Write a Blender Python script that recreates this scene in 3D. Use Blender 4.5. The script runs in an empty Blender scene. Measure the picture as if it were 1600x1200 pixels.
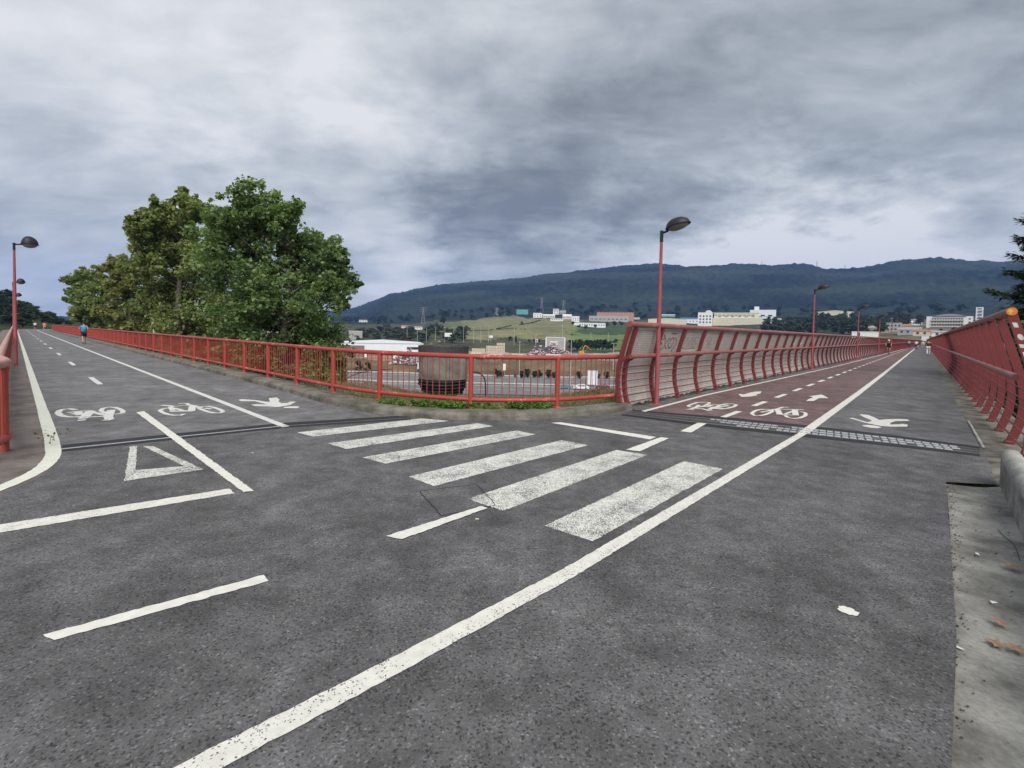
import bpy, bmesh, math, random
from mathutils import Vector, Matrix, noise
from mathutils.geometry import tessellate_polygon
import numpy as np
random.seed(7); RNG = np.random.RandomState(7)
R = math.radians
SC = bpy.context.scene
COL = SC.collection

# ------------------------------------------------------------------ camera
CAM_H = 1.62
cam_d = bpy.data.cameras.new('camera'); cam = bpy.data.objects.new('camera', cam_d); COL.objects.link(cam)
cam_d.sensor_width = 36.0; cam_d.lens = 36.0 * 725 / 1600
cam_d.shift_y = -0.0348
cam_d.clip_start = 0.05; cam_d.clip_end = 12000
pitch, roll = R(2.0), R(1.2)
fw = Vector((0, math.cos(pitch), -math.sin(pitch)))
rt0 = Vector((1, 0, 0)); up0 = Vector((0, math.sin(pitch), math.cos(pitch)))
rt = rt0 * math.cos(roll) + up0 * math.sin(roll); up = up0 * math.cos(roll) - rt0 * math.sin(roll)
M = Matrix((rt, up, -fw)).transposed().to_4x4(); M.translation = (0, 0, CAM_H)
cam.matrix_world = M
SC.camera = cam

# ------------------------------------------------------------------ light, exposure
SC.view_settings.view_transform = 'Standard'; SC.view_settings.look = 'None'
SC.view_settings.gamma = 1.0; SC.view_settings.use_curve_mapping = False
EXPO = 1.0
SC.view_settings.exposure = EXPO
SUN_AZ, SUN_EL = 172.0, 43.0
sd = bpy.data.lights.new('sun', 'SUN'); sd.energy = 2.0; sd.angle = R(50); sd.color = (1.0, 0.96, 0.9)
sun = bpy.data.objects.new('sun', sd); COL.objects.link(sun)
sdir = Vector((math.sin(R(SUN_AZ)) * math.cos(R(SUN_EL)), math.cos(R(SUN_AZ)) * math.cos(R(SUN_EL)), math.sin(R(SUN_EL))))
sun.rotation_euler = sdir.to_track_quat('Z', 'Y').to_euler(); sun.location = (0, 0, 60)

def build_world():
    w = bpy.data.worlds.new('World'); SC.world = w; w.use_nodes = True
    nt = w.node_tree; N = nt.nodes; L = nt.links; N.clear()
    def m(op, a, b=None, c=None, clamp=False):
        n = N.new('ShaderNodeMath'); n.operation = op; n.use_clamp = clamp
        for i, v in enumerate((a, b, c)):
            if v is None: continue
            if isinstance(v, (int, float)): n.inputs[i].default_value = v
            else: L.new(v, n.inputs[i])
        return n.outputs[0]
    tc = N.new('ShaderNodeTexCoord'); d = tc.outputs['Generated']
    nrm = N.new('ShaderNodeVectorMath'); nrm.operation = 'NORMALIZE'; L.new(d, nrm.inputs[0]); d = nrm.outputs[0]
    sep = N.new('ShaderNodeSeparateXYZ'); L.new(d, sep.inputs[0])
    z = m('MAXIMUM', sep.outputs[2], 0.0)
    inv = m('DIVIDE', 1.0, m('ADD', z, 0.30))
    sc = N.new('ShaderNodeVectorMath'); sc.operation = 'SCALE'; L.new(d, sc.inputs[0]); L.new(inv, sc.inputs['Scale'])
    def ntex(scale, detail, rough, dist, off, stretch=(1, 1, 1)):
        mp = N.new('ShaderNodeMapping'); L.new(sc.outputs[0], mp.inputs[0]); mp.inputs['Location'].default_value = off
        mp.inputs['Scale'].default_value = stretch
        t = N.new('ShaderNodeTexNoise'); L.new(mp.outputs[0], t.inputs['Vector'])
        t.inputs['Scale'].default_value = scale; t.inputs['Detail'].default_value = detail
        t.inputs['Roughness'].default_value = rough; t.inputs['Distortion'].default_value = dist
        return t.outputs['Fac']
    n1 = ntex(1.5, 8, 0.56, 0.5, (3.1, 1.7, 0.4), (0.8, 1.15, 1))
    n2 = ntex(5.0, 9, 0.58, 0.6, (7.3, 2.2, 1.1), (0.75, 1.25, 1))
    n3 = ntex(2.8, 7, 0.55, 0.3, (1.3, 5.2, 2.1), (0.7, 1.3, 1))
    # irregular cloud edges: the broad light and dark masses are looked up along a direction bent by noise
    def wtex(scale, off, det):
        mp = N.new('ShaderNodeMapping'); L.new(sc.outputs[0], mp.inputs[0]); mp.inputs['Location'].default_value = off
        t = N.new('ShaderNodeTexNoise'); L.new(mp.outputs[0], t.inputs['Vector']); t.inputs['Scale'].default_value = scale; t.inputs['Detail'].default_value = det; t.inputs['Roughness'].default_value = 0.6
        v = N.new('ShaderNodeVectorMath'); v.operation = 'SUBTRACT'; L.new(t.outputs['Color'], v.inputs[0]); v.inputs[1].default_value = (0.5, 0.5, 0.5); return v.outputs[0]
    def vscale(v, k):
        q = N.new('ShaderNodeVectorMath'); q.operation = 'SCALE'; L.new(v, q.inputs[0]); q.inputs['Scale'].default_value = k; return q.outputs[0]
    def vadd(a, b):
        q = N.new('ShaderNodeVectorMath'); q.operation = 'ADD'; L.new(a, q.inputs[0]); L.new(b, q.inputs[1]); return q.outputs[0]
    dw = vadd(d, vadd(vscale(wtex(1.9, (2, 9, 4), 6), 0.40), vscale(wtex(6.5, (5, 1, 8), 6), 0.17)))
    nw = N.new('ShaderNodeVectorMath'); nw.operation = 'NORMALIZE'; L.new(dw, nw.inputs[0]); dw = nw.outputs[0]
    def blob(az, el, amp, sig):
        c = (math.sin(R(az)) * math.cos(R(el)), math.cos(R(az)) * math.cos(R(el)), math.sin(R(el)))
        dt = N.new('ShaderNodeVectorMath'); dt.operation = 'DOT_PRODUCT'; L.new(dw, dt.inputs[0]); dt.inputs[1].default_value = c
        k = 1.0 / (R(sig) ** 2)
        e = m('EXPONENT', m('MULTIPLY', m('SUBTRACT', dt.outputs['Value'], 1.0), k))
        return m('MULTIPLY', e, amp)
    BL = [(-42, 26, .16, 12), (-24, 29, .13, 8), (-37, 18, .22, 4), (-22, 25, .16, 3.5), (-44, 13, -.06, 6), (-18, 22, .08, 5), (-12, 7, .28, 6), (27, 9.5, .52, 5), (40, 11, .34, 6), (36, 5.5, .34, 6), (14, 7.5, .24, 6), (-46, 6, .04, 6),
          (3, 18, -.28, 8), (-6, 13.5, -.18, 4.5), (14, 20, -.16, 7), (25, 22, -.14, 7), (45, 17, -.26, 5), (35, 16, -.22, 5), (22, 13, -.12, 4), (13, 33, -.02, 9), (38, 31, -.04, 9), (-27, 12, -.08, 6), (-30, 20, -.05, 4)]
    s = None
    for b in BL:
        v = blob(*b); s = v if s is None else m('ADD', s, v)
    cl = m('ADD', m('MULTIPLY', m('SUBTRACT', n1, 0.5), 0.50), m('ADD', m('MULTIPLY', m('SUBTRACT', n2, 0.5), 0.50), m('MULTIPLY', m('SUBTRACT', n3, 0.5), 0.55)))
    lum = m('ADD', m('ADD', 0.575, s), cl)
    lum = m('MINIMUM', m('MAXIMUM', lum, 0.18), 0.90)
    ramp = N.new('ShaderNodeValToRGB'); L.new(lum, ramp.inputs[0])
    cr = ramp.color_ramp
    cr.elements[0].position = 0.12; cr.elements[0].color = (0.165, 0.185, 0.205, 1)
    cr.elements[1].position = 0.90; cr.elements[1].color = (0.88, 0.885, 0.90, 1)
    for p, c in ((0.30, (0.29, 0.318, 0.342, 1)), (0.45, (0.43, 0.468, 0.498, 1)), (0.65, (0.63, 0.662, 0.69, 1))):
        e = cr.elements.new(p); e.color = c
    bg = N.new('ShaderNodeBackground'); L.new(ramp.outputs[0], bg.inputs[0]); bg.inputs[1].default_value = 0.5
    sky = N.new('ShaderNodeTexSky'); sky.sky_type = 'NISHITA'; sky.sun_disc = False
    sky.sun_elevation = R(SUN_EL); sky.sun_rotation = R(SUN_AZ)
    bg2 = N.new('ShaderNodeBackground'); L.new(sky.outputs[0], bg2.inputs[0]); bg2.inputs[1].default_value = 0.05
    mix = N.new('ShaderNodeMixShader'); mix.inputs[0].default_value = 0.94
    L.new(bg2.outputs[0], mix.inputs[1]); L.new(bg.outputs[0], mix.inputs[2])
    out = N.new('ShaderNodeOutputWorld'); L.new(mix.outputs[0], out.inputs[0])
build_world()
try:
    SC.cycles.volume_bounces = 0; SC.cycles.max_bounces = 6; SC.cycles.transparent_max_bounces = 8
    SC.cycles.use_denoising = True
except Exception: pass

# ------------------------------------------------------------------ materials
class NT:
    def __init__(s, name, rough=0.8, spec=0.3, metal=0.0):
        s.m = bpy.data.materials.new(name); s.m.use_nodes = True
        s.t = s.m.node_tree; s.N = s.t.nodes; s.L = s.t.links
        s.b = s.N.get('Principled BSDF'); s.b.inputs['Roughness'].default_value = rough
        s.b.inputs['Specular IOR Level'].default_value = spec; s.b.inputs['Metallic'].default_value = metal
        s.tc = s.N.new('ShaderNodeTexCoord').outputs['Object']
    def setv(s, sock, v):
        if hasattr(v, 'is_output') or isinstance(v, bpy.types.NodeSocket): s.L.new(v, sock)
        elif isinstance(v, (tuple, list)): sock.default_value = tuple(v) + ((1,) if len(v) == 3 and sock.type == 'RGBA' else ())
        else: sock.default_value = v
    def noise(s, scale, detail=4, rough=0.55, vec=None, stretch=None, out='Fac'):
        v = vec or s.tc
        if stretch:
            mp = s.N.new('ShaderNodeMapping'); s.L.new(v, mp.inputs[0]); mp.inputs['Scale'].default_value = stretch; v = mp.outputs[0]
        n = s.N.new('ShaderNodeTexNoise'); s.L.new(v, n.inputs['Vector'])
        n.inputs['Scale'].default_value = scale; n.inputs['Detail'].default_value = detail; n.inputs['Roughness'].default_value = rough
        return n.outputs[out]
    def voro(s, scale, out='Color', feature='F1'):
        n = s.N.new('ShaderNodeTexVoronoi'); n.feature = feature; s.L.new(s.tc, n.inputs['Vector']); n.inputs['Scale'].default_value = scale
        return n.outputs[out]
    def math(s, op, a, b=0.0, clamp=False):
        n = s.N.new('ShaderNodeMath'); n.operation = op; n.use_clamp = clamp
        s.setv(n.inputs[0], a); s.setv(n.inputs[1], b); return n.outputs[0]
    def ramp(s, fac, stops, interp='LINEAR'):
        n = s.N.new('ShaderNodeValToRGB'); s.L.new(fac, n.inputs[0]); cr = n.color_ramp; cr.interpolation = interp
        while len(cr.elements) < len(stops): cr.elements.new(0.5)
        for e, (p, c) in zip(cr.elements, stops):
            e.position = p; e.color = (c, c, c, 1) if isinstance(c, (int, float)) else tuple(c) + (1,)
        return n.outputs[0]
    def mix(s, fac, a, b, mode='MIX'):
        n = s.N.new('ShaderNodeMix'); n.data_type = 'RGBA'; n.blend_type = mode
        s.setv(n.inputs['Factor'], fac); s.setv(n.inputs[6], a); s.setv(n.inputs[7], b); return n.outputs[2]
    def color(s, v): s.setv(s.b.inputs['Base Color'], v); return s
    def bump(s, h, strength=0.3, dist=0.01):
        n = s.N.new('ShaderNodeBump'); s.L.new(h, n.inputs['Height']); n.inputs['Strength'].default_value = strength; n.inputs['Distance'].default_value = dist
        s.L.new(n.outputs[0], s.b.inputs['Normal']); return s

def c_scale(c, k): return tuple(x * k for x in c)
def mat_plain(name, col, rough=0.7, var=0.18, scale=6.0, metal=0.0, spec=0.3):
    t = NT(name, rough, spec, metal)
    f = t.noise(scale, 5); t.color(t.ramp(f, [(0.25, c_scale(col, 1 - var)), (0.75, c_scale(col, 1 + var))])); return t.m
def asphalt_color(t, base, speck=1.0, tint=(1.03, 1, 1.015)):
    big = t.noise(0.55, 5, 0.6); mid = t.noise(5.0, 6, 0.65); cell = t.voro(105); fine = t.noise(60, 6, 0.82); patch = t.noise(2.1, 5, 0.62)
    g = t.ramp(big, [(0.32, base * 0.74), (0.68, base * 1.2)])
    g = t.mix(1.0, g, t.ramp(mid, [(0.25, 0.66), (0.75, 1.32)]), 'MULTIPLY')
    g = t.mix(1.0, g, t.ramp(patch, [(0.36, 0.74), (0.62, 1.14)]), 'MULTIPLY')
    sp = t.N.new('ShaderNodeSeparateColor'); t.L.new(cell, sp.inputs[0])
    st = t.ramp(sp.outputs[0], [(0.0, 1 - 0.85 * speck), (0.09, 1 - 0.6 * speck), (0.2, 1 - 0.1 * speck), (0.8, 1 + 0.05 * speck), (0.93, 1 + 0.3 * speck), (1.0, 1 + 1.1 * speck)])
    g = t.mix(1.0, g, st, 'MULTIPLY')
    g = t.mix(1.0, g, t.ramp(fine, [(0.3, 1 - .5 * speck), (0.7, 1 + .5 * speck)]), 'MULTIPLY')
    g = t.mix(1.0, g, tint, 'MULTIPLY')
    return g, sp.outputs[1], mid
def mat_asphalt(name, base, speck=1.0, tint=(1.03, 1, 1.015)):
    t = NT(name, 0.82, 0.35); g, h, mid = asphalt_color(t, base, speck, tint); t.color(g)
    hh = t.math('ADD', t.math('MULTIPLY', h, 0.6), t.noise(90, 3)); t.bump(hh, 0.5 * speck, 0.006); return t.m
def mat_paint(name, col, wear, base, tint=(1.03, 1, 1.015), lines=False):
    t = NT(name, 0.7, 0.3); g, h, mid = asphalt_color(t, base, 0.8, tint)
    a = t.noise(3.0, 6, 0.65); b = t.noise(70, 4, 0.75); v = t.voro(150); sp = t.N.new('ShaderNodeSeparateColor'); t.L.new(v, sp.inputs[0])
    w = t.math('ADD', t.math('MULTIPLY', a, 0.9), t.math('MULTIPLY', b, 0.75)); w = t.math('ADD', w, t.math('MULTIPLY', t.math('POWER', sp.outputs[2], 3.0), 0.45))
    if lines:
        l = t.noise(9, 4, 0.6, stretch=(2.2, 2.2, 1)); w = t.math('ADD', w, t.math('MULTIPLY', l, 0.3))
    thr = 1.27 + (0.15 if lines else 0) - wear
    mask = t.math('MULTIPLY', t.math('SUBTRACT', w, thr), 9.0, True)
    pc = t.ramp(t.noise(14, 5), [(0.3, c_scale(col, 0.86)), (0.7, c_scale(col, 1.06))])
    t.color(t.mix(mask, pc, g)); t.bump(t.math('ADD', h, b), 0.25, 0.004); return t.m
def mat_concrete(name, col, stain=0.5, scale=3.0):
    t = NT(name, 0.9, 0.2); a = t.noise(scale, 7, 0.65); b = t.noise(scale * 14, 4, 0.7); c = t.noise(scale * 0.5, 4, 0.6, stretch=(1, 1, 2.5))
    g = t.ramp(a, [(0.28, c_scale(col, 1 - stain)), (0.55, col), (0.8, c_scale(col, 1.2))])
    g = t.mix(1.0, g, t.ramp(b, [(0.25, 0.72), (0.75, 1.22)]), 'MULTIPLY')
    g = t.mix(1.0, g, t.ramp(c, [(0.35, 1 - stain * .7), (0.6, 1.05)]), 'MULTIPLY')
    t.color(g); t.bump(t.math('ADD', a, b), 0.35, 0.01); return t.m
def mat_redpaint(name, col, fade=(0.52, 0.24, 0.2), chips=0.5):
    t = NT(name, 0.5, 0.4); a = t.noise(2.2, 6, 0.65); b = t.noise(24, 5, 0.7)
    g = t.ramp(a, [(0.3, c_scale(col, 0.8)), (0.62, col), (0.85, tuple(x * .6 + y * .4 for x, y in zip(col, fade)))])
    ch = t.math('MULTIPLY', t.math('SUBTRACT', t.math('ADD', a, t.math('MULTIPLY', b, 0.75)), 1.10 - 0.06 * chips), 14.0, True)
    g = t.mix(ch, g, fade)
    ru = t.math('MULTIPLY', t.math('SUBTRACT', t.noise(13, 5, 0.7), 0.64), 12, True)
    t.color(t.mix(ru, g, (0.11, 0.04, 0.025))); t.bump(b, 0.12, 0.004); return t.m
def mat_leaf(name, cols, trans=0.3, clump=0.5):
    t = NT(name, 0.6, 0.25)
    gi = t.N.new('ShaderNodeNewGeometry'); rnd = gi.outputs['Random Per Island']
    g = t.ramp(rnd, [(i / (len(cols) - 1), c) for i, c in enumerate(cols)])
    g = t.mix(1.0, g, t.ramp(t.noise(clump, 3), [(0.3, 0.72), (0.7, 1.28)]), 'MULTIPLY'); t.color(g)
    tr = t.N.new('ShaderNodeBsdfTranslucent'); t.L.new(t.mix(1.0, g, (1.1, 1.25, 0.6), 'MULTIPLY'), tr.inputs[0])
    mx = t.N.new('ShaderNodeMixShader'); mx.inputs[0].default_value = trans
    o = t.N.get('Material Output'); t.L.new(t.b.outputs[0], mx.inputs[1]); t.L.new(tr.outputs[0], mx.inputs[2]); t.L.new(mx.outputs[0], o.inputs[0]); return t.m

A_J, A_L, A_B = 0.112, 0.158, 0.124
MT = {}
MT['asphalt'] = mat_asphalt('junction asphalt', A_J, 0.78)
MT['asphalt_left'] = mat_asphalt('smooth grey asphalt', A_L, 0.30)
MT['asphalt_foot'] = mat_asphalt('footpath asphalt', A_B, 0.30)
MT['cycle_red'] = mat_asphalt('mauve red cycle lane', 0.118, 0.30, (1.32, 0.86, 0.84))
MT['paint'] = mat_paint('white road paint', (0.69, 0.675, 0.61), 0.10, A_J)
MT['paint_new'] = mat_paint('fresh white road paint', (0.70, 0.69, 0.62), -0.12, A_J)
MT['paint_worn'] = mat_paint('worn white road paint', (0.68, 0.675, 0.62), 0.33, A_J, lines=True)
MT['paint_left'] = mat_paint('white path paint', (0.64, 0.64, 0.60), 0.02, A_L)
MT['paint_edge'] = mat_paint('cream green edge paint', (0.68, 0.70, 0.60), -0.02, A_L)
MT['paint_cycle'] = mat_paint('white cycle lane paint', (0.68, 0.66, 0.60), -0.05, 0.11, (1.3, .87, .85))
MT['concrete'] = mat_concrete('weathered kerb concrete', (0.20, 0.185, 0.155), 0.55)
MT['concrete_gutter'] = mat_concrete('gutter concrete', (0.32, 0.312, 0.285), 0.58, 2.6)
MT['concrete_pale'] = mat_concrete('pale lichen concrete', (0.40, 0.40, 0.37), 0.35, 4.0)
MT['pavement'] = mat_concrete('dusty pavement', (0.20, 0.175, 0.16), 0.35, 2.5)
MT['red'] = mat_redpaint('red railing paint', (0.37, 0.058, 0.045), (0.55, 0.27, 0.22), 1.6)
MT['red_bridge'] = mat_redpaint('bridge red paint', (0.20, 0.04, 0.042), (0.5, 0.24, 0.22), 0.4)
MT['red_rail'] = mat_redpaint('faded bridge rail paint', (0.27, 0.098, 0.092), (0.56, 0.33, 0.3), 1.2)
MT['red_pole'] = mat_redpaint('lamp pole paint', (0.33, 0.085, 0.095), (0.5, 0.26, 0.25), 0.3)
MT['red_dull'] = mat_redpaint('dull red railing paint', (0.40, 0.075, 0.055), (0.62, 0.42, 0.36), 0.8)
MT['rail_pale'] = mat_redpaint('sun bleached rail paint', (0.50, 0.26, 0.21), (0.6, 0.48, 0.43), 1.8)
MT['rubber'] = mat_plain('joint rubber', (0.022, 0.022, 0.025), 0.7, 0.4, 20)
MT['metal_grid'] = mat_plain('worn joint metal', (0.42, 0.43, 0.44), 0.45, 0.3, 30, 0.3)
MT['lamp_dark'] = mat_plain('dark lamp shell', (0.022, 0.023, 0.03), 0.45, 0.2, 10)
MT['lamp_glass'] = mat_plain('grey lamp bowl', (0.20, 0.195, 0.20), 0.25, 0.12, 8)
MT['galv'] = mat_plain('galvanised pole', (0.50, 0.50, 0.49), 0.5, 0.12, 5, 0.2)
MT['dark_steel'] = mat_plain('dark steel', (0.05, 0.048, 0.05), 0.6, 0.3, 8)
MT['black'] = mat_plain('black', (0.02, 0.02, 0.022), 0.7, 0.3, 8)
MT['white'] = mat_plain('white wall', (0.74, 0.74, 0.72), 0.8, 0.06, 0.4)
MT['white_cool'] = mat_plain('white sheet cladding', (0.70, 0.73, 0.77), 0.6, 0.06, 0.3)
MT['cream'] = mat_plain('cream wall', (0.60, 0.55, 0.43), 0.85, 0.1, 0.3)
MT['cream2'] = mat_plain('pale yellow wall', (0.62, 0.58, 0.42), 0.85, 0.08, 0.3)
MT['brick'] = mat_plain('pink brick wall', (0.42, 0.22, 0.17), 0.85, 0.15, 0.4)
MT['grey_wall'] = mat_plain('grey wall', (0.36, 0.35, 0.34), 0.85, 0.12, 0.4)
MT['tan_wall'] = mat_plain('tan wall', (0.36, 0.29, 0.22), 0.85, 0.15, 0.4)
MT['roof_grey'] = mat_plain('grey roof', (0.30, 0.29, 0.28), 0.8, 0.15, 0.6)
MT['roof_white'] = mat_plain('white sheet roof', (0.68, 0.68, 0.68), 0.7, 0.06, 0.5)
MT['roof_tile'] = mat_plain('clay tile roof', (0.33, 0.16, 0.11), 0.85, 0.2, 1.0)
MT['roof_blue'] = mat_plain('blue sheet roof', (0.06, 0.17, 0.32), 0.6, 0.12, 0.5)
MT['teal'] = mat_plain('teal cladding', (0.10, 0.34, 0.30), 0.7, 0.12, 0.3)
MT['glass'] = mat_plain('dark window glass', (0.05, 0.06, 0.075), 0.2, 0.3, 1.0)
MT['bark'] = mat_plain('plane bark', (0.11, 0.095, 0.075), 0.9, 0.45, 3.0)
MT['bark_dark'] = mat_plain('dark bark', (0.07, 0.055, 0.045), 0.9, 0.35, 5.0)
MT['leafA'] = mat_leaf('plane leaves', [(0.085, 0.145, 0.05), (0.145, 0.225, 0.08), (0.21, 0.29, 0.115), (0.36, 0.42, 0.24)], 0.45, 0.45)
MT['leafB'] = mat_leaf('olive plane leaves', [(0.11, 0.155, 0.05), (0.18, 0.23, 0.075), (0.25, 0.29, 0.105), (0.38, 0.40, 0.21)], 0.45, 0.4)
MT['leafC'] = mat_leaf('yellowing plane leaves', [(0.12, 0.14, 0.042), (0.18, 0.195, 0.06), (0.24, 0.245, 0.085), (0.33, 0.31, 0.14)], 0.42, 0.4)
MT['leaf_dark'] = mat_leaf('dark woodland leaves', [(0.018, 0.032, 0.014), (0.032, 0.052, 0.020), (0.05, 0.07, 0.026)], 0.2, 0.2)
MT['leaf_olive'] = mat_leaf('olive scrub leaves', [(0.05, 0.065, 0.03), (0.085, 0.10, 0.046), (0.12, 0.13, 0.065)], 0.2, 0.2)
MT['leaf_hill'] = mat_leaf('hillside leaves', [(0.028, 0.045, 0.020), (0.048, 0.07, 0.028), (0.08, 0.095, 0.04)], 0.2, 0.2)
MT['needle'] = mat_leaf('cedar needles', [(0.035, 0.062, 0.036), (0.055, 0.09, 0.05), (0.09, 0.12, 0.068)], 0.25, 0.8)
MT['weed'] = mat_leaf('bright weeds', [(0.05, 0.11, 0.02), (0.09, 0.19, 0.03), (0.15, 0.26, 0.05)], 0.3, 6)
MT['deadleaf'] = mat_plain('dry leaf', (0.34, 0.215, 0.14), 0.8, 0.3, 30)

# ------------------------------------------------------------------ object helpers
def tag(o, label=None, cat=None, group=None, kind=None):
    if label: o['label'] = label
    if cat: o['category'] = cat
    if group: o['group'] = group
    if kind: o['kind'] = kind
    return o
def empty(name, loc=(0, 0, 0), rz=0.0, label=None, cat=None, group=None):
    o = bpy.data.objects.new(name, None); COL.objects.link(o); o.location = loc; o.rotation_euler = (0, 0, rz); o.empty_display_size = 0.2
    return tag(o, label, cat, group)
def copy_tree(o, parent=None):
    c = o.copy(); COL.objects.link(c)
    if parent is not None: c.parent = parent; c.matrix_parent_inverse.identity()
    for ch in list(o.children): copy_tree(ch, c)
    return c
class MB:
    def __init__(s): s.v = []; s.f = []; s.mi = []; s.sm = []
    def add(s, vs, fs, mi=0, smooth=False):
        b = len(s.v); s.v += [tuple(v) for v in vs]
        for f in fs: s.f.append(tuple(b + i for i in f)); s.mi.append(mi); s.sm.append(smooth)
    def box(s, c, d, rz=0.0, mi=0, rot=None):
        hx, hy, hz = d[0] / 2, d[1] / 2, d[2] / 2
        vs = [Vector((x, y, z)) for z in (-hz, hz) for x, y in ((-hx, -hy), (hx, -hy), (hx, hy), (-hx, hy))]
        Rm = rot if rot is not None else Matrix.Rotation(rz, 3, 'Z')
        s.add([Rm @ v + Vector(c) for v in vs], [(3, 2, 1, 0), (4, 5, 6, 7), (0, 1, 5, 4), (1, 2, 6, 5), (2, 3, 7, 6), (3, 0, 4, 7)], mi)
    def bbox(s, c, d, bev=0.01, rz=0.0, mi=0):          # box with bevelled top edges and corners
        hx, hy, hz = d[0] / 2, d[1] / 2, d[2] / 2; Rm = Matrix.Rotation(rz, 3, 'Z'); vs = []
        for zz, k in ((-hz, 0), (hz - bev, 0), (hz, bev)):
            for x, y in ((-hx + k, -hy + k), (hx - k, -hy + k), (hx - k, hy - k), (-hx + k, hy - k)): vs.append(Rm @ Vector((x, y, zz)) + Vector(c))
        fs = [(3, 2, 1, 0), (8, 9, 10, 11)]
        for r in (0, 4):
            for i in range(4): fs.append((r + i, r + (i + 1) % 4, r + 4 + (i + 1) % 4, r + 4 + i))
        s.add(vs, fs, mi)
    def tube(s, pts, r, n=8, mi=0, cap=True, smooth=True, flat=None):
        pts = [Vector(p) for p in pts]; k = len(pts); rr = r if isinstance(r, (list, tuple)) else [r] * k
        vs = []; fs = []; prev = None
        for i, p in enumerate(pts):
            t = (pts[min(i + 1, k - 1)] - pts[max(i - 1, 0)]).normalized()
            a = Vector((0, 0, 1)) if abs(t.z) < 0.95 else Vector((1, 0, 0))
            if prev is not None: u = (prev - t * prev.dot(t)).normalized()
            else: u = t.cross(a).normalized()
            prev = u; w = t.cross(u).normalized()
            for j in range(n):
                q = 2 * math.pi * j / n; vs.append(p + (u * math.cos(q) + w * math.sin(q)) * rr[i])
        for i in range(k - 1):
            for j in range(n): fs.append((i * n + j, i * n + (j + 1) % n, (i + 1) * n + (j + 1) % n, (i + 1) * n + j))
        s.add(vs, fs, mi, smooth)
        if cap:
            s.add(vs[:n], [tuple(range(n - 1, -1, -1))], mi); s.add(vs[-n:], [tuple(range(n))], mi)
    def lathe(s, prof, c=(0, 0, 0), n=16, mi=0, smooth=True, a0=0.0):
        vs = []; fs = []
        for (r, z) in prof:
            for j in range(n): q = a0 + 2 * math.pi * j / n; vs.append((c[0] + r * math.cos(q), c[1] + r * math.sin(q), c[2] + z))
        for i in range(len(prof) - 1):
            for j in range(n): fs.append((i * n + j, i * n + (j + 1) % n, (i + 1) * n + (j + 1) % n, (i + 1) * n + j))
        s.add(vs, fs, mi, smooth)
    def poly(s, pts, z=0.0, mi=0):
        P = [Vector((p[0], p[1], p[2] if len(p) > 2 else z)) for p in pts]
        tri = tessellate_polygon([[Vector((p.x, p.y, 0)) for p in P]])
        fs = []
        for a, b, c in tri:
            nz = (P[b] - P[a]).cross(P[c] - P[a]).z
            fs.append((a, b, c) if nz > 0 else (a, c, b))
        s.add(P, fs, mi)
    def strip(s, A, B, mi=0, smooth=False):               # quads between two polylines
        n = len(A); s.add(list(A) + list(B), [(i, i + 1, n + i + 1, n + i) for i in range(n - 1)], mi, smooth)
    def build(s, name, mat, parent=None, loc=None):
        me = bpy.data.meshes.new(name); me.from_pydata(s.v, [], s.f)
        mats = mat if isinstance(mat, (list, tuple)) else [mat]
        for m_ in mats: me.materials.append(MT[m_] if isinstance(m_, str) else m_)
        me.polygons.foreach_set('material_index', s.mi); me.polygons.foreach_set('use_smooth', s.sm); me.update()
        o = bpy.data.objects.new(name, me); COL.objects.link(o)
        if parent is not None: o.parent = parent
        if loc: o.location = loc
        return o
def inst(name, mesh, parent, loc, rz=0.0, scale=None):
    o = bpy.data.objects.new(name, mesh); COL.objects.link(o); o.parent = parent; o.location = loc; o.rotation_euler = (0, 0, rz)
    if scale: o.scale = scale
    return o
def V2(a): return Vector((a[0], a[1]))
def dirv(deg): return Vector((math.sin(R(deg)), math.cos(R(deg))))
def rightn(d): return Vector((d.y, -d.x))
def ragged(pts, step=0.06, j=0.004):
    out = []
    for i in range(len(pts)):
        a = V2(pts[i]); b = V2(pts[(i + 1) % len(pts)]); L = (b - a).length; k = max(1, min(160, int(L / step))); nn = rightn((b - a) / max(L, 1e-6))
        for q in range(k): out.append(tuple(a.lerp(b, q / k) + nn * (random.uniform(-j, j) if q else 0)))
    return out
def ribbon(mb, pts, w, z, closed=False, mi=0):
    P = [V2(p) for p in pts]; n = len(P); A = []; B = []
    for i in range(n):
        if closed: t = P[(i + 1) % n] - P[i - 1]
        else: t = P[min(i + 1, n - 1)] - P[max(i - 1, 0)]
        nn = rightn(t.normalized()); A.append((*(P[i] - nn * w / 2), z)); B.append((*(P[i] + nn * w / 2), z))
    if closed: A.append(A[0]); B.append(B[0])
    m0 = len(A); vs = A + B; fs = []
    for i in range(m0 - 1): fs.append((i, m0 + i, m0 + i + 1, i + 1))
    mb.add(vs, fs, mi)
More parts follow.
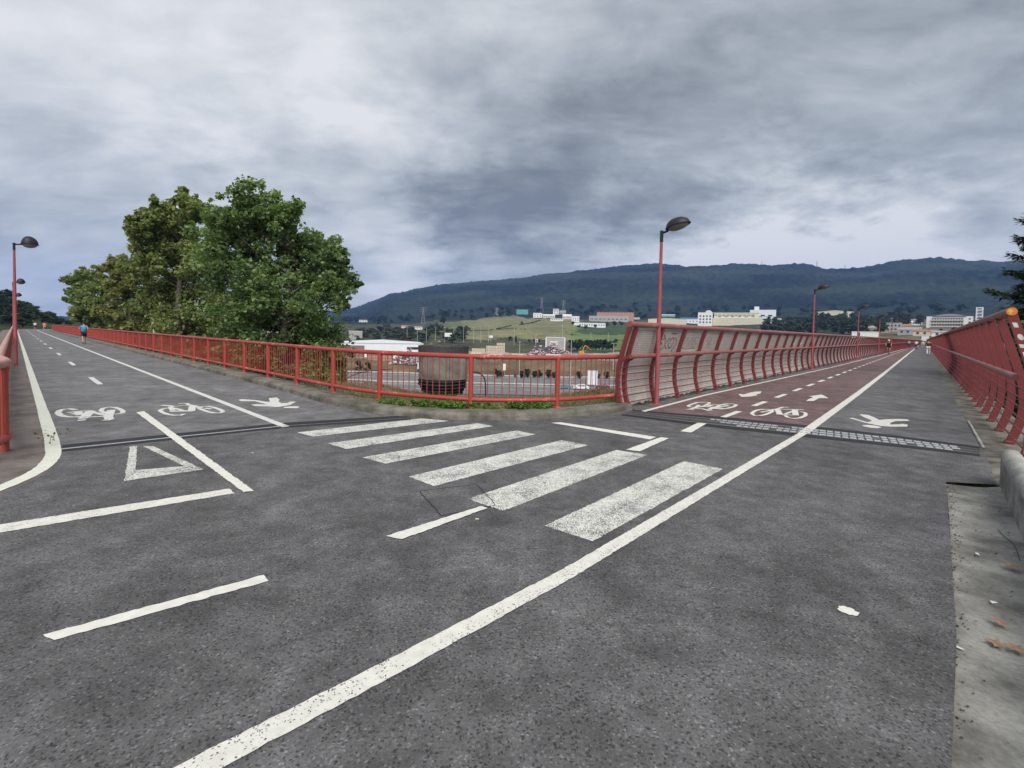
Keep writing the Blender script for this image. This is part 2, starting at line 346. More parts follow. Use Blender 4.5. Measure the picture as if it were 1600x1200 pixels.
# ------------------------------------------------------------------ terrain
T_AZ = [-180, -90, -60, -47.5, -44, -28.9, -19.4, -14, -7.9, 0, 6.2, 10.8, 16, 22.4, 30, 35.5, 41.3, 47.7, 60, 90, 180]
T_R = [0, 13, 16, 30, 60, 100, 130, 186, 216, 300, 400, 600, 900, 1300, 2600, 3400]
T_Z = [
 [-.4, -.4, -.4, -.4, -1, -2, -2, 0, 2, 8, 14, 22, 40, 70, 160, 120],
 [-.4, -.4, -.4, -.4, -1, -2, -2, 0, 2, 8, 14, 22, 40, 70, 160, 120],
 [-.4, -.4, -.4, -.4, -.4, -.3, 0, 2, 4, 9, 14, 22, 32, 40, 60, 40],
 [-.4, -.4, -.4, -.4, -.4, -.4, -.4, 1.0, 3, 8, 10, 12, 14, 16, 20, 10],
 [-.4, -.4, -.4, -.5, -.5, -.45, -.4, 0.2, 0.6, 1.4, 1.6, 2.2, 4, 7, 10, 0],
 [-.4, -.4, -1, -5, -5, -4, -3, -2, -.9, 1, 2.5, 5, 9, 18, 54, 20],
 [-.4, -.4, -1, -6, -11, -14, -15.1, -15.1, -11.5, -11.8, -6.9, 0, 8.2, 19.6, 95, 40],
 [-.4, -.4, -1, -6, -11, -15, -16.0, -15.6, -12.2, -13.2, -6.3, 1.8, 9, 33, 193, 120],
 [-.4, -.4, -1, -6, -11, -15, -16.05, -16.4, -11.9, -13.6, -6.6, 6, 18.7, 49, 249, 150],
 [-.4, -.4, -1, -6, -11, -15, -16.0, -16.5, -11.4, -13.4, -7.8, 10, 28.8, 68, 283, 170],
 [-.4, -.4, -1, -6, -11, -15, -16.0, -16.5, -10.9, -12.9, -6.8, 10, 28.3, 74, 319, 200],
 [-.4, -.4, -1, -6, -11, -15, -15.8, -16.0, -10.4, -12.2, -7.1, 6, 27, 75, 352, 220],
 [-.4, -.4, -1, -6, -11, -14.5, -15.2, -15.5, -11, -9, -4.5, 6.7, 25.9, 76, 366, 220],
 [-.4, -.4, -1, -6, -10, -13.5, -14.2, -12, -10, -7, -3.3, 7.2, 23.7, 73, 352, 220],
 [-.4, -.4, -1, -6, -9, -12, -12.7, -10, -8, -4, .5, 10.8, 28.2, 75, 335, 200],
 [-.4, -.4, -1, -6, -9, -11, -11.5, -8, -5, -1, 2.5, 12.3, 31.7, 77, 301, 180],
 [-.4, -.4, -1, -5, -8, -10, -10.2, -6, -3, 1.2, 4.2, 13, 30, 75, 327, 200],
 [-.4, -.4, -1, -4, -6, -8, -8.5, -5, -3, 1.5, 5.2, 13.7, 30, 71, 292, 200],
 [-.4, -.4, -.6, -2, -3, -4, -4, -2, 0, 3, 6, 14, 30, 70, 280, 180],
 [-.4, -.4, -.4, -.6, -1, -2, -2, 0, 2, 8, 14, 22, 40, 70, 200, 140],
 [-.4, -.4, -.4, -.4, -1, -2, -2, 0, 2, 8, 14, 22, 40, 70, 160, 120]]
RIDGE = [(-60, 40), (-47, 12), (-44.0, 12.0), (-43, 26), (-40.5, 8), (-28.91, 54.0), (-22.52, 80.0), (-19.78, 94.0), (-16.94, 143.0), (-14.03, 193.0), (-11.03, 226.0), (-7.98, 249.0), (-4.88, 267.0), (-0.17, 283.0), (3.74, 311.0), (9.16, 331.0), (11.43, 355.0), (13.67, 364.0), (15.87, 366.0), (19.45, 346.0), (22.18, 352.0), (25.47, 350.0), (27.36, 343.0), (28.59, 328.0), (29.78, 335.0), (32.08, 338.0), (33.76, 313.0), (35.37, 301.0), (36.89, 305.0), (39.3, 326.0), (41.12, 327.0), (43.27, 324.0), (44.5, 307.0), (46.07, 290.0), (47.53, 292.0), (60, 280)]
_TZ = np.array(T_Z, float); _LR = np.log(np.array(T_R, float) + 1.0); _AZ = np.array(T_AZ, float)
def terrain_np(az, r):
    """smooth ground height at azimuth az (degrees) and range r (metres), no roughness"""
    az = np.asarray(az, float); r = np.asarray(r, float); lr = np.log(r + 1.0)
    i = np.clip(np.searchsorted(_AZ, az, side='right') - 1, 0, len(_AZ) - 2); fa = (az - _AZ[i]) / (_AZ[i + 1] - _AZ[i]); fa = np.clip(fa, 0, 1); fa = fa * fa * (3 - 2 * fa)
    j = np.clip(np.searchsorted(_LR, lr, side='right') - 1, 0, len(_LR) - 2); fr = np.clip((lr - _LR[j]) / (_LR[j + 1] - _LR[j]), 0, 1)
    z = (_TZ[i, j] * (1 - fa) + _TZ[i + 1, j] * fa) * (1 - fr) + (_TZ[i, j + 1] * (1 - fa) + _TZ[i + 1, j + 1] * fa) * fr
    rid = np.interp(az, [a for a, _ in RIDGE], [b for _, b in RIDGE]); base = (_TZ[i, 14] * (1 - fa) + _TZ[i + 1, 14] * fa)
    w = np.clip((r - 1300) / 1300, 0, 1); w2 = np.where(r > 2600, np.clip(1 - (r - 2600) / 800, 0, 1), w * w)
    z = z + np.where((az > -60) & (az < 60), (rid - base) * w2, 0)
    # the mountain flank is a convex slope with spurs
    bul = np.clip((r - 1300) / 1300, 0, 1); z = z + np.where(r < 2600, 0.35 * (rid - 70) * bul * (1 - bul) * np.clip(rid / 200, 0, 1), 0)
    # embankment that carries the left-hand path and the junction
    x = r * np.sin(np.radians(az)); y = r * np.cos(np.radians(az))
    n = x * 0.682 + y * 0.731; s = -x * 0.731 + y * 0.682
    d1 = np.maximum(np.maximum(-1.6 - n, n - 5.7), np.maximum(-3 - s, s - 185)); d2 = r - 13.2
    d = np.maximum(np.minimum(d1, d2), 0); emb = -0.35 - 0.42 * np.maximum(d - 0.2, 0)
    return np.maximum(z, emb)
def gz(x, y):
    return float(terrain_np(math.degrees(math.atan2(x, y)), math.hypot(x, y)))

def vnoise(x, y, seed, n=4):
    """cheap smooth 2-D noise, -1..1, for arrays"""
    rs = np.random.RandomState(seed); tot = np.zeros_like(x); amp = 1.0; k = 1.0; sw = 0
    for o in range(n):
        g = rs.uniform(-1, 1, (64, 64)); u = x * k; v = y * k; iu = np.floor(u).astype(int); iv = np.floor(v).astype(int); fu = u - iu; fv = v - iv
        fu = fu * fu * (3 - 2 * fu); fv = fv * fv * (3 - 2 * fv)
        a = g[iu % 64, iv % 64]; b = g[(iu + 1) % 64, iv % 64]; c = g[iu % 64, (iv + 1) % 64]; d = g[(iu + 1) % 64, (iv + 1) % 64]
        tot += amp * ((a * (1 - fu) + b * fu) * (1 - fv) + (c * (1 - fu) + d * fu) * fv); sw += amp; amp *= 0.5; k *= 2.03
    return tot / sw * 1.6
def build_ground():
    az = np.concatenate([np.arange(-180, -62, 4.0), np.arange(-62, -50, 0.6), np.arange(-50, 50, 0.16), np.arange(50, 62, 0.6), np.arange(62, 180, 4.0)])
    r = np.concatenate([[0.5, 6, 11, 12.2], np.geomspace(13, 130, 55), np.geomspace(132, 190, 12), np.geomspace(192, 340, 34), np.geomspace(345, 1300, 90), np.geomspace(1315, 2600, 75), np.geomspace(2640, 3400, 6)])
    A, Rr = np.meshgrid(az, r); Z = terrain_np(A, Rr); X = Rr * np.sin(np.radians(A)); Y = Rr * np.cos(np.radians(A))
    inv = (np.abs(A) < 50)
    road = (A > -24) & (A < 21) & (Rr > 126) & (Rr < 188)
    rough = np.where(Rr < 16, 0.0, np.where(Rr < 126, 0.25, np.where(Rr < 330, 0.35, np.where(Rr < 900, 0.5, 1.2))))
    Z = Z + np.where(road, 0, rough * vnoise(X / 9, Y / 9, 3))
    fw = np.clip((Rr - 1000) / 500, 0, 1)
    canopy = vnoise(X / 16 + Z / 10, Y / 16, 5, 3); canopy2 = vnoise(X / 130 + 5, Y / 260 + Z / 60, 9, 5)
    Z = Z + fw * (6.0 * np.abs(canopy) + np.where(Rr > 1500, 14 * canopy2 * np.clip((2600 - Rr) / 500, 0, 1), 0))
    # land cover
    n1 = vnoise(X / 40, Y / 40, 11); n2 = vnoise(X / 9, Y / 9, 12); n3 = vnoise(X / 150, Y / 150, 13)
    C = np.zeros(A.shape + (3,))
    def put(mask, c, c2=None, nn=None):
        col = np.array(c)[None, None, :] * np.ones(A.shape + (1,))
        if c2 is not None:
            t = np.clip(0.5 + 0.9 * (n1 if nn is None else nn), 0, 1)[..., None]; col = col * (1 - t) + np.array(c2) * t
        C[mask] = col[mask]
    Rn = Rr * (1 + 0.05 * n1); An = A + 1.2 * n1
    put(Rr >= 0, (0.15, 0.14, 0.065), (0.23, 0.19, 0.10), n2)
    put(Rr > 17, (0.06, 0.07, 0.03), (0.13, 0.11, 0.06), n2)
    put(Rr > 118, (0.22, 0.21, 0.19), (0.27, 0.26, 0.24), n2)
    bank = (Rr > 187); put(bank, (0.125, 0.10, 0.062), (0.175, 0.14, 0.085), n2)
    put(Rr > 217, (0.22, 0.195, 0.165), (0.31, 0.28, 0.245), n1)
    put((Rn > 325), (0.05, 0.06, 0.032), (0.10, 0.095, 0.055), n2)
    put((Rn > 330) & (An < -5), (0.045, 0.055, 0.03), (0.095, 0.09, 0.055), n2)
    fld = (Rn > 425) & (Rn < 930) & (An > -6.5) & (An < 8.5); put(fld, (0.165, 0.17, 0.085), (0.215, 0.205, 0.11), n1 * 0.6 + n2 * 0.4)
    put((Rr > 500) & (Rr < 900) & (An > -9) & (An <= -6), (0.12, 0.135, 0.065), (0.16, 0.16, 0.08))
    put((Rn > 345) & (Rn < 600) & (An > 7.2) & (An < 15), (0.10, 0.17, 0.045), (0.15, 0.19, 0.07))
    put((Rn > 520) & (Rn < 900) & (An > 8.2), (0.045, 0.07, 0.03), (0.08, 0.10, 0.045), n2)
    put((Rn > 400) & (An > 16), (0.03, 0.045, 0.022), (0.065, 0.08, 0.04), n2)
    put((Rn > 300) & (An > 36), (0.09, 0.09, 0.055), (0.19, 0.16, 0.12), n2)
    put((Rn > 930), (0.010, 0.019, 0.014), (0.028, 0.042, 0.028), n2)
    f1 = vnoise(X / 210 + 7, Y / 330 + Z / 55, 21, 5)
    put((Rn > 1250), (0.007, 0.014, 0.012), (0.030, 0.044, 0.030), np.clip(0.8 * f1 + 0.5 * n2, -1, 1))
    put((Rn > 1250) & (f1 > 0.62), (0.026, 0.038, 0.026), (0.04, 0.05, 0.034), n2)
    put((A < -40) & (Rr > 120) & (Rr < 1000), (0.03, 0.042, 0.02), (0.06, 0.068, 0.034), n2)
    nA = len(az); nR = len(r); P = np.stack([X, Y, Z], -1).reshape(-1, 3)
    i, j = np.meshgrid(np.arange(nR - 1), np.arange(nA), indexing='ij'); j2 = (j + 1) % nA
    F = np.stack([i * nA + j, (i + 1) * nA + j, (i + 1) * nA + j2, i * nA + j2], -1).reshape(-1, 4)[:, ::-1]
    me = bpy.data.meshes.new('ground'); me.vertices.add(len(P)); me.vertices.foreach_set('co', P.ravel())
    me.loops.add(F.size); me.loops.foreach_set('vertex_index', F.ravel()); me.polygons.add(len(F)); me.polygons.foreach_set('loop_start', np.arange(len(F)) * 4); me.polygons.foreach_set('loop_total', np.full(len(F), 4)); me.update(); me.validate()
    at = me.color_attributes.new('cover', 'FLOAT_COLOR', 'POINT'); at.data.foreach_set('color', np.concatenate([C.reshape(-1, 3), np.ones((len(P), 1))], 1).ravel())
    me.polygons.foreach_set('use_smooth', np.ones(len(F), bool))
    t = NT('land cover', 0.95, 0.1); a = t.N.new('ShaderNodeAttribute'); a.attribute_name = 'cover'
    g = t.mix(1.0, a.outputs['Color'], t.ramp(t.noise(0.9, 5, 0.65), [(0.28, 0.62), (0.72, 1.38)]), 'MULTIPLY')
    g = t.mix(1.0, g, t.ramp(t.noise(0.045, 6, 0.7), [(0.3, 0.66), (0.7, 1.36)]), 'MULTIPLY'); g = t.mix(1.0, g, t.ramp(t.noise(7, 3, 0.7), [(0.3, 0.8), (0.7, 1.2)]), 'MULTIPLY')
    t.color(g); t.bump(t.noise(0.12, 7, 0.7), 0.6, 4.0); me.materials.append(t.m)
    if me.polygons[len(F) // 2].normal.z < 0: me.flip_normals()
    o = bpy.data.objects.new('ground', me); COL.objects.link(o); tag(o, kind='structure')
build_ground()

# haze: one closed box of thin blue air round the whole scene
def build_haze():
    mb = MB(); mb.box((0, 0, 206), (7400, 7400, 450)); m_ = bpy.data.materials.new('haze air'); m_.use_nodes = True; nt = m_.node_tree
    for n in list(nt.nodes):
        if n.type == 'BSDF_PRINCIPLED': nt.nodes.remove(n)
    pv = nt.nodes.new('ShaderNodeVolumePrincipled'); pv.inputs['Color'].default_value = (0.24, 0.44, 1.0, 1); pv.inputs['Density'].default_value = HAZE_D
    pv.inputs['Anisotropy'].default_value = 0.0
    nt.links.new(pv.outputs[0], nt.nodes['Material Output'].inputs['Volume'])
    o = mb.build('haze', m_); tag(o, kind='stuff')
HAZE_D = 1.45e-4
build_haze()

# ------------------------------------------------------------------ paths and road surfaces
uL = dirv(-47.0); nL = rightn(uL)
# the left-hand path: straight, then bending right far away.  s along, n to the right
ARC_S, ARC_R = 128.0, 70.0
def LP(s, n):
    if s <= ARC_S: p = uL * s + nL * n; return (p.x, p.y)
    th = (s - ARC_S) / ARC_R; c = uL * ARC_S + nL * ARC_R; rad = ARC_R - n
    q = c - nL * rad * math.cos(th) + uL * rad * math.sin(th); return (q.x, q.y)
SL = [9, 12, 16, 22, 30, 40, 55, 75, 100, 128, 134, 140, 146, 152, 158, 164, 170, 176]
KERB = [(2.62, 9.93), (1.75, 9.30), (1.008, 8.831), (0.45, 8.58), (0.028, 8.466), (-0.671, 8.389), (-1.3, 8.42), (-1.875, 8.569), (-2.45, 8.80), (-2.98, 9.10), (-3.5, 9.50), (-4.05, 9.98)]
KERB_L = KERB + [LP(s, 4.65) for s in SL[1:]]
JL = [(-5.751, 5.89), (-4.836, 6.664), (-3.673, 7.614), (-1.861, 8.506)]
JR = [(2.637, 9.909), (4.271, 9.271), (5.41, 8.618), (6.539, 7.814), (7.24, 7.10)]
def ray(a, ang, s): d = dirv(ang); return (a[0] + d.x * s, a[1] + d.y * s)
SB = 228.0
BW = [(2.804, 9.768), (5.271, 12.628), (18.22, 26.352), (48.946, 59.921)]; BW.append(ray(BW[-1], 42.0, SB - 70))
MIDR = [(5.079, 7.873), (10.307, 13.678), (17.555, 21.798), (63.835, 73.926)]; MIDR.append(ray(MIDR[-1], 41.6, SB - 92))
MIDL = [(4.973, 7.913), (10.10, 13.60), (17.40, 21.79), (63.62, 73.83)]; MIDL.append(ray(MIDL[-1], 41.6, SB - 92))
RE = [(7.226, 7.045)] + [ray((7.226, 7.045), 41.5, s) for s in (20, 80, SB)]
FL0, FL_A = (4.391, 12.124), 42.6
FR0, FR_A = (7.24, 6.48), 41.5
def FLP(s, inn=0.0):
    d = dirv(FL_A); n = rightn(d); return (FL0[0] + d.x * s + n.x * inn, FL0[1] + d.y * s + n.y * inn)
def FRP(s, inn=0.0):
    d = dirv(FR_A); n = rightn(d); return (FR0[0] + d.x * s - n.x * inn, FR0[1] + d.y * s - n.y * inn)
GI = [(-3.2, -3.55), (1.704, 1.708), (2.448, 2.465), (3.341, 3.438), (5.032, 5.294)]
EDGE = [(-5.751, 5.89), (-5.494, 5.602), (-5.25, 5.32), (-5.055, 5.031), (-4.9, 4.76), (-4.80, 4.47), (-4.761, 4.287), (-4.75, 3.4), (-5.3, 1.0), (-6.2, -3.8)]

mb = MB(); J = GI + [(5.556, 5.238), (6.45, 6.19), (7.226, 7.045)] + JR[::-1] + KERB[1:7] + JL[::-1] + EDGE[1:]
mb.poly(J, 0.0); junction = tag(mb.build('junction_road', 'asphalt'), kind='structure')
mb = MB(); mb.poly(JL + KERB[7:] + [LP(s, 4.65) for s in SL[1:]] + [LP(s, 0.33) for s in SL[::-1]], 0.0)
left_path = tag(mb.build('left_path', 'asphalt_left'), kind='structure')
mb = MB(); mb.poly([BW[0]] + [(4.271, 9.271), (5.41, 8.618), (5.58, 8.50)] + [((a[0] + b[0]) / 2, (a[1] + b[1]) / 2) for a, b in zip(MIDL[1:], MIDR[1:])] + BW[:0:-1], 0.0)
cycle_lane = tag(mb.build('cycle_lane', 'cycle_red'), kind='structure')
mb = MB(); mb.poly([(5.58, 8.50), (6.539, 7.814), (7.24, 7.10)] + RE[1:] + [((a[0] + b[0]) / 2, (a[1] + b[1]) / 2) for a, b in zip(MIDL[:0:-1], MIDR[:0:-1])], 0.0)
footpath = tag(mb.build('footpath', 'asphalt_foot'), kind='structure')
mb = MB(); mb.poly([(2.637, 9.909), BW[0]] + BW[1:] + [FLP(s, 0.06) for s in (SB, 100, 40, 10, 0, -1.5)] + [(2.75, 10.3)], 0.0)
verge = tag(mb.build('bridge_edge_strip', 'asphalt_foot'), kind='structure')
# bridge deck slab under the surfaces and kerb slabs along both fences
mb = MB()
def slab(a, b, c, d, z0, z1):
    mb.add([(*a, z0), (*b, z0), (*c, z0), (*d, z0), (*a, z1), (*b, z1), (*c, z1), (*d, z1)], [(3, 2, 1, 0), (4, 5, 6, 7), (0, 1, 5, 4), (1, 2, 6, 5), (2, 3, 7, 6), (3, 0, 4, 7)])
slab(FRP(0.2, -.45), FRP(SB, -.45), FLP(SB - 2, -.45), FLP(-2.5, -.45), -1.1, -0.03)
tag(mb.build('bridge_deck', 'concrete'), kind='structure')
# pavement left of the left-hand path
mb = MB(); mb.poly([LP(s, 0.33) for s in SL] + [LP(s, -1.5) for s in SL[::-1]] + [(-7.6, 4.6), (-8.5, 1.0), (-9, -3.8)] + EDGE[::-1], 0.0)
pavement = tag(mb.build('pavement', 'pavement'), kind='structure')
# gutter, dished, a little lower than the asphalt, with its open edge
def gut(a, off, z): d = dirv(-137.7); n = rightn(d); return (a[0] - n.x * 0 + off * math.cos(R(-47.7 + 90 - 90)), a[1] + off * math.sin(R(-47.7)), z)
gdir = dirv(42.3); gn = rightn(gdir)
mb = MB(); prof = [(0.0, -0.05), (0.0, -0.022), (0.22, -0.034), (0.34, -0.03), (0.52, -0.004), (0.8, -0.002)]
GP = [(-3.2, -3.55), (0.2, 0.15), (1.704, 1.708), (2.448, 2.465), (3.341, 3.438), (4.2, 4.37), (5.032, 5.294)]
rows = [[(p[0] + gn.x * o + (gdir.x * .62 * o if k == len(GP) - 1 else 0), p[1] + gn.y * o + (gdir.y * .62 * o if k == len(GP) - 1 else 0), z) for k, p in enumerate(GP)] for o, z in prof]
for a, b in zip(rows[:-1], rows[1:]): mb.strip(a, b)
gutter = tag(mb.build('gutter', 'concrete_gutter'), kind='structure')

# kerb: concrete with a rounded arris, running round the nose between the two paths
mb = MB(); n = len(KERB_L)
def kerb_profile(w): return [(0.0, -0.08), (0.012, 0.085), (0.03, 0.118), (0.065, 0.135), (w * 0.5, 0.14), (w, 0.13), (w + 0.02, -0.3)]
rows = [[] for _ in range(7)]; cc = [Vector((p[0], p[1])) for p in KERB_L]
# refine the polyline
fine = []
for i in range(n - 1):
    k = 6 if i < 13 else 10
    for q in range(k):
        t = q / k; p0 = cc[max(i - 1, 0)]; p1 = cc[i]; p2 = cc[i + 1]; p3 = cc[min(i + 2, n - 1)]
        fine.append(0.5 * ((2 * p1) + (p2 - p0) * t + (2 * p0 - 5 * p1 + 4 * p2 - p3) * t * t + (-p0 + 3 * p1 - 3 * p2 + p3) * t ** 3))
fine.append(cc[-1])
for i, p in enumerate(fine):
    t = (fine[min(i + 1, len(fine) - 1)] - fine[max(i - 1, 0)]).normalized(); nn = rightn(t)
    w = 0.36 if i < 45 else min(0.62, 0.36 + (i - 45) * 0.012)
    for k, (o, z) in enumerate(kerb_profile(w)):
        jx = random.uniform(-.007, .007); jz = random.uniform(-.006, .006) if 1 <= k <= 4 else 0
        rows[k].append((p.x + nn.x * (o + jx), p.y + nn.y * (o + jx), z + jz))
for a, b in zip(rows[:-1], rows[1:]): mb.strip(a, b, 0, True)
mb.add([rows[k][0] for k in range(7)], [tuple(range(6, -1, -1))])
kerb = tag(mb.build('kerb', 'concrete'), kind='structure')
# narrow pale metal angle along the right edge of the footpath and the concrete ledge under the right fence
mb = MB(); mb.strip([(*ray(RE[0], 41.5, s), 0.012) for s in (0.0, 1.6, 3.2)], [(*ray((RE[0][0] + .022, RE[0][1] - .02), 41.5, s), 0.012) for s in (0.0, 1.6, 3.2)])
tag(mb.build('edge_angle', 'concrete_pale', footpath))

# ------------------------------------------------------------------ expansion joints
mb = MB()
def band(mbx, L, w0, w1, z, mi=0):
    P = [V2(p) for p in L]; A = []; B = []
    for i in range(len(P)):
        t = (P[min(i + 1, len(P) - 1)] - P[max(i - 1, 0)]).normalized(); nn = rightn(t)
        A.append((*(P[i] + nn * w0), z)); B.append((*(P[i] + nn * w1), z))
    mbx.add(A + B, [(i, len(P) + i, len(P) + i + 1, i + 1) for i in range(len(P) - 1)], mi)
band(mb, JL, -0.27, -0.03, 0.003); band(mb, JL, 0.03, 0.17, 0.003)
jl = tag(mb.build('expansion_joint', 'rubber', left_path))
mb = MB(); band(mb, JL[:3], -0.03, 0.03, 0.0045); mb.build('metal_strip', 'metal_grid', left_path)
JB = [(2.20, 9.25), (3.45, 8.30), (4.72, 7.62), (5.86, 7.01), (6.66, 6.52)]
def jline(f): return [tuple(V2(a).lerp(V2(b), f)) for a, b in zip(JR, JB)]
def jband(mbx, f0, f1, z, i0=0, i1=5): A = [(*p, z) for p in jline(f0)[i0:i1]]; B = [(*p, z) for p in jline(f1)[i0:i1]]; mbx.add(A + B, [(i, len(A) + i, len(A) + i + 1, i + 1) for i in range(len(A) - 1)])
mb = MB(); jband(mb, -0.03, 0.24, 0.003); jband(mb, 0.76, 1.0, 0.003); mb.build('expansion_joint', 'rubber', footpath)
mb = MB(); jband(mb, 0.24, 0.76, 0.002); mb.build('joint_gap', 'dark_steel', footpath)
for f in (0.245, 0.5, 0.745): mb = MB(); jband(mb, f - .012, f + .012, 0.0045); mb.build('metal_strip', 'roof_grey', footpath)
# three rows of short worn metal teeth
teeth = MB()
for row in range(3):
    jp = [V2(p) for p in jline((0.33, 0.50, 0.67)[row])]; seg = [(jp[i + 1] - jp[i]).length for i in range(len(jp) - 1)]; tot = sum(seg); s = tot * (0.30, 0.34, 0.40)[row]
    while s < tot * 0.955:
        q = s; i = 0
        while q > seg[i] and i < len(seg) - 1: q -= seg[i]; i += 1
        t = (jp[i + 1] - jp[i]).normalized(); p = jp[i] + t * q
        if random.random() < 0.93: teeth.bbox((p.x, p.y, 0.006), (0.088 + random.uniform(-.012, .008), 0.085, 0.008), 0.003, math.atan2(t.y, t.x))
        s += 0.105
tag(teeth.build('metal_tooth_row', 'metal_grid', footpath), kind='stuff')
# concrete ledge between the footpath, the end of the right fence and the barrier
mb = MB(); mb.poly([(5.556, 5.238), (6.45, 6.19), (7.226, 7.045), (7.24, 7.09), FRP(0.75, .30), FRP(0.75, -.4), FRP(-2.6, -.4), (5.62, 5.0)], -0.012); tag(mb.build('ledge', 'concrete'), kind='structure')
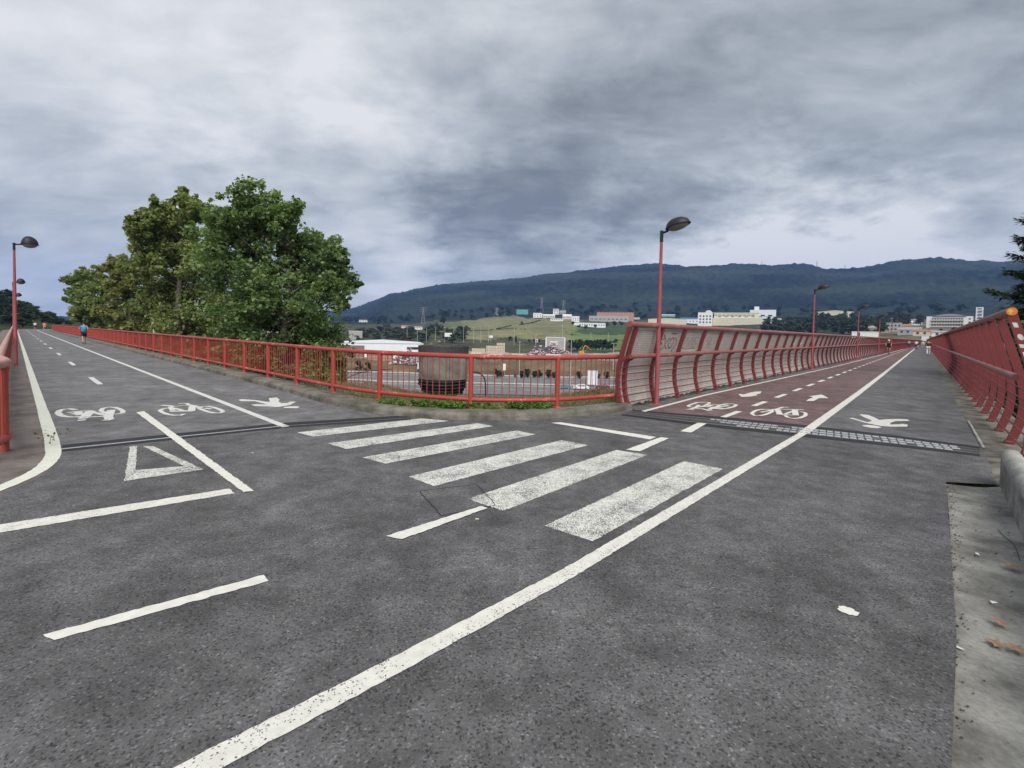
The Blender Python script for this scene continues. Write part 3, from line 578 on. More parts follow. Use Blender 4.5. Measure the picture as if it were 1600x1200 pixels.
# ------------------------------------------------------------------ road markings (ground coordinates in metres)
MARK = {"bikeA":{"loops":[[[5.088,9.751],[5.307,10.075],[5.521,10.302],[5.696,10.407],[5.789,10.4],[5.817,10.294],[5.764,10.162],[5.541,9.893],[5.352,9.697],[5.191,9.566],[5.044,9.532]]],"lines":[[[[5.401,9.977],[5.722,10.219],[5.921,10.403],[6.087,10.522],[6.32,10.755],[6.378,10.797],[6.478,10.775]],0.07],[[[6.029,10.449],[5.695,9.766]],0.13],[[[6.105,10.459],[6.435,10.448],[6.642,10.474]],0.08],[[[5.618,9.774],[5.761,9.705],[6.039,9.682]],0.08],[[[5.804,9.779],[6.299,10.259]],0.07],[[[6.394,10.398],[5.981,9.686]],0.13],[[[5.725,9.628],[5.63,9.384],[5.671,9.258],[5.84,9.328],[6.083,9.559],[6.298,9.837],[6.395,10.055],[6.362,10.155]],0.08]]},"bikeB":{"loops":[[[4.09,10.66],[4.246,10.894],[4.556,11.273],[4.74,11.322],[4.855,11.315],[4.763,11.111],[4.543,10.79],[4.347,10.556],[4.157,10.464],[4.072,10.555]],[[4.622,10.457],[4.946,10.916],[5.194,11.133],[5.342,11.153],[5.377,11.009],[5.171,10.698],[4.889,10.425],[4.659,10.298],[4.561,10.318]]],"lines":[[[[4.419,10.845],[4.152,10.397],[3.861,10.084],[4.012,10.121]],0.09],[[[4.125,10.328],[4.267,10.281],[4.312,10.034],[4.395,10.107]],0.1],[[[4.294,10.618],[4.497,10.576],[4.742,10.888],[4.934,10.914],[5.146,10.906]],0.09],[[[4.368,10.166],[4.606,10.522],[5.093,10.792]],0.1],[[[4.493,10.31],[4.783,10.478]],0.12]]},"bikeC":{"loops":[[[-7.655,8.618],[-7.792,8.819],[-7.813,8.97],[-7.66,8.932],[-7.409,8.757],[-7.177,8.545],[-7.057,8.381],[-7.068,8.281],[-7.162,8.27],[-7.334,8.348],[-7.51,8.479]]],"lines":[[[[-8.1,8.6],[-8.215,8.655],[-8.334,8.695],[-8.368,8.636],[-8.316,8.509],[-8.125,8.278],[-7.876,8.067],[-7.716,7.97],[-7.568,7.928],[-7.49,7.95],[-7.498,7.995]],0.1],[[[-7.971,8.297],[-7.949,8.374],[-7.927,8.453],[-7.78,8.523],[-7.599,8.391],[-7.376,8.269],[-7.16,8.15]],0.1],[[[-7.884,8.407],[-7.566,8.103]],0.12],[[[-7.843,8.262],[-7.59,8.147]],0.1],[[[-7.722,8.479],[-7.336,7.945]],0.16],[[[-7.494,7.972],[-7.343,7.899]],0.08],[[[-7.173,7.638],[-7.103,7.709]],0.13],[[[-7.225,7.781],[-7.299,7.904]],0.14],[[[-7.262,7.864],[-7.224,7.958],[-7.031,8.003]],0.09],[[[-7.493,8.601],[-7.391,8.587]],0.12],[[[-7.419,8.568],[-7.136,8.201],[-6.932,7.946],[-6.77,7.789]],0.14],[[[-6.809,7.699],[-6.725,7.708],[-6.74,7.801]],0.1],[[[-7.115,8.108],[-7.003,8.029]],0.1]]},"bikeD":{"loops":[[[-6.114,9.043],[-6.17,9.211],[-6.1,9.28],[-5.887,9.159],[-5.648,8.96],[-5.445,8.74],[-5.405,8.588],[-5.512,8.575],[-5.723,8.706],[-5.949,8.894]]],"lines":[[[[-6.578,8.983],[-6.698,8.968],[-6.689,8.857],[-6.617,8.702],[-6.423,8.517],[-6.205,8.343],[-6.035,8.275],[-5.925,8.279],[-5.957,8.421]],0.08],[[[-7.027,9.279],[-6.836,9.243],[-6.669,9.146]],0.1],[[[-6.718,9.11],[-6.393,8.73]],0.1],[[[-6.371,8.627],[-6.191,8.701],[-5.982,8.727]],0.14],[[[-6.561,8.985],[-6.226,8.751]],0.08],[[[-6.688,9.173],[-6.559,9.329],[-6.395,9.301]],0.07],[[[-6.853,9.522],[-6.7,9.542],[-6.505,9.348],[-6.395,9.301],[-6.141,9.097],[-6.062,9.049]],0.08],[[[-6.394,9.271],[-6.033,8.721]],0.13],[[[-5.992,9.029],[-5.794,8.942]],0.08]]},"personL":[[[-5.984,10.141],[-6.004,10.284],[-5.642,10.19],[-5.293,9.992],[-5.216,10.002],[-5.512,10.506],[-5.394,10.64],[-5.155,10.296],[-5.067,10.058],[-4.887,9.844],[-4.778,9.892],[-4.816,10.058],[-4.704,10.109],[-4.617,9.684],[-4.652,9.49],[-4.715,9.36],[-4.969,9.417],[-5.214,9.416],[-5.394,9.58],[-5.325,9.653],[-5.077,9.622],[-5.233,9.764],[-5.551,10.025],[-5.859,10.017]],[[-4.614,9.373],[-4.508,9.478],[-4.387,9.494],[-4.291,9.402],[-4.31,9.263],[-4.541,9.263]]],"personR":[[[6.941,9.477],[7.049,9.516],[7.008,9.277],[7.0,9.052],[7.176,9.169],[7.261,9.305],[7.377,9.662],[7.545,9.994],[7.688,9.924],[7.571,9.603],[7.452,9.326],[7.692,9.43],[7.954,9.485],[8.136,9.479],[8.084,9.344],[7.953,9.264],[7.7,9.226],[7.431,9.026],[7.284,8.845],[7.518,8.893],[7.591,8.948],[7.648,8.884],[7.448,8.659],[7.104,8.624],[6.956,8.675],[6.933,8.809],[6.889,8.968],[6.935,9.243]],[[6.629,8.708],[6.796,8.748],[6.877,8.689],[6.871,8.534],[6.711,8.433],[6.613,8.465],[6.586,8.593]]],"arrowA":[[7.613,11.928],[7.978,12.369],[8.247,12.636],[8.358,12.817],[8.308,12.906],[8.659,13.156],[8.974,13.383],[8.922,13.222],[8.77,12.855],[8.624,12.553],[8.565,12.59],[8.393,12.588],[8.05,12.203],[7.828,11.958]],"arrowB":[[6.391,12.998],[6.509,13.117],[6.562,13.024],[6.991,13.508],[7.269,13.773],[7.5,13.848],[7.184,13.327],[6.93,13.082],[6.884,12.908],[6.523,12.596],[6.231,12.49]],"zebra":[[[-3.293,7.113],[-2.928,6.862],[-1.099,8.281],[-1.63,8.469]],[[-2.565,6.476],[-2.2,6.185],[-0.29,7.911],[-0.582,8.132]],[[-1.859,5.798],[-1.498,5.54],[0.405,7.33],[0.102,7.588]],[[-1.108,5.071],[-0.782,4.772],[1.135,6.683],[0.775,6.97]],[[-0.396,4.425],[-0.05,4.14],[1.862,6.214],[1.489,6.438]],[[0.305,3.839],[0.66,3.564],[2.614,5.623],[2.243,5.932]]],"tri":[[[-5.026,6.085],[-4.965,6.125],[-4.146,5.095],[-3.969,4.73]],[[-3.969,4.73],[-4.146,5.095],[-3.731,5.272],[-3.442,5.168]],[[-4.901,6.13],[-4.732,6.11],[-3.442,5.168],[-3.731,5.272]]],"stop":[[-4.051,3.645],[-2.788,4.569],[-2.659,4.449],[-3.891,3.499]],"dash1":[[-2.397,2.347],[-1.589,2.974],[-1.521,2.906],[-2.301,2.31]],"dash2":[[-0.954,3.572],[-0.253,4.236],[-0.192,4.193],[-0.817,3.523]],"dash3":[[1.626,6.45],[2.378,7.288],[2.491,7.232],[1.803,6.377]],"dash4":[[2.881,7.811],[3.487,8.596],[3.661,8.584],[3.032,7.725]],"hold":[[0.742,8.302],[0.912,8.38],[2.319,7.327],[2.171,7.138]],"ldash":[[-6.855,8.448],[-6.826,8.588],[-2.508,4.512],[-2.591,4.471]],"patch":[[-0.902,4.61],[-0.343,4.861],[-0.119,4.275],[-0.586,4.009]],"splat":[[1.984,2.709],[2.057,2.757],[2.098,2.739],[2.07,2.681],[2.005,2.654]]}
ZM = 0.004
def mark(name, parent, mat, polys=(), z=ZM, rag=True):
    mb = MB()
    for k, p in enumerate(polys): mb.poly(ragged(p, 0.03, 0.006) if rag else p, z + 0.0007 * k)
    return mb.build(name, mat, parent)
for q in MARK['zebra']: mark('crossing_stripe', junction, 'paint_worn', [q])
mark('give_way_triangle', junction, 'paint_worn', MARK['tri'])
mark('give_way_line', junction, 'paint', [MARK['stop'] ])
mark('lane_dash', junction, 'paint_new', [MARK['dash1']])
mark('lane_dash', junction, 'paint_new', [MARK['dash2']], z=0.009)
mark('lane_dash', junction, 'paint_new', [MARK['dash3']], z=0.009)
mark('lane_dash', junction, 'paint_new', [MARK['dash4']])
mark('crossing_edge_line', junction, 'paint_new', [MARK['hold']])
mark('centre_line', junction, 'paint_new', [MARK['ldash']], z=0.008)
mark('asphalt_patch', junction, 'asphalt', [MARK['patch']], z=0.0025)
# crack lines round the patched square
mb = MB(); P = MARK['patch']
for k, (a, b) in enumerate(zip(P, P[1:] + P[:1])):
    pts = [tuple(V2(a).lerp(V2(b), t) + Vector((random.uniform(-.006, .006), random.uniform(-.006, .006)))) for t in np.linspace(0, 1, 9)]
    ribbon(mb, pts, 0.008, 0.0048 + k * .0003)
mb.build('crack', 'black', junction)
mb = MB(); c = Vector((2.035, 2.71)); mb.poly([tuple(c + Vector((math.cos(a), math.sin(a))) * (0.038 + 0.02 * random.random())) for a in np.linspace(0, 2 * math.pi, 19)[:-1]], ZM); mb.build('paint_splat', 'paint_new', junction)
for sx, sy in ((-0.27, 3.95), (0.38, 4.95), (-3.3, 5.9)):
    mb = MB(); mb.poly([(sx + .03 * math.cos(a) * random.uniform(.5, 1), sy + .014 * math.sin(a)) for a in np.linspace(0, 6.28, 8)[:-1]], ZM); mb.build('paint_splat', 'paint', junction)
def smooth_line(P, k=6):
    P = [V2(p) for p in P]; out = []; n = len(P)
    for i in range(n - 1):
        p0 = P[max(i - 1, 0)]; p1 = P[i]; p2 = P[i + 1]; p3 = P[min(i + 2, n - 1)]
        for q in range(k): t = q / k; out.append(0.5 * ((2 * p1) + (p2 - p0) * t + (2 * p0 - 5 * p1 + 4 * p2 - p3) * t * t + (-p0 + 3 * p1 - 3 * p2 + p3) * t ** 3))
    return out + [P[-1]]
# the long continuous line over the crossing and along the bridge
JX = [(-1.115, 1.645), (-0.585, 2.129), (0.397, 3.062), (2.082, 4.822), (5.026, 7.893)]
a0 = JX[0]; d0 = (V2(JX[1]) - V2(JX[0])).normalized(); JX = [tuple(V2(a0) - d0 * 5.0), tuple(V2(a0) - d0 * 2)] + JX
def wide_line(name, parent, mat, pts, w, z, step=0.035, j=0.004):
    L = []; Rr = []
    P = [V2(p) for p in pts]
    for i in range(len(P) - 1):
        k = max(1, min(220, int((P[i + 1] - P[i]).length / step)))
        t = (P[i + 1] - P[i]).normalized()
        for q in range(k): 
            t0 = (P[i] - P[i - 1]).normalized() if i else t; tt = t0.lerp(t, min(1, q / k * 2 + .5)).normalized(); nn = rightn(tt); p = P[i].lerp(P[i + 1], q / k)
            L.append((*(p - nn * (w / 2 + random.uniform(-j, j))), z)); Rr.append((*(p + nn * (w / 2 + random.uniform(-j, j))), z))
    nn = rightn((P[-1] - P[-2]).normalized()); L.append((*(P[-1] - nn * w / 2), z)); Rr.append((*(P[-1] + nn * w / 2), z))
    mb = MB(); m0 = len(L); mb.add(L + Rr, [(i, m0 + i, m0 + i + 1, i + 1) for i in range(m0 - 1)]); return mb.build(name, mat, parent)
wide_line('divider_line', junction, 'paint', JX, 0.115, 0.0062)
wide_line('divider_line', footpath, 'paint_cycle', [((a[0] + b[0]) / 2, (a[1] + b[1]) / 2) for a, b in zip(MIDL, MIDR)], 0.15, 0.0062)
wide_line('edge_line', cycle_lane, 'paint_cycle', BW, 0.095, ZM)
d = dirv(41.95); a = V2((4.271, 9.271)); s = 0.0; k = 0
while s < 120:
    L = 1.08 if k else 1.05; wide_line('lane_dash', cycle_lane, 'paint_cycle', [tuple(a + d * s), tuple(a + d * (s + L))], 0.12, ZM); s += 2.17; k += 1
wide_line('edge_line', left_path, 'paint_edge', [LP(s, 0.335) for s in SL[1:-1]], 0.135, 0.006) 
wide_line('edge_line', pavement, 'paint_edge', [(p.x, p.y) for p in smooth_line([LP(12, 0.335), LP(10.6, .335), LP(9.3, .335), (-5.86, 5.90), (-5.62, 5.66), (-5.40, 5.40), (-5.19, 5.10), (-5.04, 4.78), (-4.94, 4.45), (-4.89, 4.1), (-4.88, 3.4)])], 0.145, 0.0055, 0.05)
wide_line('divider_line', left_path, 'paint_left', [(-3.66, 7.51)] + [LP(s, 3.0) for s in [9.2] + SL[1:-1]], 0.12, ZM)
s = 16.4; 
while s < 150: wide_line('lane_dash', left_path, 'paint_left', [LP(s, 1.54), LP(s + 0.95 * 2.5 * .42, 1.54), LP(s + 2.35, 1.54)] if s > 40 else [LP(s, 1.54), LP(s + 2.3, 1.54)], 0.12, ZM); s += 7.9
for key, parent, mat in (('bikeA', cycle_lane, 'paint_cycle'), ('bikeB', cycle_lane, 'paint_cycle'), ('bikeC', left_path, 'paint_left'), ('bikeD', left_path, 'paint_left')):
    mb = MB(); z = ZM
    for lp in MARK[key]['loops']: ribbon(mb, lp, 0.075, z, True); z += 0.0006
    for ln, w in MARK[key]['lines']: ribbon(mb, ln, w * 0.9, z); z += 0.0006
    mb.build('bicycle_symbol', mat, parent)
mark('pedestrian_symbol', left_path, 'paint_left', MARK['personL'], rag=False)
mark('pedestrian_symbol', footpath, 'paint_cycle', MARK['personR'], rag=False)
mark('direction_arrow', cycle_lane, 'paint_cycle', [MARK['arrowA']], rag=False)
mark('direction_arrow', cycle_lane, 'paint_cycle', [MARK['arrowB']], rag=False)
# ------------------------------------------------------------------ distant things: x, y, ground z, (width,) height, (turn) in metres
BLD = {
    'white_warehouse':(-63.0,226.4,-13.1,39.1,9.1,15.6),
    'grey_shed':(-126.0,373.4,-7.2,10.2,7.2,18.7),
    'farmhouse':(-131.0,574.1,2.0,12.3,5.5,12.9),
    'farmhouse2':(-115.5,564.0,2.3,12.2,3.9,11.6),
    'mountain_house':(-344.3,1071.0,16.5,18.3,6.6,17.8),
    'teal_shed':(20.5,999.8,38.5,24.8,11.7,-1.2),
    'h1':(-22.8,999.7,34.2,23.4,6.9,1.3),
    'h2':(49.4,919.0,30.5,17.7,10.1,-3.1),
    'h3':(71.2,914.8,30.2,23.9,8.2,-4.4),
    'h4':(92.4,995.7,40.5,12.3,13.7,-5.3),
    'h5':(106.6,994.3,40.8,13.6,9.6,-6.1),
    'h6':(105.1,897.8,28.5,17.2,9.9,-6.7),
    'h7':(103.6,766.5,20.7,12.5,9.5,-7.7),
    'h8':(73.7,774.6,22.4,21.2,4.3,-5.4),
    'brick_factory':(193.8,878.9,26.2,68.5,18.1,-12.4),
    'brick_lower':(172.1,832.4,23.6,69.5,10.3,-11.7),
    'long_white':(105.7,643.4,10.9,45.4,5.8,-9.3),
    'cream_shed':(245.0,737.3,16.9,57.8,12.2,-18.4),
    'blue_roof':(322.3,844.5,24.6,32.6,10.5,-20.9),
    'white_house':(290.8,702.2,18.3,20.5,19.3,-22.5),
    'factory':(345.6,688.1,18.3,90.5,22.7,-26.7),
    'white_block':(407.2,757.5,29.9,37.6,16.7,-28.3),
    'annex':(344.6,593.3,15.4,9.2,6.5,-30.1),
    'cream_warehouse':(504.6,728.8,30.2,47.8,16.0,-34.7),
    'wl1':(505.8,642.3,25.5,20.8,4.4,-38.2),
    'wl2':(525.6,637.4,25.8,5.4,4.4,-39.5),
    'wl3':(545.1,634.0,26.1,3.3,3.5,-40.7),
    'wl4':(516.6,591.3,23.0,4.3,3.2,-41.1),
    'grey_block':(314.3,383.2,7.7,10.6,8.4,-39.4),
    'tan_block':(331.4,385.6,8.6,12.5,4.2,-40.7),
    'white_box':(236.4,310.9,2.3,15.0,4.7,-37.2),
    'apartment':(424.7,452.4,14.2,33.1,13.7,-43.2),
    'tower':(538.0,536.4,21.7,4.7,19.9,-45.1),
    'control':(29.7,318.6,-9.6,12.7,8.4,-5.3),
    'van':(202.6,223.1,1.2,3.2,2.1,-42.2),}
POLES = [(-40.26, 383.19, -8.21, 13.7), (-31.67, 381.69, -8.52, 13.1), (-26.39, 389.06, -8.05, 13.4), (-20.09, 391.78, -7.99, 13.5), (1.52, 377.87, -9.29, 14.6), (2.91, 174.98, -16.47, 14.5), (38.7, 359.72, -9.48, 18.8), (19.62, 153.75, -15.84, 15.5), (67.32, 397.36, -6.83, 9.3), (79.19, 383.02, -7.29, 10.0), (42.82, 195.36, -12.6, 10.5), (-89.33, 394.24, -6.23, 11.9), (-78.0, 381.47, -7.38, 11.0), (-68.67, 371.0, -8.52, 12.3), (-65.06, 392.26, -6.77, 11.3), (-55.33, 381.31, -7.95, 12.1), (-48.24, 379.37, -8.28, 12.5), (19.22, 377.38, -8.91, 8.8), (34.73, 376.27, -8.55, 10.4), (325.2, 591.35, 14.13, 5.7)]
PYLON = [((-160.72, 834.67, 12.05), 31.0), ((64.84, 1048.0, 39.03), 41.7), ((113.32, 1043.87, 44.21), 31.5), ((-34.52, 999.4, 38.03), 15.1)]
ANT = [((439.71, 2552.4, 329.44), 41.8), ((841.31, 2449.55, 345.03), 33.5), ((1214.95, 2287.36, 337.48), 37.5), ((1410.2, 2172.42, 320.02), 44.5), ((1499.05, 2112.09, 299.43), 40.4)]
ROW = [(41.88, 329.53, -11.19, 8.1), (44.67, 331.68, -10.98, 7.6), (46.38, 325.92, -11.25, 8.5), (49.97, 333.47, -10.79, 6.8), (52.59, 334.09, -10.69, 7.4), (55.23, 334.69, -10.64, 7.5), (56.68, 328.32, -10.92, 6.9), (59.1, 327.89, -10.87, 7.8), (62.79, 334.39, -10.47, 7.8), (64.85, 331.93, -10.54, 7.4), (67.17, 330.95, -10.47, 8.2), (69.17, 328.48, -10.47, 6.6), (71.23, 326.49, -10.44, 8.3)]
SCRUB = [(-108.69, 435.58, -4.69, 3.4), (-117.32, 440.36, -4.63, 4.1), (-94.72, 406.26, -5.75, 4.7), (-52.6, 425.97, -4.98, 4.7), (-53.72, 464.38, -2.45, 5.0), (-81.94, 464.53, -2.72, 4.8), (-60.87, 467.04, -2.16, 4.5), (-70.86, 499.61, 0.19, 4.2), (-88.97, 378.47, -7.33, 3.2), (-117.39, 401.6, -6.03, 4.5), (-74.37, 413.02, -5.55, 4.1), (-85.25, 427.93, -4.85, 3.2), (-123.61, 518.04, -1.03, 4.3), (-134.0, 504.01, -2.07, 4.0), (-115.84, 504.5, -1.46, 5.3), (-106.74, 491.64, -1.85, 6.2), (-104.43, 406.46, -5.74, 4.2), (-101.63, 402.66, -5.84, 3.5), (-84.23, 384.35, -6.98, 4.6), (-58.07, 418.81, -5.31, 4.1), (-76.55, 395.68, -6.33, 4.5), (-104.27, 410.41, -5.6, 5.2), (-105.8, 414.63, -5.46, 3.9), (-94.97, 431.94, -4.71, 3.6), (-133.83, 496.03, -2.47, 5.7), (-105.06, 388.46, -6.35, 5.0), (-96.36, 589.9, 4.99, 4.8), (-120.91, 564.67, 2.04, 2.8), (-180.33, 623.52, 2.08, 2.9), (-139.1, 623.13, 3.82, 4.7), (-80.73, 536.2, 2.7, 3.4), (-100.23, 576.67, 3.99, 4.1), (-121.83, 544.44, 0.73, 3.4), (-150.06, 655.9, 4.49, 3.0), (-185.24, 691.09, 4.01, 5.9), (-164.4, 598.37, 1.72, 4.8)]
SINGLE = [(-102.12, 681.57, 9.81, 14.5), (-55.77, 521.68, 1.89, 3.0), (12.13, 618.56, 11.24, 5.2), (-1.83, 411.56, -6.93, 5.2), (3.25, 406.04, -7.27, 5.7), (19.47, 405.59, -6.92, 3.4), (23.37, 405.38, -6.83, 3.4), (14.65, 411.92, -6.59, 2.9), (15.56, 405.75, -7.01, 2.9), (59.74, 467.9, -1.64, 3.3), (57.61, 494.5, 0.78, 2.8)]
HEDGE = [[(-32.03, 510.46, 0.95), (-18.55, 526.69, 2.32), (-0.44, 541.43, 3.85), (15.63, 529.17, 3.04)], [(-18.85, 534.65, 3.07), (-8.34, 567.97, 6.14), (-0.59, 595.93, 8.99)], [(9.56, 617.68, 11.18), (26.71, 665.29, 15.92), (47.77, 787.24, 23.21)], [(-55.92, 503.79, 0.45), (-39.57, 516.89, 1.5), (-30.91, 515.15, 1.33)]]
RTREE = [(313.25, 493.39, 10.52, 10.9), (409.36, 618.48, 20.01, 15.3), (395.66, 498.65, 14.63, 12.4), (549.02, 642.3, 26.73, 10.0), (355.49, 517.73, 13.58, 9.0), (365.94, 607.36, 17.04, 9.1), (366.34, 433.0, 11.25, 9.2), (339.79, 505.97, 12.37, 7.3), (438.42, 542.47, 18.1, 8.3), (321.44, 509.26, 11.51, 9.4), (510.6, 643.23, 25.68, 9.9), (438.92, 523.3, 17.29, 8.2), (492.59, 612.91, 23.41, 12.2), (392.18, 566.7, 17.26, 11.7), (412.21, 512.74, 15.85, 9.8), (356.74, 570.49, 15.34, 8.6), (424.45, 625.94, 21.2, 14.5), (451.89, 636.32, 23.35, 10.5), (502.22, 591.29, 22.58, 12.4), (462.3, 734.74, 27.47, 10.0), (458.0, 538.54, 18.62, 9.1), (409.65, 495.96, 15.09, 12.3), (445.37, 507.04, 16.86, 12.2), (409.38, 589.41, 19.05, 8.4), (389.61, 603.94, 18.33, 10.7), (368.54, 561.73, 15.71, 8.4), (498.5, 597.47, 22.78, 15.0), (509.71, 581.77, 22.35, 11.8), (360.1, 452.55, 11.55, 8.1), (461.94, 633.42, 23.59, 14.2), (376.84, 562.29, 16.19, 11.7), (539.51, 645.38, 26.64, 12.9), (555.44, 655.29, 27.62, 11.8), (339.94, 556.37, 13.96, 7.7), (413.9, 638.39, 20.98, 16.0), (364.93, 436.41, 11.29, 9.1), (404.83, 481.36, 14.36, 11.0), (393.97, 580.64, 17.82, 13.8), (439.18, 657.94, 23.27, 15.4), (472.01, 661.56, 25.57, 16.1), (383.83, 513.8, 14.76, 10.0), (345.49, 564.51, 14.5, 10.4), (396.07, 472.87, 13.73, 7.6), (408.82, 548.41, 17.27, 13.6), (367.51, 448.8, 11.75, 7.8), (422.19, 646.7, 21.79, 15.6), (405.34, 633.12, 20.25, 10.0), (438.25, 740.31, 26.03, 10.0), (507.49, 723.61, 30.25, 11.3), (491.13, 754.02, 30.18, 10.3), (506.1, 718.13, 29.99, 7.8), (443.25, 669.58, 23.92, 9.0), (437.15, 656.45, 23.06, 10.2), (402.17, 616.58, 19.49, 6.6), (433.65, 687.31, 23.9, 9.5), (459.14, 626.78, 23.13, 8.9), (455.72, 656.77, 24.3, 10.7), (470.74, 659.48, 25.44, 9.3), (454.7, 621.41, 22.66, 6.9), (454.14, 727.64, 26.69, 7.7)]
MID = [(359.81, 754.78, 21.62, 12.9), (360.0, 654.83, 18.17, 6.3), (331.73, 759.38, 20.06, 5.8), (264.8, 741.65, 17.38, 4.4), (85.94, 597.88, 8.36, 5.1), (92.22, 585.15, 6.77, 5.8), (112.17, 629.51, 9.17, 5.4), (133.82, 659.4, 10.78, 6.6), (148.6, 677.21, 12.19, 7.8), (158.4, 679.26, 12.42, 7.9), (183.53, 723.22, 15.42, 6.3), (82.57, 636.0, 12.11, 6.3), (280.32, 328.42, 5.23, 5.5), (272.6, 313.29, 4.74, 5.3), (288.26, 343.29, 5.76, 4.4), (305.23, 341.16, 6.6, 6.4), (331.97, 360.02, 8.07, 5.5), (360.71, 379.91, 9.69, 6.6)]
BANK = [(-5.52, 181.23, -16.54, 4.1), (-4.08, 184.01, -16.53, 3.1), (4.0, 181.0, -16.57, 3.6), (6.35, 183.94, -16.56, 4.1), (9.06, 181.91, -16.55, 3.6), (11.1, 182.34, -16.55, 3.9), (14.48, 180.46, -16.54, 4.3), (16.98, 183.27, -16.52, 3.1), (26.5, 180.74, -16.32, 3.6), (33.77, 179.53, -16.04, 2.6), (36.98, 179.45, -15.97, 3.6), (-58.05, 175.53, -15.13, 5.2), (-55.16, 177.92, -15.03, 4.7)]
LTREE = [(-122.08, 111.0, 0.75, 13.1), (-148.68, 136.74, 0.58, 16.8), (-138.29, 128.82, 0.86, 11.3), (-128.01, 120.79, 0.94, 9.1), (-153.95, 147.2, 1.03, 10.2), (-143.82, 138.98, 1.1, 10.3), (-133.95, 130.48, 1.33, 7.4), (-123.98, 122.08, 1.21, 6.9), (-149.54, 148.86, 1.16, 9.2), (-139.55, 140.46, 1.22, 9.4), (-129.65, 131.97, 1.27, 7.3), (-119.93, 123.29, 1.32, 4.8), (-144.99, 150.53, 1.07, 3.7), (-135.15, 141.95, 1.14, 3.1), (-135.01, 123.53, -0.01, 10.9), (-126.55, 113.51, 0.69, 14.9)]
CROWN = {
    'A': [(-13.8, 25.28, 8.47, 0.94), (-12.64, 25.38, 7.91, 0.89), (-14.7, 25.05, 7.95, 0.91), (-15.45, 24.62, 7.15, 0.96), (-13.1, 27.05, 7.05, 0.9), (-14.34, 26.61, 7.11, 1.23), (-15.86, 26.72, 6.55, 1.19), (-16.18, 25.21, 5.91, 1.15), (-12.34, 28.75, 7.03, 0.85), (-10.99, 27.54, 6.18, 0.86), (-12.79, 28.03, 5.92, 1.29), (-13.74, 26.87, 5.35, 1.33), (-14.98, 26.46, 4.9, 1.28), (-15.43, 24.84, 4.5, 1.17), (-11.02, 29.45, 5.59, 0.72), (-10.36, 29.1, 4.56, 0.64), (-10.42, 26.88, 3.95, 0.79), (-11.55, 27.82, 4.78, 1.17), (-13.45, 28.63, 4.05, 1.36), (-13.25, 25.25, 3.39, 1.32), (-14.72, 25.39, 3.02, 1.27), (-10.77, 28.85, 3.34, 0.56), (-11.22, 26.18, 2.79, 1.24), (-13.41, 27.74, 2.26, 1.35), (-14.34, 26.63, 1.83, 1.3), (-15.7, 26.45, 1.62, 1.19), (-11.55, 27.87, 1.34, 1.32), (-13.36, 28.47, 0.52, 1.36), (-13.7, 26.12, 0.22, 1.24), (-11.07, 28.15, 0.38, 1.02), (-11.06, 26.29, -0.46, 1.16), (-13.42, 27.03, -0.94, 1.34), (-14.78, 25.8, -0.15, 1.21), (-11.38, 29.47, -1.51, 0.87)],
    'B': [(-28.96, 41.19, 12.32, 0.93), (-25.73, 38.24, 10.95, 1.17), (-27.68, 36.21, 10.29, 0.89), (-28.56, 36.06, 9.36, 0.88), (-29.19, 36.04, 9.09, 0.58), (-29.3, 39.52, 9.76, 1.31), (-27.38, 39.71, 9.42, 1.47), (-29.6, 38.02, 8.24, 1.18), (-28.21, 38.6, 7.59, 1.63), (-25.42, 37.61, 6.71, 1.69), (-29.15, 37.42, 6.09, 1.38), (-29.88, 40.88, 5.43, 1.73), (-27.83, 41.17, 4.94, 1.8), (-25.93, 40.85, 3.27, 1.85), (-26.7, 37.94, 2.58, 1.87), (-30.36, 40.01, 3.13, 1.6), (-25.91, 39.93, 1.02, 1.83), (-28.36, 39.51, 0.7, 1.64), (-24.5, 39.44, -0.31, 1.65), (-26.75, 38.76, -0.6, 1.57)],
    'C': [(-47.98, 57.26, 9.02, 1.04), (-49.03, 56.92, 8.33, 1.03), (-45.67, 55.67, 7.85, 1.36), (-47.8, 60.8, 6.8, 1.55), (-46.92, 56.24, 5.97, 1.64), (-48.27, 59.82, 4.23, 1.83), (-50.05, 58.52, 3.71, 1.62), (-47.48, 61.45, 2.23, 2.03), (-47.36, 57.2, 1.73, 1.8), (-46.17, 58.17, 0.57, 1.85)],
    'D': [(-73.33, 80.62, 9.6, 1.38), (-71.59, 76.39, 8.62, 1.35), (-67.75, 76.18, 7.43, 1.6), (-76.03, 80.5, 6.34, 1.15), (-67.53, 74.19, 5.21, 1.77), (-72.81, 83.12, 3.99, 1.62), (-70.3, 76.06, 3.19, 1.37), (-69.85, 77.89, 2.2, 1.59), (-73.21, 84.2, 1.36, 1.42)],
}
# ------------------------------------------------------------------ railing round the nose and along the left-hand path
def catmull(P, k):
    out = []; n = len(P); P = [Vector(p) for p in P]
    for i in range(n - 1):
        p0 = P[max(i - 1, 0)]; p1 = P[i]; p2 = P[i + 1]; p3 = P[min(i + 2, n - 1)]
        for q in range(k):
            t = q / k; out.append(0.5 * ((2 * p1) + (p2 - p0) * t + (2 * p0 - 5 * p1 + 4 * p2 - p3) * t * t + (-p0 + 3 * p1 - 3 * p2 + p3) * t ** 3))
    out.append(P[-1]); return out
FEND = (2.42, 10.24)
posts = [(0.926, 9.292), (-0.793, 9.071), (-2.793, 9.817), (-4.15, 10.79)] + [LP(12.42 + 2.05 * k, 5.06) for k in range(78)]
railing = empty('tubular_railing', (posts[1][0], posts[1][1], 0), 0, 'long red tubular railing with upright bars round the kerb nose', 'railing')
def world_child(o, parent):
    o.parent = parent; o.location = Vector(o.location) - Vector(parent.location); return o
ZT, ZB = 1.0, 0.265
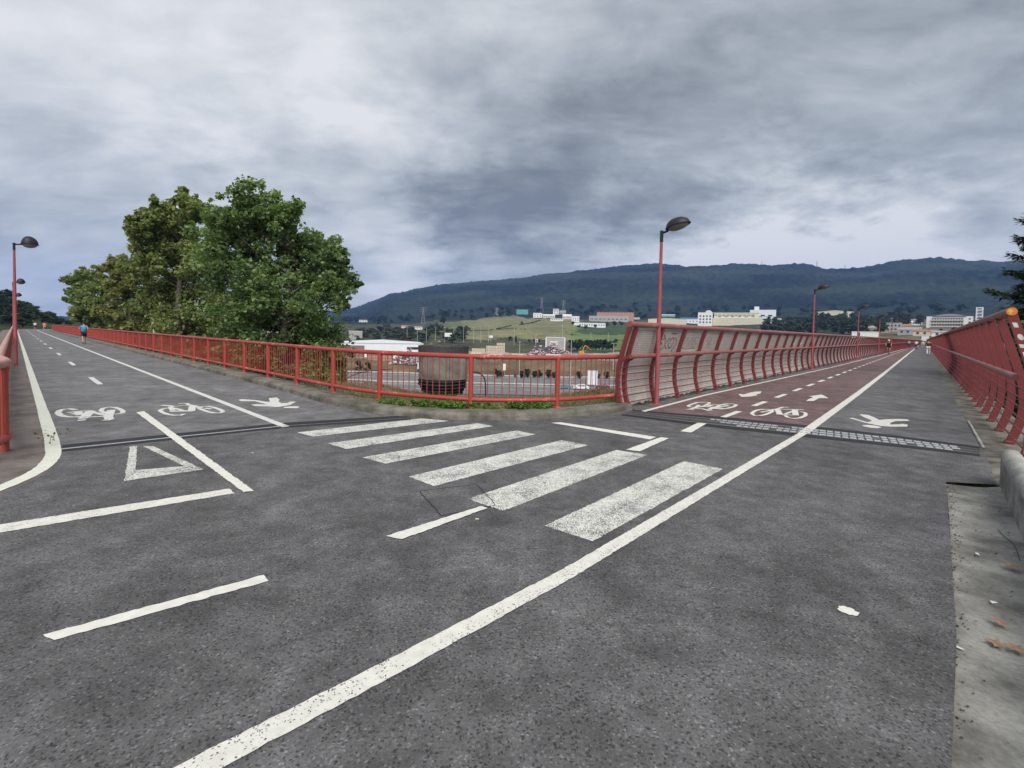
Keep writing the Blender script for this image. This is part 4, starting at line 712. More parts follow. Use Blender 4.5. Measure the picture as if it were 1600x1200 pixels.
mb = MB(); mb.tube([(0, 0, 0.0), (0, 0, ZT)], 0.05, 10); mb.lathe([(0.10, 0.0), (0.10, 0.012), (0.05, 0.014)], n=12)
post_far = MB(); post_far.tube([(0, 0, 0.0), (0, 0, ZT)], 0.05, 6, cap=False)
pm = mb.build('post', 'red', railing); pm.location = Vector((posts[0][0], posts[0][1], 0.132)) - railing.location
pmf = None
for k, p in enumerate(posts[1:]):
    if k < 26: me = pm.data
    else:
        if pmf is None: pmf = post_far.build('post', 'red', railing); pmf.location = Vector((p[0], p[1], 0.13)) - railing.location; continue
        me = pmf.data
    inst('post', me, railing, Vector((p[0], p[1], 0.132)) - railing.location)
def off(P, z): return [Vector((p[0], p[1], z)) - railing.location for p in P]
nose = [Vector(p) for p in [FEND, posts[0], posts[1], posts[2], posts[3], posts[4], posts[5]]]
crv = [(p.x, p.y) for p in catmull([(p.x, p.y) for p in nose], 8)]
far_pts = posts[6::6] + [posts[-1]]
path = crv + far_pts
# rounded return at the end by the bridge fence
e = Vector(FEND); dn = (e - Vector(posts[0])).normalized()
loop = [(*(e + dn * (0.10 * math.sin(a))), ZT + .13 - 0.13 - 0.10 + 0.10 * math.cos(a) + 0.0) for a in (math.pi / 2, math.pi / 4)]
top_pts = [(e.x + dn.x * .1, e.y + dn.y * .1, 0.72), (e.x + dn.x * .1, e.y + dn.y * .1, ZT + .02)] + [(e.x + dn.x * .07, e.y + dn.y * .07, ZT + .10), (e.x, e.y, ZT + .13)] + [(p[0], p[1], ZT + .13) for p in path[1:]]
mb = MB(); mb.tube([Vector(p) - railing.location for p in top_pts], 0.048, 10); mb.build('top_rail', 'red', railing)
bot_pts = [(e.x + dn.x * .1, e.y + dn.y * .1, 0.72), (e.x + dn.x * .1, e.y + dn.y * .1, ZB + .12)] + [(e.x + dn.x * .07, e.y + dn.y * .07, ZB + .05), (e.x, e.y, ZB + .02)] + [(p[0], p[1], ZB + .02) for p in path[1:]]
mb = MB(); mb.tube([Vector(p) - railing.location for p in bot_pts], 0.042, 10); mb.build('bottom_rail', 'red', railing)
# upright bars: the 300 nearest one by one, the rest joined
bal = MB(); bal.tube([(0, 0, ZB), (0, 0, ZT + .11)], 0.0095, 5, cap=False)
bm_ = None; rest = MB(); cnt = 0; walk = [Vector(p) for p in path]
postv = [Vector(p) for p in posts]
pts_all = []; carry = 0.07
for a, b in zip(walk[:-1], walk[1:]):
    L = (b - a).length; t = carry
    while t < L: pts_all.append(a + (b - a) * (t / L)); t += 0.142
    carry = t - L
for p in pts_all:
    if min((p - q).length for q in postv) < 0.055: continue
    cnt += 1
    if cnt <= 300:
        if bm_ is None: bm_ = bal.build('baluster', 'red', railing); bm_.location = Vector((p.x, p.y, 0)) - railing.location
        else:
            o = inst('baluster', bm_.data, railing, Vector((p.x, p.y, 0)) - railing.location)
            if random.random() < 0.25: o.rotation_euler = (random.gauss(0, .012), random.gauss(0, .012), 0)
    else:
        q = Vector((p.x, p.y, 0)) - railing.location; rest.tube([q + Vector((0, 0, ZB)), q + Vector((0, 0, ZT + .11))], 0.011, 3, cap=False)
tag(rest.build('baluster_row', 'red', railing), kind='stuff')
# rusty couplings on the bottom rail by the left-hand bend
mb = MB()
for t in (0.45, 0.6, 0.88):
    p = postv[3].lerp(postv[2], t); q = postv[3].lerp(postv[2], t + 0.035); mb.tube([Vector((p.x, p.y, ZB + .02)) - railing.location, Vector((q.x, q.y, ZB + .02)) - railing.location], 0.050, 10)
mb.build('coupling', 'bark_dark', railing)

# ------------------------------------------------------------------ railing at the far left of the left-hand path
RL = [(-5.88, 4.0), (-5.93, 4.7), (-6.05, 5.3), (-6.30, 5.74), (-6.62, 6.05)] + [LP(s, -0.16) for s in (10.0, 13, 16, 20, 26, 36, 60, 100, 128)]
rl = empty('kerbside_railing', (RL[3][0], RL[3][1], 0), 0, 'dull red railing with pale worn top tube at the left edge of the left path', 'railing')
cr = catmull(RL[:8], 6)[:-1] + [Vector(p) for p in RL[7:]]
def o2(P, z): return [Vector((p[0], p[1], z)) - rl.location for p in P]
mb = MB(); mb.tube(o2(cr, 1.10), 0.055, 10); mb.build('top_rail', 'rail_pale', rl)
mb = MB(); mb.tube(o2(cr, 0.17), 0.05, 10); mb.build('bottom_rail', 'red_dull', rl)
bal2 = MB(); bal2.tube([(0, 0, 0.17), (0, 0, 1.08)], 0.010, 5, cap=False); b2 = None; rest = MB(); cnt = 0; carry = .1
for a, b in zip(cr[:-1], cr[1:]):
    L = (b - a).length; t = carry
    while t < L:
        p = a + (b - a) * (t / L); q = Vector((p.x, p.y, 0)) - rl.location; t += 0.11; cnt += 1
        if cnt <= 160:
            if b2 is None: b2 = bal2.build('baluster', 'red_dull', rl); b2.location = q
            else: inst('baluster', b2.data, rl, q)
        else: rest.tube([q + Vector((0, 0, .17)), q + Vector((0, 0, 1.08))], 0.011, 3, cap=False)
    carry = t - L
tag(rest.build('baluster_row', 'red_dull', rl), kind='stuff')
mb = MB(); mb.tube([(0, 0, -.02), (0, 0, 1.08)], 0.04, 8, cap=False); pl = None
for p in [RL[1], RL[3]] + [LP(s, -0.16) for s in np.arange(11.5, 126, 2.0)]:
    q = Vector((p[0], p[1], 0)) - rl.location
    if pl is None: pl = mb.build('post', 'red_dull', rl); pl.location = q
    else: inst('post', pl.data, rl, q)

# ------------------------------------------------------------------ the two curved fences on the bridge
PROF = [(0.0, 0.0), (0.18, -0.055), (0.38, -0.105), (0.62, -0.125), (0.90, -0.105), (1.15, -0.05), (1.5, 0.045), (1.78, 0.13), (2.0, 0.205)]
PROF0 = [p for p in PROF if p[0] < 1.7] + [PROF[-1]]
def prof(z): return float(np.interp(z, [a for a, _ in PROF], [b for _, b in PROF]))
def rib_mesh(sgn, ztop=2.0, w=0.085, dp=0.075):
    mb = MB(); A = []; PROF = PROF0[:-1] + [(ztop, float(np.interp(ztop, [1.15, 2.0], [-0.05, 0.205])))]
    for i, (z, o) in enumerate(PROF):
        z0, o0 = PROF[max(i - 1, 0)]; z1, o1 = PROF[min(i + 1, len(PROF) - 1)]; L = math.hypot(z1 - z0, o1 - o0); nz, no = -(o1 - o0) / L, (z1 - z0) / L
        for sx, sd in ((-1, -1), (1, -1), (1, 1), (-1, 1)): A.append((sx * w / 2, sgn * (o + sd * no * dp / 2), z + sd * nz * dp / 2))
    n = len(PROF); fs = [(i * 4 + j, i * 4 + (j + 1) % 4, i * 4 + 4 + (j + 1) % 4, i * 4 + 4 + j) for i in range(n - 1) for j in range(4)] + [(3, 2, 1, 0), tuple(range(4 * n - 4, 4 * n))]
    if sgn < 0: fs = [f[::-1] for f in fs]
    mb.add(A, fs)
    # curved gusset up to the handrail, and the foot
    g = [(-0.10, 1.0), (-0.02, 1.03), (0.05, 1.07), (0.10, 1.11), (0.10, 1.14), (-0.07, 1.17)]
    vs = [(sx * 0.028, sgn * y, z) for sx in (-1, 1) for y, z in g]; k = len(g)
    mb.add(vs, [tuple(range(k)), tuple(range(2 * k - 1, k - 1, -1))] + [(i, (i + 1) % k, k + (i + 1) % k, k + i)[::-1] for i in range(k)])
    mb.bbox((0, sgn * 0.01, 0.0), (0.13, 0.12, 0.04), 0.01)
    return mb
def bridge_fence(name, label, P, ang, ss, sgn, panels, mat, far, ztop=2.0, zh=1.105):
    rz = R(90 - ang); org = P(0.0); root = empty(name, (org[0], org[1], 0), rz, label, 'fence')
    rm = rib_mesh(sgn, ztop, dp=0.075 if panels else 0.105).build('rib', mat, root); rm.location = (ss[0], 0, 0)
    for s in ss[1:]: inst('rib', rm.data, root, (s, random.uniform(-.004, .004), 0))
    a, b = ss[0] - (0.05 if panels else 0.42), far
    mb = MB(); mb.tube([(a if panels else ss[0] - .05, sgn * prof(ztop), ztop + .02), (ss[0] + 6, sgn * prof(ztop), ztop + .02), (b, sgn * prof(ztop), ztop + .02)], 0.062, 12); mb.build('top_rail', 'red_rail', root)
    mb = MB(); mb.tube([(ss[0] + (0.12 if panels else 0.18), sgn * 0.10, zh), (ss[0] + 6, sgn * .10, zh), (b, sgn * 0.10, zh)], 0.05, 12); mb.build('handrail', 'red_rail', root)
    for z in (0.13, 0.285, 0.44, 0.595, 0.75, 0.905):
        mb = MB(); y = sgn * (prof(z) + (0.040 if panels else 0.055)); mb.tube([(a, y, z), (ss[0] + 6, y, z), (b, y, z)], 0.0125, 6); mb.build('bar', mat, root)
    return root
ssL = [-2.95, -2.65, -1.35] + [1.4 * k for k in range(160)]
ssR = [1.4 * k for k in range(161)]
bfl = bridge_fence('curved_bridge_fence', 'curved red ribbed bridge fence backed with grey mesh panels, left of the red cycle lane', FLP, FL_A, ssL, -1, True, 'red_bridge', 1.4 * 159, 1.82, 1.15)
bfr = bridge_fence('curved_bridge_fence', 'curved red ribbed bridge fence with open bars, right of the grey footpath', FRP, FR_A, ssR, 1, False, 'red_bridge', 1.4 * 160, 2.04, 1.12)
# grey mesh panels
t = NT('grey mesh panel', 0.75, 0.2)
sx = t.N.new('ShaderNodeSeparateXYZ'); t.L.new(t.tc, sx.inputs[0])
lines = t.math('SINE', t.math('MULTIPLY', sx.outputs[2], 2 * math.pi / 0.042))
g = t.ramp(t.noise(1.3, 6, 0.65), [(0.3, (0.39, 0.355, 0.335)), (0.7, (0.52, 0.475, 0.45))])
g = t.mix(1.0, g, t.ramp(lines, [(0.0, 0.80), (0.6, 1.06)]), 'MULTIPLY'); g = t.mix(1.0, g, t.ramp(t.noise(12, 5, 0.7, stretch=(1, 1, .4)), [(0.3, 0.82), (0.65, 1.08)]), 'MULTIPLY')
t.color(g); MT['panel'] = t.m
def panel_mb(L, seed):
    rs = random.Random(seed); mb = MB(); zs = [0.06, 0.16, 0.38, 0.62, 0.90, 1.15, 1.4, 1.6, 1.73]; xs = np.linspace(0.02, L - 0.02, 15); V = []
    for k, z in enumerate(zs):
        for x in xs: V.append((x, -(prof(z) - 0.052), z + (rs.uniform(-0.035, 0.03) if k == 0 else 0)))
    n = len(xs); mb.add(V, [(i * n + j, i * n + j + 1, i * n + n + j + 1, i * n + n + j) for i in range(len(zs) - 1) for j in range(n - 1)], 0, True)
    off_ = [(x, y + 0.010, z) for x, y, z in V]; mb.add(off_, [(i * n + j, i * n + n + j, i * n + n + j + 1, i * n + j + 1) for i in range(len(zs) - 1) for j in range(n - 1)], 0, True)
    return mb
pmesh = []
for i, (a, b) in enumerate(zip(ssL[:-1], ssL[1:])):
    if b - a < 1.3: o = panel_mb(b - a, i).build('mesh_panel', 'panel', bfl); o.location = (a, 0, 0); continue
    if len(pmesh) < 4: o = panel_mb(b - a, i).build('mesh_panel', 'panel', bfl); o.location = (a, 0, 0); pmesh.append(o.data)
    else: inst('mesh_panel', pmesh[i % 4], bfl, (a, 0, 0))
panels = sorted([o for o in bfl.children if o.name.startswith('mesh_panel')], key=lambda o: o.location.x)
# graffiti: hand drawn dark strokes on three bays, a pale stencil further on
def graffiti(pan, strokes, w, mat, sc=(1, 1), o=(0, 0)):
    mb = MB()
    for k, st in enumerate(strokes):
        P = catmull([(x * sc[0] + o[0], z * sc[1] + o[1]) for x, z in st], 4) if len(st) > 2 else [Vector(p) for p in st]
        A = []; B = []
        for i, p in enumerate(P):
            tv = (P[min(i + 1, len(P) - 1)] - P[max(i - 1, 0)]).normalized(); nn = rightn(tv); ww = w * random.uniform(.8, 1.2) / 2
            for L_, q in ((A, p - nn * ww), (B, p + nn * ww)): L_.append((q.x, -(prof(q.y) - 0.052) - 0.004 - 0.0006 * k, q.y))
        mb.strip(A, B); 
    mb.build('graffiti', mat, pan)
MT['ink'] = mat_plain('maroon spray paint', (0.085, 0.045, 0.05), 0.7, 0.3, 12)
MT['ink_grey'] = mat_plain('grey spray paint', (0.22, 0.17, 0.16), 0.7, 0.3, 12)
E3 = [[(.22, .72), (.08, .62), (.02, .45), (.16, .40), (.06, .28), (.02, .1), (.18, .02), (.26, .1)], [(.12, .95), (.24, .75), (.36, .2), (.46, .04)], [(.5, .78), (.36, .5), (.28, .1)], [(.62, .75), (.5, .45), (.58, .1), (.72, .2), (.76, .55), (.66, .78), (.56, .6)], [(.8, .8), (.92, .55), (.9, .2), (.8, -.05), (.86, -.25)], [(.1, 1.02), (.2, 1.04)], [(.3, 1.03), (.42, 1.05)], [(.52, 1.02), (.6, 1.08), (.72, 1.03), (.84, 1.06)]]
graffiti(panels[2], E3, 0.022, 'ink', (1.05, 0.38), (0.16, 1.27))
S2 = [[(.1, .9), (.2, .3), (.3, .8), (.34, .1)], [(.4, .2), (.55, .8), (.62, .1)], [(.45, .45), (.62, .4)], [(.7, .9), (.72, .1), (.9, .3), (.74, .55), (.92, .9)], [(.05, .05), (.4, -.1), (.95, -.02)], [(.1, -.2), (.9, -.25)]]
graffiti(panels[3], S2, 0.018, 'ink_grey', (1.1, 0.36), (0.15, 1.29)); graffiti(panels[3], [[(.05, .02), (.5, 0), (.95, .03)], [(.05, -.12), (.6, -.1), (.95, -.13)]], 0.02, 'paint_new', (1.2, 0.3), (0.1, 1.24))
graffiti(panels[4], [[(.3, .9), (.5, .2), (.6, .9), (.7, .1)], [(.35, .5), (.8, .55)], [(.2, .1), (.85, .05)]], 0.018, 'ink_grey', (1.0, .34), (.2, 1.28))
MT['ink_blue'] = mat_plain('dark blue stencil', (0.04, 0.07, 0.13), 0.7, 0.3, 12)
for k in (12, 13):
    graffiti(panels[k], [[(.1, .1), (.9, .1)], [(.15, .9), (.15, .3), (.5, .3), (.5, .9)], [(.65, .9), (.65, .3)], [(.8, .35), (.95, .85)]], 0.09, 'paint_new', (1.2, .36), (.1, 1.25))
    graffiti(panels[k], [[(.25, .55), (.4, .55)], [(.3, .8), (.42, .8)], [(.7, .5), (.85, .7)]], 0.09, 'ink_blue', (1.2, .36), (.1, 1.25))
# stickers on the first rib of the right-hand fence, orange cap on the top tube
MT['sticker'] = mat_plain('white sticker', (0.62, 0.62, 0.60), 0.6, 0.25, 40)
MT['orange'] = mat_plain('orange paper', (0.70, 0.20, 0.04), 0.7, 0.15, 30)
MT['yellow'] = mat_plain('yellow paint', (0.75, 0.48, 0.06), 0.7, 0.15, 30)
def sticker(parent, s, z, w, h, k, mat='sticker', sgn=1, rnd=False):
    mb = MB(); nseg = 10 if rnd else 4; pts = []
    if rnd: pts = [(math.cos(a) * w / 2, math.sin(a) * h / 2) for a in np.linspace(0, 2 * math.pi, nseg + 1)[:-1]]
    else: pts = [(-w / 2 + random.uniform(-.006, .006), -h / 2), (w / 2, -h / 2 + random.uniform(-.006, .006)), (w / 2, h / 2), (-w / 2, h / 2 + random.uniform(-.006, .006))]
    V = [(s + x, sgn * (prof(z + y) + 0.062 + 0.0006 * k), z + y + 0.0) for x, y in pts]; f = tuple(range(len(V)))
    if abs(s) < .1: V = [(-0.0432 - 0.0006 * k, prof(z + y) + s + x, z + y) for x, y in pts]
    mb.add(V, [f, f[::-1]] if False else [f if sgn < 0 else f[::-1]]); mb.build('sticker', mat, parent)
for k, (z, w, h, rd) in enumerate([(1.87, .05, .07, False), (1.70, .06, .09, True), (1.575, .07, .05, False), (1.52, .03, .04, True), (1.45, .075, .085, False), (1.34, .085, .085, True), (1.25, .03, .04, True)]): sticker(bfr, random.uniform(-.008, .008), z, w, h, k, rnd=rd)
sticker(bfr, 14.03, 1.62, .07, .22, 0)
mb = MB(); mb.lathe([(0.0, 0.0), (0.056, 0.0)], n=16); cap = mb.build('cap_sticker', 'orange', bfr); cap.rotation_euler = (0, R(-90), 0); cap.location = (-0.0525, prof(2.04), 2.06)
mb = MB(); mb.add([(-.0535, .217 + y, 2.06 + z) for y, z in [(-.012, -.04), (.012, -.04), (.014, -.005), (.034, -.002), (.02, .02), (.005, .043), (-.018, .022), (-.034, .0), (-.012, -.006)]], [tuple(range(9)), tuple(range(8, -1, -1))][1:]); mb.build('cap_sticker', 'yellow', bfr)
# short slanting brace near the end of the right-hand fence
mb = MB(); mb.tube([(-0.38, .055, 0.10), (0.35, -0.06, 0.80)], 0.013, 6); mb.build('brace', 'red_bridge', bfr)

# ------------------------------------------------------------------ concrete barrier with a rounded coping at the right
bar = empty('concrete_barrier', (5.60, 5.27, 0), R(90 - 42.3), 'low concrete barrier with rounded pale grey coping at the end of the right fence', 'barrier')
mb = MB(); mb.bbox((-3.0, -0.10, 0.09), (6.0, 0.17, 0.40), 0.01); mb.build('wall', 'concrete_gutter', bar)
mb = MB(); s0 = 0.04
for k in range(6):
    L = 0.98; x1 = s0 - k * 1.0; mb.tube([(x1, -0.10, 0.32), (x1 - .02, -0.10, .32), (x1 - L + .02, -0.10, 0.32), (x1 - L, -0.10, 0.32)], [.078, .09, .09, .078], 14)
    mb.build('coping', 'concrete_pale', bar); mb = MB()

# ------------------------------------------------------------------ street lamps
def lamp(name, loc, out_deg, label, H, L, Wd, Ht, arm, tilt, mat, group, pole_r=0.052):
    root = empty(name, (loc[0], loc[1], 0), R(90 - out_deg), label, 'street lamp', group)   # local +x points over the path
    mb = MB(); mb.tube([(0, 0, 0.015), (0, 0, 1.15), (0, 0, H - 0.22)], [pole_r, pole_r, pole_r * 0.62], 12); mb.build('pole', mat, root)
    mb = MB(); mb.bbox((0, 0, 0.0), (0.26, 0.26, 0.034), 0.006); mb.build('base_plate', mat, root)
    mb = MB(); mb.tube([(0, 0, H - 0.26), (0, 0, H)], pole_r * 0.75, 10); mb.tube([(0, 0, H - 0.05), (arm * .6, 0, H - 0.045), (arm + 0.06, 0, H - 0.02)], 0.026, 8); mb.build('arm', 'lamp_dark', root)
    # head: domed shell above, shallow bowl below, tilted up towards the tip
    def dome(zs, rs, sgn):
        mb = MB(); rings = []; n = 22
        for z, r_ in zip(zs, rs): rings.append([(math.cos(a) * r_ * L / 2 * (1.0 + 0.08 * math.cos(a)), math.sin(a) * r_ * Wd / 2, z * sgn) for a in np.linspace(0, 2 * math.pi, n + 1)[:-1]])
        V = [v for r_ in rings for v in r_]; fs = [(i * n + j, i * n + (j + 1) % n, (i + 1) * n + (j + 1) % n, (i + 1) * n + j) for i in range(len(rings) - 1) for j in range(n)]
        if sgn < 0: fs = [f[::-1] for f in fs]
        mb.add(V, fs, 0, True); mb.add(rings[-1], [tuple(range(n)) if sgn > 0 else tuple(range(n - 1, -1, -1))]); return mb
    th = np.linspace(0, math.pi / 2 * 0.97, 7)
    sh = dome([0.0] + list(0.012 + np.sin(th) * Ht * 0.68), [1.0] + list(np.cos(th)), 1).build('shell', 'lamp_dark', root)
    bw = dome([-0.002] + list(np.sin(th) * Ht * 0.32), [0.9] + list(0.9 * np.cos(th)), -1).build('bowl', 'lamp_glass', root)
    rim = MB(); rg = [(math.cos(a) * 1.02 * L / 2 * (1.0 + 0.08 * math.cos(a)), math.sin(a) * 1.02 * Wd / 2, 0.0) for a in np.linspace(0, 2 * math.pi, 23)]
    rim.tube(rg, 0.012, 6, cap=False); rm = rim.build('rim', 'lamp_dark', root)
    for o in (sh, bw, rm): o.location = (arm + L / 2, 0, H + math.sin(R(tilt)) * L / 2); o.rotation_euler = (0, -R(tilt), 0)
    return root
GL = 'street lamps along the left path'; GB = 'street lamps along the bridge'
lamp('street_lamp', (-18.13, 16.93), 43, 'red street lamp with round dark head, nearest one beside the left path', 4.48, 0.46, 0.44, 0.42, 0.15, 0, 'red_pole', GL)
labs = ['red street lamp, second along the left path, small dark head right of the nearest pole', 'red street lamp, third along the left path, tiny dark head', 'red street lamp, farthest seen along the left path above the trees']
for k, lb in enumerate(labs): lamp('street_lamp', LP(24.8 + 24.5 * (k + 1), -0.05), 43, lb, 4.48, 0.46, 0.44, 0.42, 0.15, 0, 'red_pole', GL)
lb = ['tall red street lamp with dark domed head at the start of the bridge fence', 'faded red street lamp, second along the bridge fence', 'faded red street lamp, third along the bridge fence', 'faded red street lamp, fourth along the bridge fence', 'faded red street lamp, fifth and farthest along the bridge fence']
d0 = V2(FLP(0)); base = V2((3.40, 10.80)); sL = [(base - d0).dot(dirv(FL_A)) + 17.9 * k for k in range(5)]
for k in range(5):
    p = (base.x, base.y) if k == 0 else FLP(sL[k], 0.17)
    lamp('street_lamp', p, 42 + 90, lb[k], 4.03 + (0.12 if k else 0), 0.54, 0.40, 0.27, 0.09, 12, 'red_pole', GB)

# ------------------------------------------------------------------ concrete drum on black hoops behind the railing
drum = empty('concrete_drum', (-1.76, 11.95, -0.12), 0, 'round grey concrete drum with dark rim on dark stacked hoops behind the railing', 'drum')
mb = MB(); ns = 16
MT['stave1'] = mat_concrete('grey brown panel', (0.22, 0.205, 0.185), 0.5, 2.0); MT['stave2'] = mat_concrete('pale panel', (0.31, 0.29, 0.265), 0.45, 2.0); MT['stave3'] = mat_concrete('dark panel', (0.16, 0.148, 0.135), 0.45, 2.0)
for k in range(ns):
    a0, a1 = 2 * math.pi * k / ns + 0.006, 2 * math.pi * (k + 1) / ns - 0.006; mb = MB(); ro, ri = 0.625 + random.uniform(-.008, .008), 0.55; A = []
    for z in (0.52, 1.13): A += [(ro * math.cos(a0), ro * math.sin(a0), z), (ro * math.cos((a0 + a1) / 2) * 1.006, ro * math.sin((a0 + a1) / 2) * 1.006, z), (ro * math.cos(a1), ro * math.sin(a1), z), (ri * math.cos(a1), ri * math.sin(a1), z), (ri * math.cos(a0), ri * math.sin(a0), z)]
    mb.add(A, [(4, 3, 2, 1, 0), (5, 6, 7, 8, 9)] + [(i, (i + 1) % 5, 5 + (i + 1) % 5, 5 + i) for i in range(5)]); mb.build('panel', random.choice(['stave1', 'stave1', 'stave2', 'stave3']), drum)
mb = MB(); mb.lathe([(0.54, 1.12), (0.645, 1.12), (0.645, 1.355), (0.60, 1.362), (0.58, 1.30), (0.0, 1.30)], n=32, smooth=False); mb.build('rim', 'dark_steel', drum)
for k, (z, r_) in enumerate([(0.47, .61), (0.39, .60), (0.31, .575), (0.23, .53), (0.15, .49)]):
    mb = MB(); mb.lathe([(r_ - .16, z - .022), (r_ + .02, z - .026), (r_ + .03, z), (r_ + .015, z + .026), (r_ - .16, z + .02), (r_ - .16, z - .022)], c=(random.uniform(-.02, .02), random.uniform(-.02, .02), 0), n=20, smooth=False); mb.build('hoop', 'black', drum)
mb = MB(); mb.lathe([(0.36, 0.05), (0.40, 0.5), (0, .5)], n=14); mb.build('core', 'black', drum)
for a in (3.6, 5.4, 1.2): mb = MB(); mb.bbox((0.3 * math.cos(a), .3 * math.sin(a), 0.05), (0.3, 0.2, 0.12), .01, a); mb.build('foot', 'dark_steel', drum)
# bent dark hose standing in the grass right of the drum
mb = MB(); mb.tube(catmull([(-0.62, 11.2, -.1), (-0.62, 11.2, .25), (-0.66, 11.2, .5), (-0.80, 11.22, .62), (-1.0, 11.3, .63)], 5), 0.018, 6)
tag(mb.build('bent_hose', 'black'), 'thin dark bent hose sticking up from the grass right of the drum', 'hose')
mb = MB(); mb.tube(catmull([(-4.35, 11.6, .05), (-4.2, 11.5, .3), (-3.7, 11.4, .55), (-2.9, 11.3, .66)], 5), 0.010, 5)
tag(mb.build('bent_hose', 'black'), 'thin dark twig like hose arching behind the bend of the railing', 'hose')
# ------------------------------------------------------------------ trees
def leaf_cloud(mb, c, rad, n, size, rs, flat=0.85, up=0.75):
    """many bent leaf-shaped faces spread through an ellipsoid round c"""
    u = rs.normal(size=(n, 3)); u /= np.linalg.norm(u, axis=1)[:, None]; q = rs.uniform(0, 1, n) ** 0.45
    P = u * (q * rad)[:, None]; P[:, 2] *= flat; P += np.array(c)
    nr = rs.normal(size=(n, 3)) + u * 0.5; nr[:, 2] += up * 1.5; nr /= np.linalg.norm(nr, axis=1)[:, None]
    a = np.cross(nr, rs.normal(size=(n, 3))); a /= np.linalg.norm(a, axis=1)[:, None] + 1e-9; b = np.cross(nr, a)
    s = size * rs.uniform(0.45, 1.45, n)[:, None]
    V = np.stack([P - a * s * 0.5, P + b * s * 0.42 - a * s * .08 + nr * s * 0.1, P + a * s * 0.55 - nr * s * .08, P - b * s * 0.42 - a * s * .08 + nr * s * 0.1], 1)
    return V
def leaf_mesh(Vs, name, mat, parent):
    V = np.concatenate([v.reshape(-1, 3) for v in Vs]); n = len(V) // 4; F = np.arange(n * 4).reshape(n, 4); T = np.concatenate([F[:, [0, 1, 2]], F[:, [0, 2, 3]]], 1).reshape(-1, 3)
    me = bpy.data.meshes.new(name); me.vertices.add(len(V)); me.vertices.foreach_set('co', V.astype(np.float32).ravel()); me.loops.add(T.size); me.loops.foreach_set('vertex_index', T.astype(np.int32).ravel())
    me.polygons.add(len(T)); me.polygons.foreach_set('loop_start', np.arange(len(T)) * 3); me.polygons.foreach_set('loop_total', np.full(len(T), 3)); me.update()
    me.materials.append(MT[mat]); o = bpy.data.objects.new(name, me); COL.objects.link(o)
    if parent is not None: o.parent = parent
    return o
def big_tree(name, label, clumps, leafmat, lsize, per, seed, lean=0.0, depth=1):
    rs = np.random.RandomState(seed); C = np.array([c[:3] for c in clumps]); cx, cy = C[:, 0].mean(), C[:, 1].mean(); z0 = gz(cx, cy) - 0.4
    root = empty(name, (cx, cy, z0), 0, label, 'tree', 'plane trees behind the railing'); org = np.array([cx, cy, z0])
    top = C[:, 2].max() - z0; rm = np.mean([c[3] for c in clumps])
    mb = MB(); st = [Vector((rs.normal(0, .05 * top * .06) * k, rs.normal(0, .3), top * k / 7)) for k in range(7)]; st[0] = Vector((0, 0, 0))
    tr = 0.021 * top + .05; mb.tube(st, [tr * 1.25] + [tr * (1 - 0.14 * k) for k in range(1, 7)], 9); mb.build('trunk', 'bark', root)
    bb = MB(); Vs = []; far = np.array([cx, cy]) / np.hypot(cx, cy)
    for c in clumps:
        items = [(c, 1.0)]
        if depth: 
            k = rs.uniform(0.7, 1.5) * c[3] * 1.2; items.append(((c[0] - far[0] * k * .8, c[1] - far[1] * k * .8, c[2] + rs.normal(0, .3) * c[3], c[3] * .9), .6)) if rs.uniform() < .4 and c[2] < top * .45 + z0 else None; items.append(((c[0] + far[0] * k, c[1] + far[1] * k, c[2] + rs.normal(0, .3) * c[3], c[3] * .95), 0.8))
        for (x, y, z, r_), dens in items:
            p = Vector((x, y, z)) - Vector(org); hz = max(top * .18, min(p.z - Vector((p.x, p.y)).length * .75, top * .8)); a = st[0].lerp(st[-1], hz / (top * 6 / 7) if top else 0) if hz < top * 6 / 7 else st[-1]
            mid = a.lerp(p, 0.55) + Vector((rs.normal(0, .12), rs.normal(0, .12), -0.06 * (p - a).length)); bb.tube([a, mid, p], [tr * .26, tr * .14, tr * .04], 5, cap=False)
            for q in range(5):
                e = p + Vector(rs.normal(0, .5, 3)) * r_; bb.tube([mid.lerp(p, .6), e], [tr * .06, tr * .02], 3, cap=False)
            # the crown is built of smaller sprays so that gaps show the sky
            ns = 14
            for q in range(ns):
                u = rs.normal(size=3); u /= np.linalg.norm(u); cc = np.array(p) + u * r_ * rs.uniform(.2, 1.35) * np.array([1, 1, .95])
                Vs.append(leaf_cloud(None, cc, r_ * rs.uniform(.26, .55), int(per * dens / ns * rs.uniform(.6, 1.4)), lsize, rs, 0.8))
    for c in clumps:                                    # loose end sprays that break up the outline
        for q in range(9):
            u = rs.normal(size=3); u[2] = u[2] * .75 + .1; u /= np.linalg.norm(u); cc = np.array(c[:3]) - org + u * c[3] * rs.uniform(.95, 1.38); Vs.append(leaf_cloud(None, cc, c[3] * rs.uniform(.14, .42), int(per * .014), lsize * 1.1, rs, 1.0))
    bb.build('branches', 'bark', root); leaf_mesh(Vs, 'crown', leafmat, root); return root
big_tree('plane_tree', 'large dark green plane tree behind the railing, nearest and rightmost of its row', CROWN['A'], 'leafA', 0.175, 1280, 21)
big_tree('plane_tree', 'tall green plane tree behind the railing left of the nearest dark one', CROWN['B'], 'leafB', 0.24, 1320, 22)
big_tree('plane_tree', 'yellowish green plane tree, third along the row behind the railing', CROWN['C'], 'leafC', 0.33, 1400, 23)
big_tree('plane_tree', 'small looking plane tree at the far left end of the row behind the railing', CROWN['D'], 'leafB', 0.42, 1300, 24)

